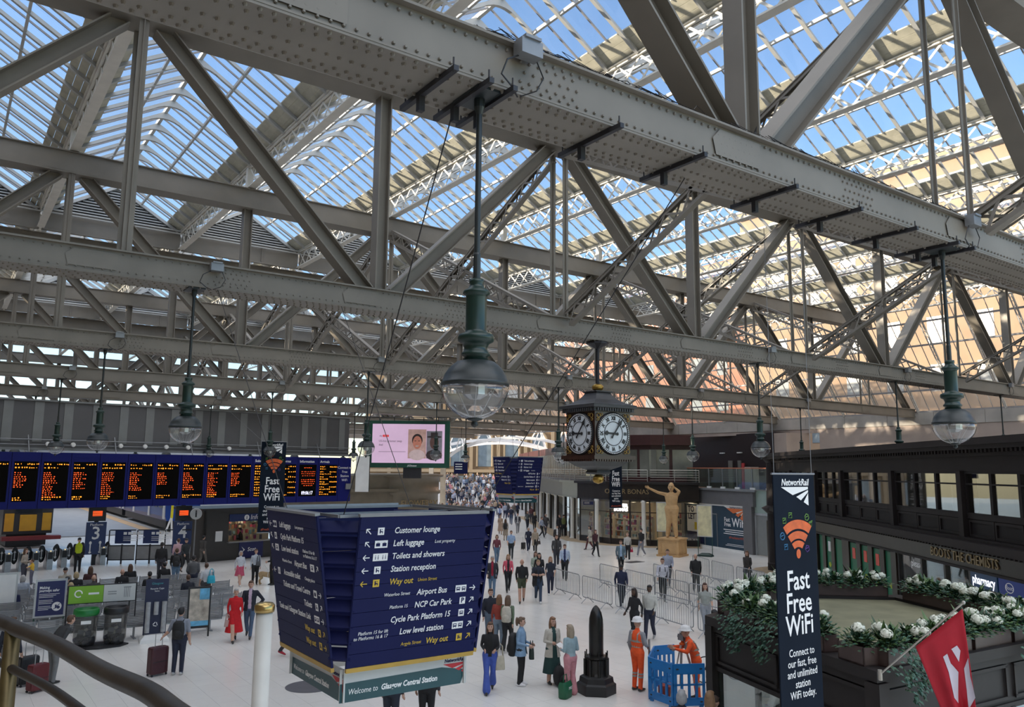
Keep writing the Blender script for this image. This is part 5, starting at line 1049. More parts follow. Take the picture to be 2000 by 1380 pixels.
p = G(50, 1068); t = thing('yellow_train', 'train with yellow end panels at the buffers behind the gates', 'train', (p.x, p.y, 0), .05); YP = mat('train_yellow', (.55, .30, .02), .4, 0, .1, 2)
a = MB(); a.prism([(-1.5, 0, .9), (1.5, 0, .9), (1.5, 0, 2.9), (1.1, 0, 3.8), (-1.1, 0, 3.8), (-1.5, 0, 2.9)], (0, 0, 0), (0, 40, 0)); a.build('body', mat('train_dark', (.03, .03, .035), .4, 0, .1, 2), t); B1('end_panel', t, YP, (-1.4, -.85, -.06, 0, 1.1, 2.3), (-.5, .5, -.06, 0, 1.1, 2.2), (.85, 1.4, -.06, 0, 1.1, 2.3)); B1('window', t, TWN, (-.8, .8, -.04, 0, 2.3, 3.4)); B1('buffer_beam', t, mat('beam_red', (.14, .01, .015), .5, 0, .1, 3), (-1.6, 1.9, -1.2, -.4, .55, .8)); B1('bogie', t, BLACK, (-1.2, 1.2, .2, 3, .1, .9))
a = MB(); a.ell((-1.9, -1.1, 1.55), (.12, .06, .12), 10, 6); o = a.build('signal_lamp', mat('signal_red', (1, .05, .04), .5, 0, 0, emit=4), t)
g = MB(); g.bx(-8, 9, 98, 99, 0, 9); g.bx(-6.5, 40, 120, 121, 0, 10); o = g.build('wall_back', mat('shed_end', (.22, .23, .24), .8, 0, .1, .5)); struct(o, 'pale end of the platform shed far behind the gates')
# ---- crowd barriers
def barrier_mesh():
    a = MB(); Lb, h0, h1 = 2.3, .22, 1.10; r_ = .10
    pts = [(-Lb/2+r_, h0), (Lb/2-r_, h0)]
    loop = []
    for cx, cz, a0 in ((Lb/2-r_, h0+r_, -PI/2), (Lb/2-r_, h1-r_, 0), (-Lb/2+r_, h1-r_, PI/2), (-Lb/2+r_, h0+r_, PI)):
        for i in range(5): q = a0+PI/2*i/4; loop.append((cx+r_*math.cos(q), 0, cz+r_*math.sin(q)))
    a.tube(loop+[loop[0], loop[1]], .019, 6, False); fr = a.mesh('frame', STL)
    a = MB(); n = 17
    for i in range(1, n): x = -Lb/2+Lb*i/n; a.tube([(x, 0, h0), (x, 0, h1)], .0085, 5, False)
    br = a.mesh('bars', STL)
    a = MB(); a.tube([(0, -.30, .015), (0, -.03, h0+.03), (0, .03, h0+.03), (0, .30, .015)], .017, 6); ft = a.mesh('foot', STL)
    return fr, br, ft
FRM, BRM, FTM = barrier_mesh()
bars_ = []
def barrier(pa, pb, label):
    m_ = (pa+pb)/2; t = thing('crowd_barrier', label, 'barrier', (m_.x, m_.y, 0), math.atan2(pb.y-pa.y, pb.x-pa.x), 'steel crowd barriers')
    put('frame', FRM, t); o = put('bars', BRM, t, kind='stuff')
    for q in (-.75, .75): put('foot', FTM, t, (q, 0, 0))
def run(pts, n, row):
    P = [Vector(q).to_3d() for q in pts]; Ls = [(P[i+1]-P[i]).length for i in range(len(P)-1)]; T = sum(Ls); 
    def at(s):
        for i, l in enumerate(Ls):
            if s <= l or i == len(Ls)-1: return P[i].lerp(P[i+1], s/l)
            s -= l
    for i in range(n): barrier(at(T*i/n), at(T*(i+1)/n), '%s steel crowd barrier from the far end of the %s line' % (ORD[i] if i else 'first', row))
run([(23.65, 29.6), (22.9, 26.1), (22.3, 21.8), (21.3, 17.0)], 5, 'front'); run([(26.7, 29.9), (26.0, 26.6), (25.4, 23.6), (25.0, 20.6)], 4, 'second'); run([(29.0, 28.6), (28.0, 26.2), (27.2, 22.8), (26.4, 19.0)], 4, 'third'); run([(33.8, 30.4), (31.9, 26.7), (31.0, 24.0), (29.8, 20.8)], 4, 'rear')
# ---- war shell on stepped base
p = G(1165, 1352); t = thing('shell_monument', 'black artillery shell collection box on a stepped hexagonal base', 'monument', (p.x, p.y, 0), .3); SHB = mat('shell_black', (.018, .017, .016), .3, .3, .2, 4)
a = MB(); a.lathe([(.50, 0), (.50, .24), (.44, .28), (.42, .40), (.34, .44)], 6); a.build('base', mat('base_black', (.012, .013, .015), .4, 0, .2, 4), t)
a = MB(); a.lathe([(.17, .86), (.185, .92), (.185, 1.66), (.175, 1.82), (.14, 1.97), (.09, 2.07), (.04, 2.13), (0, 2.15)], 24); a.build('shell', SHB, t, True)
a = MB(); a.lathe([(.30, .42), (.27, .5), (.27, .82), (.31, .86), (.30, .90), (.18, .92)], 16)
for i in range(8): q = 2*PI*i/8; a.tube([(.30*math.cos(q), .30*math.sin(q), .42), (.30*math.cos(q), .30*math.sin(q), .84)], .035, 8); a.tube([(.29*math.cos(q), .29*math.sin(q), .86), (.29*math.cos(q), .29*math.sin(q), 1.02)], .018, 6)
a.build('cradle', SHB, t)
# ---- floor decals
p = G(605, 1340); a = MB(); a.lathe([(.62, .001), (.62, .004)], 36, (p.x, p.y, 0)); o = a.build('floor_sticker', mat('decal_grey', (.10, .10, .115), .4, 0, .1, 3)); tag(o, 'round grey floor sticker below the nearest blue sign', 'sticker')
p = G(1238, 1097); a = MB(); a.bx(p.x-.6, p.x+.6, p.y-.35, p.y+.35, .0, .006); o = a.build('floor_hatch', DARK); tag(o, 'dark floor hatch before the clothes shop', 'hatch')
# ---- easel sign by the hoarding, and yellow board behind the statue
for px, py, lab in ((1378, 1086, 'green easel with a pale yellow notice before the hoarding'), (1297, 1073, 'pale yellow notice board behind the wooden statue')):
    t, w_, h_, z0 = stand(px, py, .95, 2.0, lab, mat('notice_yellow', (.62, .58, .36), .6, 0, .25, 2), -1.15, 1.3)
# ---- water-filled blue barriers, tripod
BL = mat('barrier_blue', (.01, .16, .45), .4, 0, .08, 3)
def blue_panel(pa, pb, lab):
    d = pb-pa; L = d.length; t = thing('work_barrier', lab, 'barrier', pa, math.atan2(d.y, d.x), 'blue plastic work barriers')
    a = MB(); e = .04; n = 4; a.bx(0, L, -e/2, e/2, .78, 1.02); a.bx(0, L, -e/2, e/2, .06, .24); a.bx(.05, .15, -e/2, e/2, 0, .1); a.bx(L-.15, L-.05, -e/2, e/2, 0, .1); a.bx(0, L, -e/2, e/2, .52, .56)
    for i in range(n+1): x = i*(L-.06)/n; a.bx(x, x+.06+(.03 if i in (0, n) else 0)-(.03 if i == n else 0), -e/2, e/2, .2, .8)
    a.build('panel', BL, t); b = MB()
    for x in (.1, L-.1): b.ell((x, -e/2, .9), (.04, .01, .02), 8, 5); b.ell((x, -e/2, .15), (.04, .01, .02), 8, 5)
    b.build('rivet_caps', DARK, t, kind='stuff')
c1 = G(1268, 1366); c2 = G(1316, 1384); c3 = G(1378, 1382); c0 = G(1318, 1336); c4 = G(1279, 1340)
blue_panel(c1, c2, 'left blue plastic work barrier around the survey tripod'); blue_panel(c2, c3, 'front blue plastic work barrier around the survey tripod'); blue_panel(c4, c0, 'rear blue plastic work barrier around the survey tripod'); blue_panel(c1, c4, 'short end blue plastic work barrier around the survey tripod')
p = G(1335, 1362); t = thing('survey_tripod', 'survey level on a pale tripod between the workmen', 'tripod', (p.x, p.y, 0)); TP = mat('tripod_pale', (.45, .42, .38), .5, .1, .1, 6)
for i in range(3): q = 2*PI*i/3+.9; a = MB(); a.tube([(.42*math.cos(q), .42*math.sin(q), 0), (.05*math.cos(q), .05*math.sin(q), 1.28)], [.014, .022], 6); a.tube([(.40*math.cos(q+.06), .40*math.sin(q+.06), .2), (.06*math.cos(q+.5), .06*math.sin(q+.5), 1.28)], .012, 6); a.build('leg', TP, t)
a = MB(); a.lathe([(.08, 1.27), (.08, 1.31), (.04, 1.33), (.04, 1.38)], 12); a.build('head_plate', ORG, t); a = MB(); a.bx(-.07, .07, -.09, .09, 1.38, 1.53); a.tube([(-.0, -.14, 1.46), (0, .14, 1.46)], .035, 10); a.bx(-.08, .08, -.02, .02, 1.53, 1.57); a.build('level', GREY, t)
p = G(1320, 1358); t = thing('equipment_case', 'orange-red equipment case inside the blue barriers', 'case', (p.x-.2, p.y+.1, 0), .4); a = MB(); a.bx(-.22, .22, -.15, .15, 0, .28); a.build('case_body', mat('case_red', (.35, .05, .02), .5, 0, .15, 5), t); a = MB(); a.tube([(-.08, 0, .28), (-.08, 0, .33), (.08, 0, .33), (.08, 0, .28)], .012, 6); a.build('handle', BLACK, t)
# ---- white post with brass cap
p = DP(517, 1185, 6.9); t = thing('brass_capped_post', 'tall white post with a polished brass cap left of the near sign', 'post', (p.x, p.y, 0)); BRASS = mat('brass', (.42, .30, .12), .25, .9, .1, 6)
a = MB(); a.lathe([(.16, 0), (.16, .1), (.070, .14), (.070, p.z-.02)], 24); a.build('shaft', mat('post_offwhite', (.50, .49, .46), .45, 0, .08, 4), t, True); a = MB(); a.lathe([(.072, p.z-.04), (.082, p.z-.04), (.086, p.z-.02), (.086, p.z+.015), (.07, p.z+.035), (0, p.z+.045)], 24); a.build('cap', BRASS, t, True)
# ---- balcony rail close to the camera
RB = mat('rail_bronze', (.055, .047, .040), .4, .5, .2, 9, bump=.05); t = thing('balcony_rail', 'curved dark bronze handrail with posts in the near corner', 'railing', (0, 0, 0))
pts = [(-260, 1150, 3.0), (-120, 1180, 2.75), (0, 1214, 2.45), (36, 1229, 2.37), (110, 1259, 2.15), (200, 1310, 1.86), (288, 1350, 1.64), (345, 1392, 1.5), (430, 1450, 1.38), (560, 1560, 1.25)]
P = [DP(*q) for q in pts]
def smooth(P, n=5):
    out = []
    for i in range(len(P)-1):
        a, b, c, d = P[max(i-1, 0)], P[i], P[i+1], P[min(i+2, len(P)-1)]
        for k_ in range(n): s_ = k_/n; out.append(.5*((2*b)+(c-a)*s_+(2*a-5*b+4*c-d)*s_*s_+(3*b-a-3*c+d)*s_**3))
    return out+[P[-1]]
SP = smooth(P); a = MB(); a.tube(SP, .0215, 16); a.build('handrail', RB, t, True)
for dz, r_ in ((.115, .0125), (.24, .0125), (.36, .0125)): a = MB(); a.tube([q-Vector((0, 0, dz)) for q in SP], r_, 10); a.build('lower_rail', RB, t, True)
BRS = mat('post_bronze', (.10, .075, .03), .4, .6, .3, 12); pp = SP[15]; 
for pp in (DP(26, 1225, 2.40), SP[38] if len(SP) > 38 else SP[-1]): a = MB(); a.tube([pp, pp-Vector((0, 0, 1.1))], .022, 14); a.build('post', BRS, t, True)
g = MB(); q = 4.12; g.prism([(-2.2, -1.5, q), (2.6, -1.5, q), (2.2, .4, q), (1.2, 1.3, q), (.2, 2.35, q), (-2.2, 3.2, q)], (0, 0, -.25), (0, 0, 0)); o = g.build('floor_balcony', GREY); struct(o, 'balcony slab under the handrail')
# ================================================================== planted kiosk near the camera, flag
K = [Vector((12.75, 10.95)), Vector((11.35, 6.75)), Vector((16.6, 6.35)), Vector((18.4, 10.3)), Vector((16.6, 11.9))]
kb = mat('kiosk_brown', (.018, .015, .0145), .55, 0, .12, 3, spec=.3); TRB = mat('trough_brown', (.055, .034, .030), .45, 0, .15, 4); MOSS = mat('mossy_felt', (.17, .165, .10), .9, 0, .2, 1.5)
ki = thing('planted_kiosk', 'dark brown glazed kiosk with flower troughs around its flat roof', 'kiosk')
def kband(z0, z1, off, th, m, name):
    n = 5; C = sum(K, Vector((0, 0)))/5; o_ = [k_+(k_-C).normalized()*off for k_ in K]; i_ = [k_+(k_-C).normalized()*(off-th) for k_ in K]; mb = MB()
    vs = []
    for a, b in zip(o_, i_): vs += [(a.x, a.y, z0), (a.x, a.y, z1), (b.x, b.y, z1), (b.x, b.y, z0)]
    mb.add(vs, [(i*4+j, i*4+(j+1) % 4, ((i+1) % n)*4+(j+1) % 4, ((i+1) % n)*4+j) for i in range(n) for j in range(4)]); return mb.build(name, m, ki)
kband(2.62, 2.78, .16, .5, kb, 'cornice'); kband(2.50, 2.62, .08, .4, kb, 'cornice_step'); kband(1.86, 2.5, 0, .15, kb, 'fascia'); kband(1.78, 1.86, .05, .25, kb, 'transom'); kband(0, .5, 0, .15, kb, 'stall_riser')
mb = MB(); mb.prism([(k_.x, k_.y, 2.70) for k_ in K], (0, 0, -.05), (0, 0, .02)); mb.build('roof', MOSS, ki)
KG = glass('kiosk_glass', (.86, .9, .9), .06, .09, (.6, .65, .65), .02)
for i in range(5):
    a, b = K[i], K[(i+1) % 5]; d = b-a; L = d.length; d = d/L; nn = Vector((d.y, -d.x)); nn = nn if nn.dot(a-K[3 if i != 3 else 0]) > 0 else -nn; n = max(1, round(L/2.1))
    mb = MB(); mb.bar((a.x, a.y, 0), (a.x, a.y, 2.6), .24, .24, (d.x, d.y, 0)); mb.build('corner_post', kb, ki)
    for j in range(n):
        p = a+d*(L*j/n); q = a+d*(L*(j+1)/n); mb = MB(); mb.prism([(p.x, p.y, .5), (q.x, q.y, .5), (q.x, q.y, 1.78), (p.x, p.y, 1.78)], (0, 0, 0), (-nn.x*.03, -nn.y*.03, 0)); mb.build('pane', KG, ki)
        mb = MB(); 
        for (u0, u1, z0, z1) in ((.06, .94, 2.42, 2.47), (.06, .94, 1.92, 1.97), (.06, .09, 1.95, 2.45), (.91, .94, 1.95, 2.45)):
            e, f = p.lerp(q, u0)+nn*.015, p.lerp(q, u1)+nn*.015; mb.prism([(e.x, e.y, z0), (f.x, f.y, z0), (f.x, f.y, z1), (e.x, e.y, z1)], (0, 0, 0), (nn.x*.03, nn.y*.03, 0))
        mb.build('fascia_moulding', kb, ki)
        if j: mb = MB(); mb.bar((p.x, p.y, 0), (p.x, p.y, 1.8), .10, .12, (d.x, d.y, 0)); mb.build('mullion', kb, ki)
# goods inside
mb = MB(); mb.bx(13.4, 15.6, 8.4, 9.6, 0, .9); mb.build('counter', CRM, ki); mb = MB(); mb.bx(13.0, 13.5, 8.0, 8.05, .9, 1.5); mb.bx(14, 14.4, 7.6, 7.65, .8, 1.6); mb.build('poster', NVY2, ki)
# plants
LF_ = [mat('leaf_dark', (.018, .055, .022), .5, 0, .3, 9), mat('leaf_blue', (.035, .10, .065), .5, 0, .3, 9), mat('leaf_light', (.07, .13, .04), .5, 0, .3, 9)]; FLW = mat('hydrangea_white', (.66, .68, .58), .7, 0, .15, 14)
def leaf(mb, p, d, L, wd, m, droop=.3):
    d = Vector(d).normalized(); s_ = d.cross(Vector((0, 0, 1))); s_ = s_.normalized() if s_.length > .1 else Vector((1, 0, 0)); u = s_.cross(d); p = Vector(p)
    m1 = p+d*L*.5+u*.06*L; e = p+d*L-Vector((0, 0, droop*L))
    mb.add([p, m1+s_*wd/2-u*.02, e, m1-s_*wd/2-u*.02, m1], [(0, 1, 4), (1, 2, 4), (2, 3, 4), (3, 0, 4)], m)
def bush(seed, n=170, R=.30):
    random.seed(seed); mb = MB()
    for i in range(n):
        th = random.uniform(0, 2*PI); ph = random.uniform(-.1, 1.4); r_ = R*random.uniform(.3, 1); p = (r_*math.cos(th)*math.cos(ph), r_*math.sin(th)*math.cos(ph), .05+r_*math.sin(ph)*.9)
        leaf(mb, p, (math.cos(th)*math.cos(ph)+random.uniform(-.4, .4), math.sin(th)*math.cos(ph)+random.uniform(-.4, .4), .3+math.sin(ph)*.6), random.uniform(.09, .19), random.uniform(.05, .09), random.choice((0, 0, 1, 2)))
    return mb.mesh('foliage', LF_)
def spears(seed):
    random.seed(seed); mb = MB()
    for i in range(12): th = random.uniform(0, 6.28); leaf(mb, (random.uniform(-.1, .1), random.uniform(-.1, .1), 0), (.45*math.cos(th), .45*math.sin(th), 1), random.uniform(.35, .62), .10, random.choice((2, 2, 0)), .12)
    return mb.mesh('spear_leaves', LF_)
def ivy(seed, n=210, drop=.8):
    random.seed(seed); mb = MB()
    for i in range(n):
        x = random.gauss(0, .22); z = -drop*random.random()**1.3*(1-min(.8, abs(x)*.9)); y = -.16-.28*min(1, -z/.12)+random.uniform(-.05, .05)
        leaf(mb, (x, y, z+.12), (random.uniform(-.7, .7), -1, random.uniform(-.6, .4)), random.uniform(.05, .10), random.uniform(.045, .08), random.choice((1, 1, 0)), .5)
    return mb.mesh('trailing_ivy', LF_)
def flower(seed):
    random.seed(seed); mb = MB(); mb.ell((0, 0, 0), (.075, .075, .06), 8, 6)
    for i in range(70):
        th = random.uniform(0, 6.28); z = random.uniform(-.5, 1); r_ = math.sqrt(1-z*z); p = Vector((r_*math.cos(th)*.088, r_*math.sin(th)*.088, z*.072)); n_ = p.normalized(); a = n_.cross(Vector((.2, .3, .9))).normalized()*.021; b = n_.cross(a)
        mb.add([p-a+n_*.004, p-b, p+a+n_*.004, p+b], [(0, 1, 2, 3)])
    return mb.mesh('flower_head', FLW)
BUSH = [bush(i) for i in range(3)]; SPR = [spears(i) for i in range(2)]; IVY = [ivy(i) for i in range(3)]; FLO = [flower(i) for i in range(2)]
def trough(p, q, label):
    d = q-p; L = d.length; t = thing('flower_trough', label, 'planter', (p.x, p.y, 2.78), math.atan2(d.y, d.x), 'brown roof troughs of the kiosk'); w_ = .15
    mb = MB(); mb.bx(0, L, -w_, -w_+.02, 0, .26); mb.bx(0, L, w_-.02, w_, 0, .26); mb.bx(0, .02, -w_, w_, 0, .26); mb.bx(L-.02, L, -w_, w_, 0, .26); mb.bx(0, L, -w_, w_, 0, .02); mb.build('box', TRB, t)
    mb = MB(); mb.bx(.02, L-.02, -w_+.02, w_-.02, .02, .2); mb.build('soil', mat('soil', (.03, .022, .016), .9, 0, .3, 8), t); return t
np_ = [0]
def plant(p, rz, label, fl=3, sp=False, iv=False, sc=1, fo=True):
    k_ = np_[0]; np_[0] += 1; random.seed(100+k_)
    t = thing('hydrangea_plant', label, 'plant', (p[0], p[1], 2.95), rz, 'plants in the kiosk troughs'); t.scale = (sc, sc, sc)
    if fo: put('foliage', BUSH[k_ % 3], t, (0, 0, 0), random.uniform(0, 6))
    for i in range(fl): th = random.uniform(0, 6.28); r_ = random.uniform(.08, .26); o = put('flower_head', FLO[i % 2], t, (r_*math.cos(th), r_*math.sin(th), random.uniform(.24, .36))); o.scale = [random.uniform(.9, 1.2)]*3
    if sp: put('spear_leaves', SPR[k_ % 2], t, (0, 0, .05), random.uniform(0, 6))
    if iv: put('trailing_ivy', IVY[k_ % 3], t, (0, 0, 0))
edge = lambda i, u, off=-.02: (K[i].lerp(K[(i+1) % 5], u))+(Vector((14.9, 9.3))-K[i].lerp(K[(i+1) % 5], u)).normalized()*(.12-off)
ER = [math.atan2((K[(i+1) % 5]-K[i]).y, (K[(i+1) % 5]-K[i]).x) for i in range(5)]
TN = ['left face', 'flag face', 'right face', 'rear right edge', 'rear left edge']
spec = {0: [(.09, .33, 1), (.35, .60, 1), (.66, .78, 0), (.86, .99, 0)], 1: [(.02, .22, 1), (.24, .46, 1), (.48, .70, 1), (.72, .95, 1)], 2: [(.1, .45, 1), (.5, .9, 1)], 3: [(.1, .9, 1)], 4: [(.08, .46, 1), (.58, .95, 1)]}
for e in spec:
    for ti, (u0, u1, full) in enumerate(spec[e]):
        p, q = edge(e, u0), edge(e, u1); nm = '%s trough of the kiosk %s' % (ORD[ti] if ti else 'first', TN[e]); trough(p, q, 'brown '+nm)
        L = (q-p).length; n = max(1, round(L/.42)) if full else 1
        for j in range(n):
            c = p.lerp(q, (j+.5)/n)
            plant(c, ER[e], 'white hydrangea, %s plant in the %s' % (ORD[j] if j else 'first', nm) if n > 1 else 'lone white hydrangea in the '+nm, 3+(j % 2) if e != 0 else 1+(j % 2), (j+e) % 3 == 1, (e == 0 and ti < 2 and j % 2 == 1) or (e == 1 and ti in (0, 3) and j % 2 == 0), 1.0 if e in (3, 4) else .95)
# ---- flag on the kiosk corner
pa, pb = DP(1719, 1316, 11.15), DP(1882, 1176, 10.5); fg = thing('red_flag', 'red flag with white emblem hanging from the kiosk corner', 'flag', (0, 0, 0))
mb = MB(); mb.tube([pa, pb], .012, 8); mb.tube([pa+Vector((0, 0, .06)), pa-Vector((0, 0, .08))], .03, 8); mb.ell(pb, (.025, .025, .025), 8, 6); mb.build('pole', mat('pole_steel', (.42, .40, .36), .35, .6, .1, 6), fg)
def fpx(u, v): x0, y0 = 1788+(1880-1788)*u, 1262+(1188-1262)*u; return x0+(78+(34-78)*u)*v, y0+(190+(250-190)*u)*v
def fpt(u, v, e=0):
    x, y = fpx(u, v); D = 10.9-.35*u+.07*v*math.sin(u*9+v*2.2)+.04*math.sin(u*17-v*3)*v-e; return DP(x, y, D)
def finv(x, y):
    u = v = .5
    for _ in range(30):
        a = fpx(u, v); b = fpx(u+.001, v); c = fpx(u, v+.001); J = np.array([[(b[0]-a[0])/.001, (c[0]-a[0])/.001], [(b[1]-a[1])/.001, (c[1]-a[1])/.001]]); s_ = np.linalg.solve(J, [x-a[0], y-a[1]]); u += s_[0]; v += s_[1]
    return u, v
n, m_ = 18, 18; mb = MB(); mb.add([fpt(i/n, j/m_) for j in range(m_+1) for i in range(n+1)], [(j*(n+1)+i, j*(n+1)+i+1, (j+1)*(n+1)+i+1, (j+1)*(n+1)+i) for j in range(m_) for i in range(n)]); fo_c = mb.build('cloth', mat('flag_red', (.46, .012, .03), .7, 0, .08, 4), fg, True)
so_ = fo_c.modifiers.new('thick', 'SOLIDIFY'); so_.thickness = .004
mb = MB()
for poly in ([(1842, 1282), (1850, 1276), (1857, 1295), (1872, 1312), (1872, 1373), (1864, 1362), (1853, 1312)], [(1858, 1267), (1869, 1260), (1876, 1270), (1873, 1292)], [(1891, 1284), (1895, 1320), (1905, 1362), (1892, 1385), (1888, 1345), (1883, 1305)]):
    uv = [finv(*q) for q in poly]; c = (sum(q[0] for q in uv)/len(uv), sum(q[1] for q in uv)/len(uv)); ring = []
    for i in range(len(uv)):
        a, b = uv[i], uv[(i+1) % len(uv)]
        for k_ in range(4): ring.append((a[0]+(b[0]-a[0])*k_/4, a[1]+(b[1]-a[1])*k_/4))
    N = len(ring); rows = [ring]+[[(c[0]+(q[0]-c[0])*s_, c[1]+(q[1]-c[1])*s_) for q in ring] for s_ in (.75, .5, .25)]
    vs = [fpt(q[0], q[1], .012) for r_ in rows for q in r_]+[fpt(*c, .012)]
    mb.add(vs, [(k_*N+i, k_*N+(i+1) % N, (k_+1)*N+(i+1) % N, (k_+1)*N+i) for k_ in range(3) for i in range(N)]+[(3*N+i, 3*N+(i+1) % N, 4*N) for i in range(N)])
mb.build('emblem', mat('flag_white', (.66, .64, .74), .7, 0, .05, 4), fg, True)
# ================================================================== people, dog, statue
SKIN = [(.55, .33, .24), (.48, .27, .19), (.10, .055, .035)]
def cmat(c, tag_='cloth', rough=.8): return mat('%s_%02d_%02d_%02d' % (tag_, c[0]*99, c[1]*99, c[2]*99), c, rough, 0, .10, 14)
EYE = mat('eye_dark', (.02, .015, .012), .3, 0, 0); LIP = mat('lip', (.30, .10, .09), .5, 0, 0)
def joints(pose, fem=False, **k):
    s = .175 if fem else .19
    J = dict(sh=[(-s, 0, 1.40), (s, 0, 1.40)], el=[(-s-.055, .03, 1.12), (s+.055, .03, 1.12)], wr=[(-s-.06, -.07, .88), (s+.06, -.07, .88)], hip=[(-.09, 0, .92), (.09, 0, .92)], kn=[(-.095, -.02, .50), (.095, -.02, .50)], an=[(-.10, .02, .09), (.10, .02, .09)], td=[(0, -1), (0, -1)], lean=(0, 0, 0), head=(0, -.015, 1.635))
    if pose in ('walk', 'walk2'):
        J.update(kn=[(-.085, -.17, .53), (.085, .0, .50)], an=[(-.075, -.30, .10), (.075, .27, .17)], el=[(-s-.05, .14, 1.14), (s+.05, -.04, 1.13)], wr=[(-s-.03, .14, .90), (s+.02, -.24, .96)])
        if pose == 'walk2':
            for q in ('kn', 'an', 'el', 'wr'): a, b = J[q]; J[q] = [(-b[0], b[1], b[2]), (-a[0], a[1], a[2])]
    if pose == 'sit':
        J.update(hip=[(-.09, 0, .50), (.09, 0, .50)], kn=[(-.11, -.42, .50), (.11, -.42, .50)], an=[(-.11, -.40, .09), (.11, -.40, .09)], sit=True)
    for q in k: 
        if q in ('el', 'wr', 'kn', 'an'):
            J[q] = [k[q][i] if k[q][i] is not None else J[q][i] for i in (0, 1)]
        else: J[q] = k[q]
    return J
def body_parts(J, fem, wide=0, legw=1.0, fat=1.0):
    P = []; dz = -.42 if J.get('sit') else 0                # (label, pts, radii, flat)
    lx, ly = J['lean'][0], J['lean'][1]
    def up(p, f=1): return Vector((p[0]+lx*f*max(0, (p[2]-.95)), p[1]+ly*f*max(0, (p[2]-.95)), p[2]-abs(ly)*.25*max(0, p[2]-.95)*f+dz))
    tor = [(.84, .150, .115), (.93, .170 if fem else .160, .122), (1.06, .130 if fem else .150, .105), (1.20, .150 if fem else .170, .118), (1.33, .168 if fem else .190, .112), (1.41, .140 if fem else .160, .088), (1.47, .065, .062)]
    P.append(('torso', [up((0, 0, z)) for z, a, b in tor], [(a*fat, b*fat) for z, a, b in tor]))
    P.append(('neck', [up((0, 0, 1.43)), up((0, -.012, 1.57))], [(.054, .056), (.05, .055)]))
    for i in (0, 1):
        sh, el, wr = up(J['sh'][i]), up(J['el'][i]), up(J['wr'][i]); a = .95 if fem else 1.14
        P.append(('uarm', [up((J['sh'][i][0]*.75, 0, 1.40)), sh, sh.lerp(el, .5), el], [.055*a, .056*a, .050*a, .043*a])); P.append(('farm', [el, el.lerp(wr, .4), wr], [.043*a, .041*a, .030*a]))
        d = (wr-el).normalized(); P.append(('hand', [wr, wr+d*.05], [.028*a, .026*a]))
        h = Vector(J['hip'][i]); kn = Vector(J['kn'][i]); an = Vector(J['an'][i]); w_ = legw
        P.append(('thigh', [h+Vector((0, 0, .02)), h.lerp(kn, .4), kn], [.095*w_*fat, .085*w_, .063*w_])); P.append(('shin', [kn, kn.lerp(an, .35), an], [.063*w_, (.058+wide*.3)*w_, (.045+wide)*w_]))
        t = Vector((J['td'][i][0], J['td'][i][1], 0)).normalized(); lift = an.z-.09; hl = an-Vector((0, 0, .045))-t*.05; toe = hl+t*.22-Vector((0, 0, lift*.8))
        P.append(('foot', [Vector((hl.x, hl.y, max(.04, hl.z))), Vector(((hl.x+toe.x)/2, (hl.y+toe.y)/2, max(.042, (hl.z+toe.z)/2))), Vector((toe.x, toe.y, max(.03, toe.z-.01)))], [.042, .044, .030]))
    return P, up
def body_mb(P):
    mb = MB()
    for lab, pts, rad in P:
        if lab in ('torso', 'neck'):
            n = 14; vs = []
            for p, (a, b) in zip(pts, rad): vs += [p+Vector((a*math.cos(2*PI*j/n), b*math.sin(2*PI*j/n), 0)) for j in range(n)]
            k = len(pts); mb.add(vs, [(i*n+j, i*n+(j+1) % n, (i+1)*n+(j+1) % n, (i+1)*n+j) for i in range(k-1) for j in range(n)]+[tuple(range(n))[::-1], tuple((k-1)*n+j for j in range(n))])
        else:
            mb.tube(pts, list(rad), 10)
            for p, r_ in zip(pts, rad): mb.ell(p, (r_*.98,)*3, 8, 6)
    return mb
def head_mb(c, s=1.0, tilt=0):
    mb = MB(); mb.c = 0; n, k = 14, 11; vs = []
    for i in range(k+1):
        t = PI*i/k
        for j in range(n):
            a = 2*PI*j/n; x, y, z = .076*math.sin(t)*math.cos(a), .096*math.sin(t)*math.sin(a), -.122*math.cos(t)
            if z < -.02: f = 1-.42*((-z-.02)/.10)**1.3; x *= f; y = y*f-.012*((-z-.02)/.10)
            if y > 0 and z > 0: y *= 1.06
            vs.append(Vector((x, y, z)))
    mb.add(vs, [(i*n+j, i*n+(j+1) % n, (i+1)*n+(j+1) % n, (i+1)*n+j) for i in range(k) for j in range(n)])
    mb.add([Vector(q) for q in ((-.007, -.092, .012), (.007, -.092, .012), (.016, -.088, -.036), (-.016, -.088, -.036), (0, -.118, -.030))], [(0, 1, 4), (1, 2, 4), (2, 3, 4), (3, 0, 4)])
    for q in (-1, 1):
        mb.ell((q*.076, .012, -.005), (.010, .018, .030), 8, 6); mb.ell((q*.030, -.086, .008), (.013, .008, .007), 8, 5, 1); mb.box((q*.030, -.090, .026), (.034, .008, .006), None, 1)
    mb.box((0, -.089, -.062), (.042, .010, .009), None, 2)
    R = Matrix.Rotation(tilt, 3, 'X'); mb.v = [tuple(Vector(c)+R@Vector(v)*s) for v in mb.v]; return mb
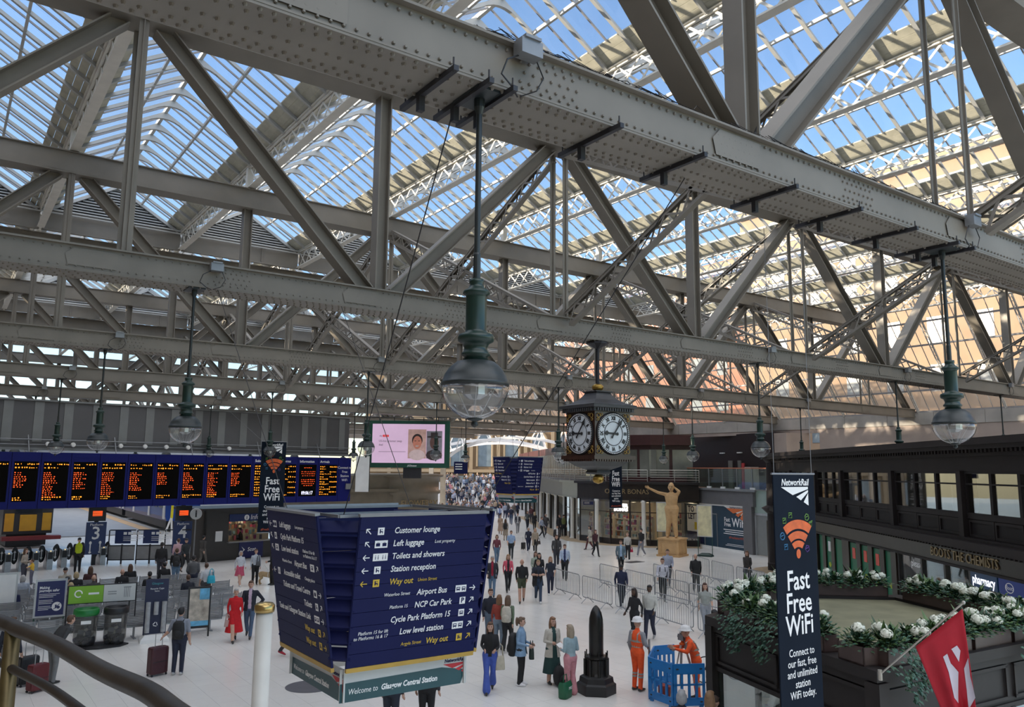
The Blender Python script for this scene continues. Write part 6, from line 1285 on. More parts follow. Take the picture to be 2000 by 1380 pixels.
def hand_mb(w_, d, side, s=1.0):                            # palm with four curled fingers and a thumb at its side
    d = Vector(d).normalized(); u = Vector((1, 0, 0)) if abs(d.x) < .8 else Vector((0, 1, 0)); f = d.cross(u).normalized(); u = f.cross(d).normalized(); mb = MB(); w_ = Vector(w_)
    mb.bar(w_, w_+d*.085*s, .035*s, .075*s, f)
    for i in range(4):
        b = w_+d*.08*s+f*((i-1.5)*.019*s); L = (.062, .072, .068, .052)[i]*s; mb.tube([b, b+d*L*.5-u*.006, b+d*L-u*.028*s], [.0098*s, .009*s, .007*s], 6)
    b = w_+d*.03*s+f*(.036*s*-1); mb.tube([b, b+d*.03*s-f*.022*s, b+d*.062*s-f*.022*s-u*.02*s], [.012*s, .011*s, .008*s], 6); return mb
def hair_mb(style, c):
    mb = MB(); c = Vector(c)
    if style in ('bald',): return None
    if style == 'helmet':
        mb.lathe([(.150, .0), (.148, .012), (.125, .02), (.122, .06), (.10, .105), (.05, .128), (0, .132)], 18, c+Vector((0, .0, .045)), sy=1.1); mb.bx(c.x-.08, c.x+.08, c.y-.175, c.y-.10, c.z+.045, c.z+.055); return mb
    if style == 'cap':
        mb.ell(c+Vector((0, .006, .055)), (.088, .108, .085), 14, 8); mb.bx(c.x-.07, c.x+.07, c.y-.17, c.y-.07, c.z+.05, c.z+.062); return mb
    mb.ell(c+Vector((0, .022, .028)), (.087, .098, .108), 14, 9); mb.ell(c+Vector((0, -.045, .085)), (.070, .055, .040), 12, 6)
    if style == 'long':
        mb.ell(c+Vector((0, .068, -.09)), (.095, .05, .19), 12, 9)
        for q in (-1, 1): mb.ell(c+Vector((q*.078, .02, -.09)), (.028, .05, .15), 8, 8)
    if style == 'bob':
        mb.ell(c+Vector((0, .05, -.03)), (.10, .07, .12), 12, 9)
        for q in (-1, 1): mb.ell(c+Vector((q*.08, .01, -.03)), (.026, .05, .09), 8, 7)
    if style == 'pony': mb.ell(c+Vector((0, .13, .0)), (.032, .045, .12), 8, 7)
    if style == 'bun': mb.ell(c+Vector((0, .11, .06)), (.045, .045, .045), 8, 6)
    return mb
JOBS = []
def person(px, py, h, ang, label, top=(.05, .05, .06), bot=(.02, .025, .05), hair=(.03, .02, .015), style='short', pose='stand', fem=False, skin=0, sleeve=1, legs='long', shoe=(.02, .02, .02), dress=None, coat=None, wide=.006, legw=1.12, fat=1.10, pos=None, rz=None, group='people on the concourse', hires=True, vest=None, inner=None, bands=False, **jk):
    p = G(px, py) if pos is None else Vector(pos)
    v = Vector((p.x-CAM.x, p.y-CAM.y)).normalized(); a = math.radians(ang); rt = Vector((v.y, -v.x)); f = -v*math.cos(a)+rt*math.sin(a)
    if rz is None: rz = math.atan2(f.y, f.x)+PI/2
    t = thing('person', label, 'person', p, rz, group); t.scale = (h/1.75,)*3
    J = joints(pose, fem, **jk); P, up = body_parts(J, fem, wide, legw, fat)
    JOBS.append(dict(t=t, J=J, P=P, up=up, top=top, bot=bot, hair=hair, style=style, skin=SKIN[skin], sleeve=sleeve, legs=legs, shoe=shoe, dress=dress, coat=coat, hires=hires, vest=vest, inner=inner, fem=fem, bands=bands))
    return t
def finish_people():
    tmp = []
    for jb in JOBS:
        mb = body_mb(jb['P']); o = put('tmp_body', mb.mesh('tmp_body', SHB)); r_ = o.modifiers.new('r', 'REMESH'); r_.mode = 'VOXEL'; r_.voxel_size = .019 if jb['hires'] else .03; s_ = o.modifiers.new('s', 'SMOOTH'); s_.iterations = 3; s_.factor = .5; tmp.append(o)
    dg = bpy.context.evaluated_depsgraph_get()
    for jb, o in zip(JOBS, tmp):
        me = bpy.data.meshes.new_from_object(o.evaluated_get(dg)); n = len(me.polygons); C = np.empty(n*3); me.polygons.foreach_get('center', C); C = C.reshape(n, 3)
        best = np.full(n, 1e9); lab = np.zeros(n, int); names = ['torso', 'neck', 'uarm', 'farm', 'hand', 'thigh', 'shin', 'foot']
        for nm, pts, rad in jb['P']:
            for i in range(len(pts)-1):
                a, b = np.array(pts[i]), np.array(pts[i+1]); d = b-a; u = np.clip(((C-a)@d)/max(1e-9, d@d), 0, 1); ra = rad[i]; rb = rad[i+1]; ra = sum(ra)/2 if isinstance(ra, tuple) else ra; rb = sum(rb)/2 if isinstance(rb, tuple) else rb
                dist = np.linalg.norm(C-(a+u[:, None]*d), axis=1)-(ra+(rb-ra)*u); w_ = dist < best; best[w_] = dist[w_]; lab[w_] = names.index(nm)
        slots = [cmat(jb['top']), cmat(jb['skin'], 'skin', .6), cmat(jb['bot']), cmat(jb['shoe'], 'shoe', .5), EYE, LIP, cmat(jb['vest'] or jb['inner'] or jb['top'])]
        mi = np.array([0, 1, 0, 0 if jb['sleeve'] == 1 else 1, 1, 2, 2 if jb['legs'] == 'long' else 1, 3])[lab]
        if jb['sleeve'] == 0: mi[lab == 2] = 1
        if jb['legs'] == 'bare': mi[(lab == 5) & (C[:, 2] < .6)] = 1
        zs = 1.0 if not jb['J'].get('sit') else .58
        mi[(lab == 0) & (C[:, 2] < zs-.02)] = 2
        if jb['inner']: mi[(lab == 0) & (np.abs(C[:, 0]) < .055) & (C[:, 1] < 0) & (C[:, 2] > .9)] = 6
        if jb['vest']: mi[(lab == 0) & (C[:, 2] > .98)] = 6
        up = jb['up']; hc = up(jb['J']['head']); tilt = jb['J'].get('tilt', 0)
        V = np.empty(len(me.vertices)*3); me.vertices.foreach_get('co', V); V = [tuple(q) for q in V.reshape(-1, 3)]; Fc = [tuple(q.vertices) for q in me.polygons]; mb = MB(); mb.add(V, Fc); mb.m = [int(q) for q in mi]
        hm = head_mb(hc, jb['J'].get('hs', 1.04), tilt); mb.add(hm.v, hm.f); mb.m[-len(hm.f):] = [(1, 4, 5)[q] for q in hm.m]
        if jb['hires']:
            for i in (0, 1):
                w_ = up(jb['J']['wr'][i]); d = w_-up(jb['J']['el'][i]); q = hand_mb(w_, d, i, .92 if jb['fem'] else 1.0); mb.add(q.v, q.f); mb.m[-len(q.f):] = [1]*len(q.f)
        mesh_ = mb.mesh('body', slots, True); put('body', mesh_, jb['t']); bpy.data.meshes.remove(me)
        q = hair_mb(jb['style'], hc)
        if q: put({'helmet': 'helmet', 'cap': 'cap'}.get(jb['style'], 'hair'), q.mesh('hair', cmat(jb['hair'], 'hair', .6), True), jb['t'])
        if jb['dress']:                                    # skirt or dress from the waist: (colour, hem height, hem half width)
            c, hz, hw = jb['dress']; q = MB(); n = 20; pr_ = [(.137, 1.09), (.150, 1.02), (.185, .90), (.185+(hw-.185)*.5, (.9+hz)/2), (hw, hz)]; vs = []
            for r_, z in pr_: vs += [Vector((r_*(1+.05*math.sin(5*th)*(z < .8))*math.cos(th), r_*.78*(1+.05*math.sin(5*th)*(z < .8))*math.sin(th), z)) for th in [2*PI*j/n for j in range(n)]]
            q.add(vs, [(i*n+j, i*n+(j+1) % n, (i+1)*n+(j+1) % n, (i+1)*n+j) for i in range(4) for j in range(n)]); put('skirt', q.mesh('skirt', cmat(c), True), jb['t'])
        if jb['coat']:                                     # open coat panel round back and sides: (colour, hem height)
            c, hz = jb['coat']; q = MB(); n = 15; A_ = [-PI/2+.32+(2*PI-.64)*j/n for j in range(n+1)]; vs = []
            for r_, z in ((.165, 1.36), (.185, 1.22), (.178, 1.06), (.20, .92), (.235, hz)): vs += [Vector((r_*math.cos(th), r_*.76*math.sin(th), z)) for th in A_]
            q.add(vs, [(i*(n+1)+j, i*(n+1)+j+1, (i+1)*(n+1)+j+1, (i+1)*(n+1)+j) for i in range(4) for j in range(n)]); put('coat', q.mesh('coat', cmat(c), True), jb['t'])
        if jb['bands']:                                    # grey reflective tape round chest, legs and shoulders
            q = MB(); up = jb['up']; n = 16
            for z, a, b in ((1.06, .165, .118), (1.19, .185, .132)):
                c = up((0, 0, z)); ring = [c+Vector((a*math.cos(2*PI*j/n), b*math.sin(2*PI*j/n), 0)) for j in range(n)]; q.add(ring+[r_+Vector((0, 0, .05)) for r_ in ring], [(j, (j+1) % n, n+(j+1) % n, n+j) for j in range(n)])
            for i in (0, 1):
                kn = Vector(jb['J']['kn'][i]); an = Vector(jb['J']['an'][i])
                for u in (.25, .42): c = kn.lerp(an, u); ring = [c+Vector((.068*math.cos(2*PI*j/n), .068*math.sin(2*PI*j/n), 0)) for j in range(n)]; q.add(ring+[r_+Vector((0, 0, .045)) for r_ in ring], [(j, (j+1) % n, n+(j+1) % n, n+j) for j in range(n)])
                sx = (-.10, .10)[i]; q.tube([up((sx, -.125, 1.2)), up((sx, -.11, 1.38)), up((sx, 0, 1.455)), up((sx, .11, 1.38)), up((sx, .13, 1.2))], .018, 6)
            put('reflective_tape', q.mesh('reflective_tape', mat('reflective', (.36, .36, .33), .4, .3, .05, 9)), jb['t'])
    for o in tmp: m_ = o.data; bpy.data.objects.remove(o); bpy.data.meshes.remove(m_)
def at_person(t, v):                                       # world point of a body-local position
    s_ = t.scale.x; c, n = math.cos(t.rotation_euler.z), math.sin(t.rotation_euler.z); return Vector((t.location.x+s_*(v[0]*c-v[1]*n), t.location.y+s_*(v[0]*n+v[1]*c), t.location.z+s_*v[2]))
def backpack(t, label, c, sz=1.0, off=(0, .17, 1.2), group='bags'):
    o = thing('backpack', label, 'backpack', at_person(t, off), t.rotation_euler.z, group); m_ = cmat(c, 'bag', .7); mb = MB()
    n = 12; vs = []
    for z, a, b in ((-.25, .10, .05), (-.22, .15, .085), (0, .16, .10), (.17, .14, .085), (.23, .08, .05)): vs += [Vector((a*sz*abs(math.cos(q))**.6*(1 if math.cos(q) > 0 else -1), b*sz*abs(math.sin(q))**.6*(1 if math.sin(q) > 0 else -1), z*sz)) for q in [2*PI*j/n for j in range(n)]]
    mb.add(vs, [(i*n+j, i*n+(j+1) % n, (i+1)*n+(j+1) % n, (i+1)*n+j) for i in range(4) for j in range(n)]+[tuple(range(n))[::-1], tuple(4*n+j for j in range(n))]); put('bag_body', mb.mesh('bag_body', m_, True), o)
    mb = MB(); mb.ell((0, .10*sz, -.09*sz), (.11*sz, .04*sz, .10*sz), 10, 6); put('front_pocket', mb.mesh('front_pocket', m_, True), o)
    for q in (-1, 1): mb = MB(); mb.tube([(q*.09, -.07*sz, .2), (q*.10, -.16, .25), (q*.11, -.29, .17), (q*.12, -.28, .02), (q*.12, -.1, -.12)], .016, 6); put('strap', mb.mesh('strap', m_, True), o)
    return o
def handbag(t, label, c, off, sz=(.30, .12, .24), strap=.25, group='bags'):
    o = thing('handbag', label, 'bag', at_person(t, off), t.rotation_euler.z+.3, group); m_ = cmat(c, 'bag', .6); mb = MB(); n = 12; vs = []
    for z, f in ((-1, .95), (-.9, 1.0), (0, .95), (.9, .8), (1, .7)): vs += [Vector((sz[0]/2*f*abs(math.cos(q))**.5*(1 if math.cos(q) > 0 else -1), sz[1]/2*f*abs(math.sin(q))**.5*(1 if math.sin(q) > 0 else -1), z*sz[2]/2)) for q in [2*PI*j/n for j in range(n)]]
    mb.add(vs, [(i*n+j, i*n+(j+1) % n, (i+1)*n+(j+1) % n, (i+1)*n+j) for i in range(4) for j in range(n)]+[tuple(range(n))[::-1], tuple(4*n+j for j in range(n))]); put('bag_body', mb.mesh('bag_body', m_, True), o)
    for q in (-.03, .03): mb = MB(); mb.tube([(-sz[0]*.3, q, sz[2]*.45), (-sz[0]*.2, q, sz[2]*.5+strap*.8), (0, q, sz[2]*.5+strap), (sz[0]*.2, q, sz[2]*.5+strap*.8), (sz[0]*.3, q, sz[2]*.45)], .010, 6); put('handle', mb.mesh('handle', m_, True), o)
    return o
def suitcase(px, py, label, c, h=.68, rz=0, wd=.46, dp=.28, pull=.35):
    p = G(px, py); o = thing('suitcase', label, 'suitcase', (p.x, p.y, 0), rz, 'wheeled suitcases'); m_ = cmat(c, 'case', .5); mb = MB(); n = 16; vs = []
    for z, f in ((.06, .94), (.09, 1), (h-.04, 1), (h, .93)): vs += [Vector((wd/2*f*abs(math.cos(q))**.35*(1 if math.cos(q) > 0 else -1), dp/2*f*abs(math.sin(q))**.35*(1 if math.sin(q) > 0 else -1), z)) for q in [2*PI*(j+.5)/n for j in range(n)]]
    mb.add(vs, [(i*n+j, i*n+(j+1) % n, (i+1)*n+(j+1) % n, (i+1)*n+j) for i in range(3) for j in range(n)]+[tuple(range(n))[::-1], tuple(3*n+j for j in range(n))]); mb.build('shell', m_, o)
    for a in (-1, 1):
        for b in (-1, 1): mb = MB(); mb.tube([(a*wd*.4, b*dp*.36-.012, .03), (a*wd*.4, b*dp*.36+.012, .03)], .03, 8); mb.build('wheel', BLACK, o)
    mb = MB(); mb.tube([(-.10, .0, h), (-.10, 0, h+pull), (.10, 0, h+pull), (.10, 0, h)], .011, 6); mb.build('pull_handle', STL, o); mb = MB(); mb.bx(-wd*.42, wd*.42, -dp/2-.006, -dp/2+.004, h*.5, h*.5+.012); mb.build('zip', BLACK, o); return o
BK = (.012, .012, .014); NV = (.012, .018, .05); DN = (.06, .10, .17); JE = (.10, .17, .26); GRY = (.16, .16, .17); WHT = (.62, .62, .62); TANC = (.36, .28, .20); BRN = (.09, .045, .025); BLD = (.42, .32, .18); GHR = (.40, .39, .38); WSH = (.6, .6, .6)
p = person(346, 1317, 1.76, 165, 'man in grey tee with black backpack holding a maroon suitcase', (.24, .26, .31), (.018, .022, .045), BK, pose='stand', sleeve=.5, shoe=(.45, .45, .45), wr=[None, (.40, .02, 1.02)], el=[None, (.28, .03, 1.14)]); backpack(p, 'black backpack on the man with the maroon suitcase', BK)
suitcase(306, 1318, 'large maroon suitcase beside the man in the grey tee', (.055, .012, .018), .74, .3, .50, .30)
p = person(456, 1252, 1.66, 8, 'woman in a long red dress walking beside the man in the blazer', (.52, .006, .012), (.52, .006, .012), GHR, 'short', 'walk', True, legs='bare', dress=((.52, .006, .012), .32, .30)); handbag(p, 'small blush handbag held by the woman in red', (.45, .30, .27), (-.24, -.05, .62), (.20, .09, .20), .18)
p = person(485, 1244, 1.82, -5, 'man in navy blazer, pink shirt and jeans', (.015, .018, .03), DN, BRN, 'short', 'walk2', inner=(.52, .40, .50), coat=((.015, .018, .03), .84), el=[None, (.40, .08, 1.14)], wr=[None, (.21, .0, .96)])
person(467, 1144, 1.62, 20, 'elderly woman in white cardigan over a pink patterned dress', (.55, .57, .62), (.50, .08, .14), GHR, 'bob', 'walk', True, legs='bare', shoe=WSH, dress=((.50, .08, .14), .52, .25))
p = person(497, 1141, 1.66, 5, 'person in pale blue top and black trousers holding a guide dog', (.42, .46, .52), BK, BRN, 'short', 'stand', True, fat=1.1); handbag(p, 'grey shoulder bag on the guide dog handler', (.09, .09, .10), (.12, -.16, 1.05), (.22, .10, .20), .3)
person(374, 1166, 1.76, 175, 'man in grey hooded jacket and dark jeans seen from behind', (.10, .10, .105), (.02, .025, .05), BK, 'short', 'stand', fat=1.15, wr=[(-.18, -.12, .95), (.18, -.12, .95)])
p = person(399, 1181, 1.66, -165, 'woman in white top and grey trousers seen from behind', (.60, .61, .63), (.06, .06, .065), BRN, 'bun', 'stand', True, sleeve=.5); handbag(p, 'bright turquoise shoulder bag on the woman in white', (.02, .40, .55), (-.18, .16, 1.08), (.34, .16, .30), .28)
p = person(341, 1146, 1.76, 180, 'person in black jacket and pale jeans walking away to the gates', BK, JE, BRN, 'short', 'walk', hires=True); backpack(p, 'black backpack on the person in pale jeans', (.02, .02, .022))
person(312, 1132, 1.82, 170, 'broad person in a black padded jacket behind the benches', (.018, .018, .02), (.03, .03, .04), BK, 'short', 'stand', fat=1.25)
person(360, 1118, 1.78, 30, 'man in flat cap and dark coat near platform four', (.02, .025, .03), BK, (.03, .03, .035), 'cap', 'walk2')
person(345, 1115, 1.72, 170, 'person in pink shirt near platform four', (.52, .33, .36), (.05, .06, .09), BRN, 'short', 'stand')
person(394, 1106, 1.72, 140, 'person in dark coat walking past the information kiosk', (.06, .055, .05), (.10, .09, .08), BK, 'short', 'walk')
person(150, 1118, 1.80, 180, 'gate attendant in a yellow hi-vis vest seen from behind', (.012, .014, .03), BK, BK, 'cap', 'stand', vest=(.50, .62, .02))
person(439, 1091, 1.66, 120, 'woman in long beige coat at the information counter', (.40, .33, .25), BRN, BRN, 'short', 'stand', True, coat=((.40, .33, .25), .42), dress=((.40, .33, .25), .45, .24), legs='long')
person(469, 1086, 1.78, -100, 'man in black jacket leaning at the information counter', BK, (.02, .03, .07), BK, 'short', 'stand', wr=[None, (.10, -.35, 1.08)], lean=(0, -.12, 0))
person(531, 1142, 1.72, -60, 'person in black coat beside the guide dog', BK, BK, BRN, 'short', 'stand', wr=[(-.10, -.25, 1.12), None])
p = person(44, 1141, 1.66, 60, 'woman in beige jacket holding a small child', (.34, .29, .24), (.05, .05, .07), BRN, 'long', 'stand', True, wr=[(-.02, -.25, 1.15), (.10, -.25, 1.05)])
person(60, 1141, 1.15, -110, 'child in yellow jacket reaching out beside the woman in beige', (.62, .38, .03), (.10, .10, .14), BRN, 'short', 'stand', True, el=[None, (.36, -.05, 1.30)], wr=[None, (.55, -.10, 1.28)])
person(100, 1334, 1.74, 120, 'person in grey trousers and dark top bending over a red suitcase', (.035, .037, .04), (.17, .17, .17), BRN, 'short', 'stand', sleeve=.5, lean=(0, -.55, 0), wr=[(-.2, -.12, .80), (.2, -.12, .80)]); suitcase(71, 1350, 'dark red suitcase behind the balcony rail', (.10, .008, .012), .66, .5); suitcase(52, 1338, 'black suitcase behind the balcony rail', BK, .72, .3)
person(12, 1345, 1.74, 150, 'person in navy coat behind the balcony rail', (.02, .025, .04), (.14, .15, .17), BRN, 'short', 'stand')
person(560, 1282, 1.70, 60, 'person with red shoes half hidden behind the near sign', (.06, .05, .06), (.03, .03, .04), BRN, 'long', 'walk', True, shoe=(.35, .01, .03))
person(832, 1432, 1.75, 170, 'person in black trousers whose legs show below the near sign', (.04, .04, .05), BK, BK, 'short', 'stand'); person(762, 1440, 1.74, 160, 'person in dark clothes below the near sign', (.03, .03, .035), (.02, .025, .04), BRN, 'long', 'stand', True)
# centre right
person(970, 1100, 1.68, 5, 'woman in maroon sweater and pale jeans', (.17, .045, .06), JE, BRN, 'bob', 'walk', True)
person(998, 1091, 1.74, 0, 'man in light blue shirt with a crossbody strap', (.30, .42, .62), (.02, .022, .03), BRN, 'short', 'walk2', sleeve=.5)
person(1032, 1077, 1.64, 5, 'woman in navy coat pulling a black case', (.02, .025, .05), NV, GHR, 'bob', 'walk', True, shoe=WSH); suitcase(1022, 1073, 'small black wheeled case in the middle of the hall', BK, .5, .4, .36, .22, .4)
p = person(1045, 1080, 1.66, 0, 'woman in beige coat with black trousers', (.34, .28, .21), BK, (.36, .24, .14), 'long', 'walk2', True, shoe=WSH, coat=((.34, .28, .21), .55)); handbag(p, 'dark handbag on the arm of the woman in the beige coat', (.05, .04, .035), (.26, -.05, .75), (.26, .12, .22), .2)
person(1087, 1108, 1.84, 0, 'bearded man in grey jacket and dark trousers', (.055, .058, .062), (.03, .03, .04), BRN, 'short', 'walk', inner=(.03, .028, .028), shoe=WSH)
person(1103, 1132, 1.78, 0, 'man in pale blue shirt and dark tie with a backpack', (.42, .50, .64), (.015, .016, .02), BRN, 'short', 'walk2', inner=(.02, .03, .10))
person(1088, 1072, 1.66, 5, 'boy in dark blazer and white shirt', (.022, .022, .027), BK, BK, 'short', 'stand', inner=WHT)
person(1101, 1047, 1.80, -10, 'police officer in black with a yellow hi-vis band by the columns', BK, BK, BK, 'cap', 'stand', vest=(.10, .11, .03)); person(1093, 1046, 1.78, 10, 'police officer in black standing by the columns', BK, BK, BRN, 'short', 'stand')
person(1058, 1050, 1.70, 60, 'person in pale blue hoodie beside a man with a coat', (.30, .34, .44), BK, BRN, 'short', 'walk', True, shoe=WSH); person(1066, 1044, 1.78, -20, 'man in dark jacket carrying a beige coat', (.05, .045, .045), (.03, .03, .035), GHR, 'short', 'walk2')
person(1030, 1034, 1.72, 10, 'person in grey-green jacket in the middle distance', (.07, .08, .085), (.02, .02, .03), BRN, 'long', 'walk', True); person(1038, 1022, 1.80, 0, 'man in maroon top behind the person in grey-green', (.10, .035, .04), (.03, .03, .04), BRN, 'short', 'walk2'); person(1044, 1036, 1.70, 180, 'person in black walking away in the middle distance', BK, BK, (.4, .28, .16), 'long', 'walk', True)
person(1011, 1041, 1.74, 0, 'man in dark jacket and grey trousers in the middle distance', (.03, .03, .035), (.18, .18, .19), BRN, 'short', 'walk', inner=(.45, .45, .45))
p = person(987, 1056, 1.70, 175, 'long-haired woman in beige skirt walking away', (.30, .25, .20), (.34, .28, .22), BRN, 'long', 'walk', True, dress=((.34, .28, .22), .45, .22)); backpack(p, 'black backpack on the long-haired woman walking away', BK)
person(977, 1043, 1.66, 5, 'woman in light brown dress in the middle distance', (.36, .25, .18), (.36, .25, .18), BRN, 'short', 'walk2', True, dress=((.36, .25, .18), .30, .25))
person(976, 1020, 1.76, 0, 'man in white shirt and blue tie in the middle distance', (.50, .54, .66), (.03, .03, .05), BRN, 'short', 'walk', inner=(.05, .10, .30)); person(998, 1024, 1.80, 0, 'man in navy tee in the middle distance', (.02, .025, .045), (.04, .06, .11), BRN, 'short', 'walk2', sleeve=.5)
person(992, 1155, 1.68, 5, 'woman in coral pink jacket and black trousers', (.65, .10, .15), BK, (.36, .22, .12), 'long', 'walk', True, inner=(.03, .02, .025))
person(961, 1164, 1.74, 0, 'older man in dark jacket over a red shirt', (.03, .03, .035), JE, GHR, 'short', 'walk2', inner=(.30, .015, .04), coat=((.03, .03, .035), .78))
person(1019, 1176, 1.78, 0, 'shaven man in black sweater and olive shorts', (.010, .010, .012), (.05, .06, .03), BRN, 'bald', 'walk', legs='bare', skin=1)
person(1051, 1176, 1.76, 5, 'man in navy tee and jeans with a jacket round his waist', (.018, .022, .04), (.03, .05, .09), (.30, .20, .10), 'short', 'walk2', sleeve=.5, shoe=WSH, coat=((.012, .012, .016), .70), wr=[(-.10, -.22, 1.16), (.10, -.22, 1.16)], el=[(-.26, .0, 1.14), (.26, .0, 1.14)])
person(1053, 1152, 1.70, 0, 'dark-haired woman in black behind the man in navy tee', (.02, .02, .02), BK, BK, 'long', 'walk', True); person(1046, 1148, 1.70, 10, 'woman in pale green cardigan behind the man in navy tee', (.34, .40, .33), BK, (.10, .05, .03), 'long', 'walk2', True)
person(1075, 1160, 1.66, 0, 'blonde woman in navy tee and dark jeans', (.018, .022, .04), (.02, .03, .05), (.36, .20, .10), 'long', 'walk', True, sleeve=.5, shoe=WSH)
p = person(956, 1350, 1.70, 0, 'woman in sunglasses, black top and wide blue trousers', (.014, .015, .018), (.05, .09, .36), BRN, 'long', 'walk', True, wide=.05, legw=1.15, wr=[(-.14, -.2, 1.08), (.14, -.2, 1.08)], inner=(.008, .008, .008)); handbag(p, 'cream tote bag of the woman in blue trousers', (.46, .42, .33), (.27, .02, .72), (.26, .10, .34), .3)
p = person(1017, 1338, 1.72, 75, 'woman in pale denim shirt and black trousers in profile', (.20, .32, .47), BK, (.13, .08, .05), 'pony', 'stand', True, shoe=(.7, .7, .72), coat=((.20, .32, .47), .78), wr=[(-.16, -.26, 1.06), (.12, -.26, 1.06)]); backpack(p, 'large black backpack on the woman in denim', BK, 1.2, (0, .22, 1.05)); handbag(p, 'dark green shopping bag of the woman in denim', (.015, .03, .025), (.05, -.28, .85), (.32, .14, .30), .15)
p = person(1079, 1335, 1.70, 25, 'woman in cream coat over a dark green dress', (.48, .45, .39), (.015, .05, .048), (.20, .10, .05), 'long', 'stand', True, legs='bare', dress=((.015, .05, .048), .30, .27), coat=((.48, .45, .39), .72), inner=(.015, .05, .048), wr=[(-.10, -.22, 1.12), (.16, -.2, 1.10)])
p = person(1114, 1357, 1.70, -140, 'woman in pale blue cardigan and pink trousers seen from behind', (.26, .36, .40), (.50, .22, .25), (.30, .24, .17), 'long', 'stand', True, wide=.05, legw=1.15, wr=[(-.12, -.25, 1.08), (.1, -.25, 1.10)])
o = thing('paper_sheet', 'white sheet of paper held between the two talking women', 'paper', G(1096, 1345)+Vector((0, 0, 1.06)), .5); mb = MB(); mb.box((0, 0, 0), (.30, .21, .004), Matrix.Rotation(.7, 3, 'X')); mb.build('sheet', TXW, o)
q = G(1104, 1362); o = thing('shopping_bag', 'green shopping bag standing beside the woman in pink trousers', 'bag', (q.x, q.y, 0), .4); MG = cmat((.01, .10, .045), 'bag', .5); mb = MB(); n = 14; vs = []
for z, a, b in ((0, .17, .10), (.03, .20, .12), (.30, .23, .12), (.40, .21, .07)): vs += [Vector((a*abs(math.cos(t_))**.5*(1 if math.cos(t_) > 0 else -1), b*abs(math.sin(t_))**.5*(1 if math.sin(t_) > 0 else -1), z)) for t_ in [2*PI*(j+.5)/n for j in range(n)]]
mb.add(vs, [(i*n+j, i*n+(j+1) % n, (i+1)*n+(j+1) % n, (i+1)*n+j) for i in range(3) for j in range(n)]+[tuple(range(n))[::-1]]); mb.build('bag_body', MG, o, True); mb = MB(); mb.tube([(-.1, 0, .38), (-.06, 0, .55), (.06, 0, .55), (.1, 0, .38)], .012, 6); mb.build('handle', MG, o); text('M&S', .10, TXW, o, frame((.05, -.125, .24), (1, 0, 0), (0, 0, 1)), 'CENTER')
q = G(1092, 1340); o = thing('rucksack', 'black rucksack standing on the floor between the two talking women', 'bag', (q.x, q.y, 0), .2); mb = MB(); mb.ell((0, 0, .27), (.19, .15, .27), 12, 8); mb.ell((0, -.12, .2), (.12, .06, .12), 10, 6); mb.build('bag_body', cmat((.015, .015, .016), 'bag', .7), o, True); mb = MB(); mb.tube([(-.06, 0, .52), (0, 0, .58), (.06, 0, .52)], .012, 6); mb.build('handle', BLACK, o)
person(974, 1268, 1.66, 170, 'woman in rust-red sweater and pale jeans seen from behind', (.28, .045, .030), (.17, .22, .28), (.20, .10, .05), 'long', 'stand', True, fat=1.15); p = person(991, 1272, 1.68, 165, 'woman in green top and black trousers seen from behind', (.12, .16, .10), BK, (.13, .08, .05), 'long', 'walk', True, wide=.03); backpack(p, 'cream backpack on the woman in green', (.50, .46, .38))
person(957, 1258, 1.74, 15, 'person in black leather jacket and jeans beside the near sign', (.02, .02, .022), (.10, .14, .19), BRN, 'short', 'stand')
# right of centre, among the barriers
person(1213, 1119, 1.76, 5, 'man in blue-grey parka and pale blue shirt', (.12, .18, .22), BK, BRN, 'short', 'walk', inner=(.35, .48, .65), coat=((.12, .18, .22), .75)); p = person(1226, 1094, 1.70, 5, 'woman in white jacket and black trousers before the clothes shop', (.46, .45, .42), BK, (.30, .20, .12), 'bun', 'walk2', True, shoe=WSH); handbag(p, 'small red bag in the hand of the woman in white', (.40, .01, .05), (.25, -.1, .62), (.20, .10, .16), .15)
person(1253, 1086, 1.78, -40, 'man in black sweater and grey trousers before the clothes shop', BK, (.20, .20, .23), BK, 'short', 'walk', shoe=WSH); person(1152, 1073, 1.66, -60, 'woman in cream coat walking left before the clothes shop', (.42, .40, .34), (.09, .025, .03), BK, 'long', 'walk', True, coat=((.42, .40, .34), .62)); person(1163, 1086, 1.70, 30, 'woman in black and maroon walking before the clothes shop', (.06, .018, .025), BK, (.09, .03, .02), 'long', 'walk2', True)
person(1214, 1186, 1.72, 10, 'person in navy sweatshirt and dark beanie behind the front barriers', (.015, .02, .05), (.012, .014, .03), BK, 'cap', 'walk', skin=2, shoe=WSH)
p = person(1295, 1172, 1.78, 0, 'bearded man in white shirt with a backpack among the barriers', (.52, .52, .58), (.012, .013, .018), BRN, 'short', 'walk2'); backpack(p, 'dark backpack on the man in the white shirt', (.015, .015, .02))
person(1305, 1147, 1.80, 0, 'man in grey-blue shirt with a dark crossbody strap', (.32, .34, .42), (.018, .018, .024), (.05, .03, .02), 'short', 'walk'); person(1360, 1158, 1.76, 5, 'older man in black sweater among the barriers', (.012, .013, .017), (.014, .015, .02), GHR, 'bald', 'walk2', fat=1.15)
person(1379, 1238, 1.72, 10, 'long-haired woman in grey tee and grey trousers among the barriers', (.30, .32, .30), (.26, .28, .32), (.06, .02, .012), 'long', 'walk', True, sleeve=.5)
person(1240, 1252, 1.70, -40, 'woman in black turning her head beside the man in patterned sweater', BK, BK, (.02, .012, .01), 'long', 'walk2', True, skin=2, fat=1.1); p = person(1270, 1250, 1.78, -15, 'man in white patterned sweater and dark jeans', (.52, .52, .48), (.018, .025, .045), BK, 'short', 'walk', skin=2, shoe=(.3, .3, .3))
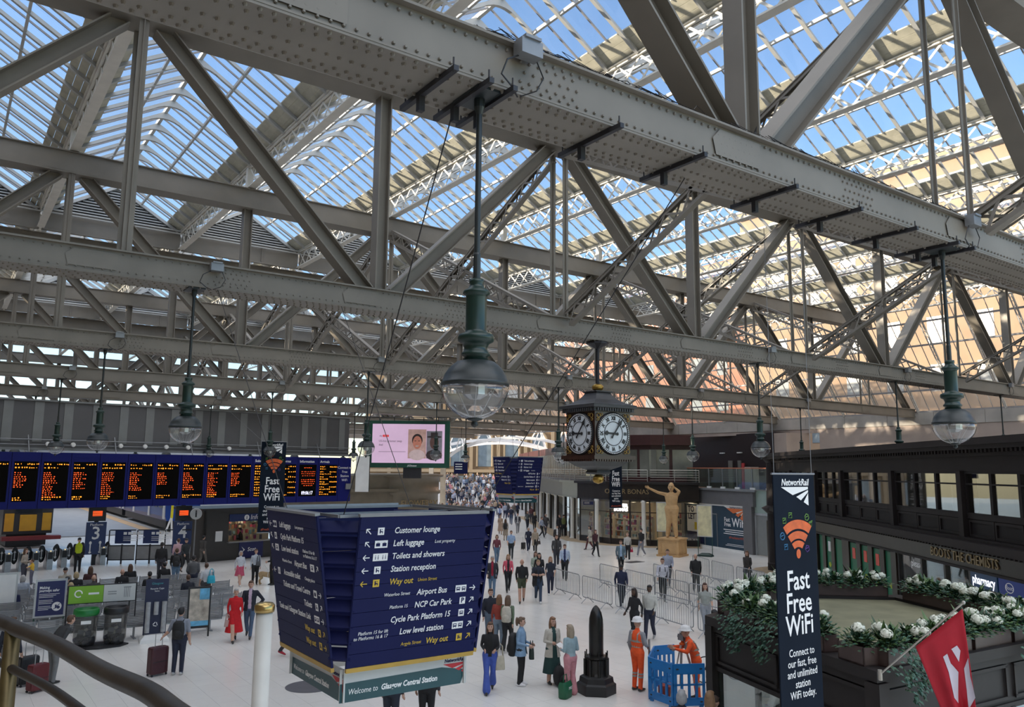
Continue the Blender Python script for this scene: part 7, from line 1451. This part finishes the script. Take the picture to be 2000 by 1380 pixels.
person(1461, 1145, 1.70, -20, 'woman in dark coat walking near the chemist corner', (.035, .03, .028), (.02, .02, .025), (.13, .06, .03), 'long', 'walk', True, coat=((.035, .03, .028), .70))
HV = (.85, .10, .02); GH = (.27, .28, .30)
p = person(1246, 1348, 1.78, 140, 'workman in orange hi-vis vest and white helmet holding a staff', GH, HV, (.72, .72, .72), 'helmet', 'stand', vest=HV, bands=True, shoe=(.04, .04, .035), wr=[(-.12, -.26, 1.06), None], el=[(-.26, -.02, 1.14), None])
q = at_person(p, (-.14, -.30, 0)); o = thing('survey_staff', 'grey survey staff held upright by the workman in the vest', 'pole', (q.x, q.y, 0)); mb = MB(); mb.bx(-.025, .025, -.015, .015, 0, 1.25); mb.build('staff', GREY, o)
person(1362, 1366, 1.78, -80, 'workman in full orange hi-vis and white helmet at the survey level', HV, HV, (.72, .72, .72), 'helmet', 'stand', skin=1, bands=True, lean=(0, -.35, 0), wr=[(-.10, -.45, 1.24), (.10, -.42, 1.22)], el=[(-.26, -.18, 1.20), (.26, -.18, 1.18)])
person(1398, 1318, 1.74, 150, 'cyclist in navy jacket beside the kiosk', (.015, .025, .05), (.02, .02, .03), BK, 'cap', 'stand')
t_ = G(1331, 1350, 1.62); person(0, 0, 1.64, 175, 'grey-haired person at the lower edge before the blue barriers', (.02, .02, .03), BK, (.30, .31, .33), 'bob', 'stand', True, pos=(t_.x, t_.y, 0)); t_ = G(1386, 1352, 1.64); person(0, 0, 1.66, 160, 'brown-haired person at the lower edge before the blue barriers', (.05, .04, .05), BK, (.22, .13, .07), 'long', 'stand', True, pos=(t_.x, t_.y, 0)); t_ = G(1396, 1362, 1.5); person(0, 0, 1.52, 170, 'person in purple jacket at the lower edge beside the kiosk', (.12, .03, .28), BK, (.05, .03, .02), 'cap', 'stand', True, pos=(t_.x, t_.y, 0))
t_ = G(1669, 1127, 1.7); person(0, 0, 1.74, 20, 'man in dark coat behind the kiosk flowers by the green doors', (.03, .03, .035), BK, GHR, 'bald', 'stand', pos=(t_.x, t_.y, 0))
# seated waiting people (backs to the balcony)
def seated(px, row, label, top, hair, style='short', fem=False, skin=0):
    Y = row+.26; d = ray(px, 1160); k_ = (Y-CAM.y)/d.y; x = CAM.x+d.x*k_
    person(0, 0, 1.74, 180, label, top, (.03, .03, .04), hair, style, 'sit', fem, skin, pos=(x, Y, .02), rz=PI+.0, group='people waiting on the benches')
for q in ((124, 38.6, 'seated person in cream jacket and black cap on the rear bench row', (.36, .32, .26), BK, 'cap'), (146, 36.9, 'seated blonde person in black on the fifth bench row', BK, BLD, 'bob'), (173, 38.6, 'seated person with reddish long hair on the rear bench row', (.06, .02, .02), BRN, 'long'), (251, 38.6, 'seated person with long brown hair on the rear bench row', (.02, .02, .02), BRN, 'long'), (318, 38.6, 'seated person in black on the right end of the rear bench row', BK, BK, 'short'),
          (236, 36.9, 'seated bald man in black on the fifth bench row', BK, BRN, 'bald'), (42, 36.9, 'seated white-haired person in pale blue on the fifth bench row', (.34, .38, .44), GHR, 'bob'), (129, 35.5, 'seated person in dark cap on the fourth bench row', (.04, .04, .05), BK, 'cap'), (181, 35.5, 'seated balding man on the fourth bench row', (.05, .05, .05), BRN, 'bald'), (137, 33.7, 'seated blonde person on the third bench row', BK, BLD, 'bob'), (127, 31.9, 'seated bald man in blue on the second bench row', (.05, .10, .17), BRN, 'bald'),
          (24, 33.7, 'seated person in navy jacket at the left end of the third bench row', (.015, .02, .07), BK, 'short'), (247, 31.9, 'seated person in dark green hood on the second bench row', (.06, .07, .065), (.03, .03, .03), 'short'), (290, 35.5, 'seated person in black on the fourth bench row', BK, BK, 'short'), (366, 33.7, 'seated man in navy at the right end of the third bench row', (.015, .018, .03), BRN, 'short')): seated(*q)
# crowd streaming in from the far entrance
random.seed(21); CR = 0; CC = [BK, BK, NV, GRY, (.05, .05, .06), (.03, .03, .035), TANC, (.30, .33, .42), (.45, .18, .2), (.12, .10, .09), (.25, .25, .27), WHT, (.08, .12, .18)]
CN = ['black', 'jet black', 'navy', 'grey', 'charcoal', 'soot grey', 'tan', 'pale blue', 'rose', 'brown', 'light grey', 'white', 'steel blue']; HC = [BRN, BK, BLD, GHR, (.12, .06, .03)]; WD = ['black', 'navy', 'grey', 'brown', 'pale blue', 'rose', 'tan', 'white']
protos = []
for i in range(26):
    ci, bi, hi = i % len(CC), (i*3+i//4) % 4, (i*2+i//5) % 5; st_ = ('short', 'long', 'short', 'bob')[i % 4]; c = CC[ci]; t = person(0, 0, 1.75, 0, 'far crowd walker in %s top, %s trousers and %s %s hair' % (CN[ci], ('black', 'navy', 'denim', 'grey')[bi], ('brown', 'black', 'blond', 'grey', 'chestnut')[hi], st_), c, (BK, NV, DN, GRY)[bi], HC[hi], st_, random.choice(('walk', 'walk2')), i % 2 == 0, pos=(0, 0, 0), rz=0, hires=False, group='crowd coming in from the far entrance'); protos.append(t)
ramp = lambda u, v: Vector((48, 84, 0)).lerp(Vector((66, 74, 0)), u).lerp(Vector((74, 128, 4.3)).lerp(Vector((92, 118, 4.3)), u), v)
spots = []
for i in range(230): u, v = random.uniform(.02, .62), random.uniform(-.15, .82); spots.append(ramp(u, v) if v > 0 else ramp(u, 0)+Vector((-12, -22, 0))*-v*2)
for i in range(50):
    q = G(random.uniform(900, 1035), random.uniform(985, 1014)); spots.append(q)
def shop_x(y):
    for i in range(len(W)-1):
        (xa, ya), (xb, yb) = W[i], W[i+1]
        if ya <= y <= yb: return xa+(xb-xa)*(y-ya)/(yb-ya)
    return 42.0 if y < 50 else 75.0
W = [(46.8, 41.3), (43.9, 43.5), (42.5, 46.3), (42.6, 50.0), (44.5, 54.2), (53.0, 69.0), (64.0, 88.0), (75.0, 106.0), (95.0, 139.0)]
spots = [q for q in spots if q.x < shop_x(q.y)-1.6]
spots = [q for q in spots if 862 < PX(q+Vector((0, 0, 1.7)))[0] < 1075]
# carved wooden statue on a plinth
st = G(1318, 1084); st = Vector((40.3, 37.9, 0)); WOOD = (.52, .33, .155)
pl = thing('statue_plinth', 'square oak plinth under the carved statue', 'plinth', (st.x, st.y, 0), .35); WM = mat('oak_plinth', (.50, .31, .14), .6, 0, .15, 2); mb = MB(); mb.bx(-.72, .72, -.72, .72, 0, 1.15); mb.bx(-.80, .80, -.80, .80, 0, .12); mb.bx(-.77, .77, -.77, .77, 1.08, 1.18); mb.build('block', WM, pl)
for s_ in range(4): R = Matrix.Rotation(s_*PI/2, 3, 'Z'); mb = MB(); [mb.box(R@Vector(c), sz, R) for c, sz in (((0, -.73, .95), (1.1, .03, .06)), ((0, -.73, .25), (1.1, .03, .06)), ((-.52, -.73, .6), (.06, .03, .7)), ((.52, -.73, .6), (.06, .03, .7)))]; mb.build('panel_moulding', WM, pl)
sp_ = person(0, 0, 1.75*2.02, -10, 'carved wooden figure pointing with one arm and holding its head', WOOD, WOOD, WOOD, 'bald', 'stand', legw=1.4, fat=1.18, hs=1.35, pos=(st.x, st.y, 1.18), group='x', el=[(-.42, -.12, 1.46), (.27, -.06, 1.50)], wr=[(-.70, -.22, 1.60), (.12, -.02, 1.62)], an=[(-.15, .03, .09), (.14, -.05, .09)])
sp_['category'] = 'statue'; sp_.name = 'wooden_statue'; del sp_['group']; JOBS[-1].update(skin=WOOD, shoe=WOOD)
finish_people()
for i, q in enumerate(spots):
    s_ = protos[i % len(protos)]; t = copy_tree(s_) if i >= len(protos) else s_; v = Vector((q.x, q.y)).normalized(); f = -v; t.location = q; t.rotation_euler = (0, 0, math.atan2(f.y, f.x)+PI/2+random.uniform(-.5, .5)+(PI if random.random() < .18 else 0)); h = random.uniform(1.6, 1.85); t.scale = (h/1.75,)*3
for s_ in protos[len(spots):]: pass
# guide dog
q = G(519, 1141); dg_ = thing('guide_dog', 'golden guide dog in harness standing by its handler', 'dog', (q.x, q.y, 0), math.atan2(RT.y, RT.x)); DGM = mat('dog_fur', (.40, .28, .15), .9, 0, .15, 12)
mb = MB(); mb.tube([(-.34, 0, .50), (-.2, 0, .50), (.0, 0, .47), (.2, 0, .46), (.32, 0, .52)], [.10, .125, .12, .15, .11], 12); mb.tube([(.28, 0, .52), (.40, 0, .64), (.46, 0, .70)], [.10, .085, .08], 10); mb.ell((.48, 0, .70), (.10, .08, .08), 10, 7); mb.tube([(.52, 0, .68), (.64, 0, .65)], [.055, .04], 8); mb.tube([(-.36, 0, .52), (-.5, 0, .42), (-.58, 0, .30)], [.035, .03, .015], 8)
for y in (-.08, .08):
    mb.ell((.44, y*1.1, .70), (.03, .02, .06), 6, 5); mb.tube([(.24, y, .45), (.23, y, .24), (.25, y, .03)], [.065, .04, .032], 8); mb.ell((.28, y, .03), (.05, .035, .03), 8, 5)
    mb.tube([(-.28, y, .46), (-.22, y, .30), (-.32, y, .19), (-.29, y, .03)], [.085, .06, .035, .03], 8); mb.ell((-.26, y, .03), (.05, .035, .03), 8, 5)
o = mb.build('body', DGM, dg_, True); r_ = o.modifiers.new('r', 'REMESH'); r_.mode = 'VOXEL'; r_.voxel_size = .018; s_ = o.modifiers.new('s', 'SMOOTH'); s_.iterations = 3; r_.use_smooth_shade = True
mb = MB(); n = 16; mb.tube([(.12, .155*math.cos(2*PI*i/n), .47+.155*math.sin(2*PI*i/n)) for i in range(n+1)], .014, 5); mb.tube([(.12, .1, .6), (-.15, .1, .92), (-.15, -.1, .92), (.12, -.1, .6)], .012, 6); mb.build('harness', WHITE, dg_)
# bicycle leaning beside the kiosk
q = G(1408, 1330); bk = thing('bicycle', 'dark bicycle parked beside the planted kiosk', 'bicycle', (q.x, q.y, 0), math.atan2(RT.y, RT.x)+.35)
for x in (-.5, .5): mb = MB(); n = 26; mb.tube([(x+.33*math.cos(2*PI*i/n), 0, .34+.33*math.sin(2*PI*i/n)) for i in range(n+1)], .016, 6, False); [mb.tube([(x, 0, .34), (x+.32*math.cos(a), 0, .34+.32*math.sin(a))], .002, 4) for a in np.linspace(0, 6.1, 16)]; mb.build('wheel', BLACK, bk)
mb = MB(); [mb.tube([a, b], .016, 6) for a, b in (((-.5, 0, .34), (-.1, 0, .32)), ((-.1, 0, .32), (-.2, 0, .85)), ((-.18, 0, .75), (.36, 0, .80)), ((-.1, 0, .32), (.38, 0, .72)), ((-.5, 0, .34), (-.18, 0, .75)), ((.5, 0, .34), (.36, 0, .88)))]; mb.build('frame', DARK, bk); mb = MB(); mb.ell((-.22, 0, .90), (.13, .06, .03), 10, 6); mb.build('saddle', BLACK, bk); mb = MB(); mb.tube([(.36, -.22, .93), (.36, 0, .95), (.36, .22, .93)], .013, 6); [mb.tube([(.36, y, .93), (.47, y, .93), (.49, y, .85), (.42, y, .80)], .013, 6) for y in (-.22, .22)]; mb.build('drop_handlebar', BLACK, bk)
# ================================================================== lettering becomes plain mesh
dg = bpy.context.evaluated_depsgraph_get()
for o in [q for q in scene.objects if q.type == 'FONT']:
    me = bpy.data.meshes.new_from_object(o.evaluated_get(dg)); nm = o.name; par = o.parent; mw = o.matrix_local.copy(); cu = o.data
    bpy.data.objects.remove(o); bpy.data.curves.remove(cu)
    if len(me.polygons): n = put(nm.split('.')[0], me, par); n.matrix_local = mw
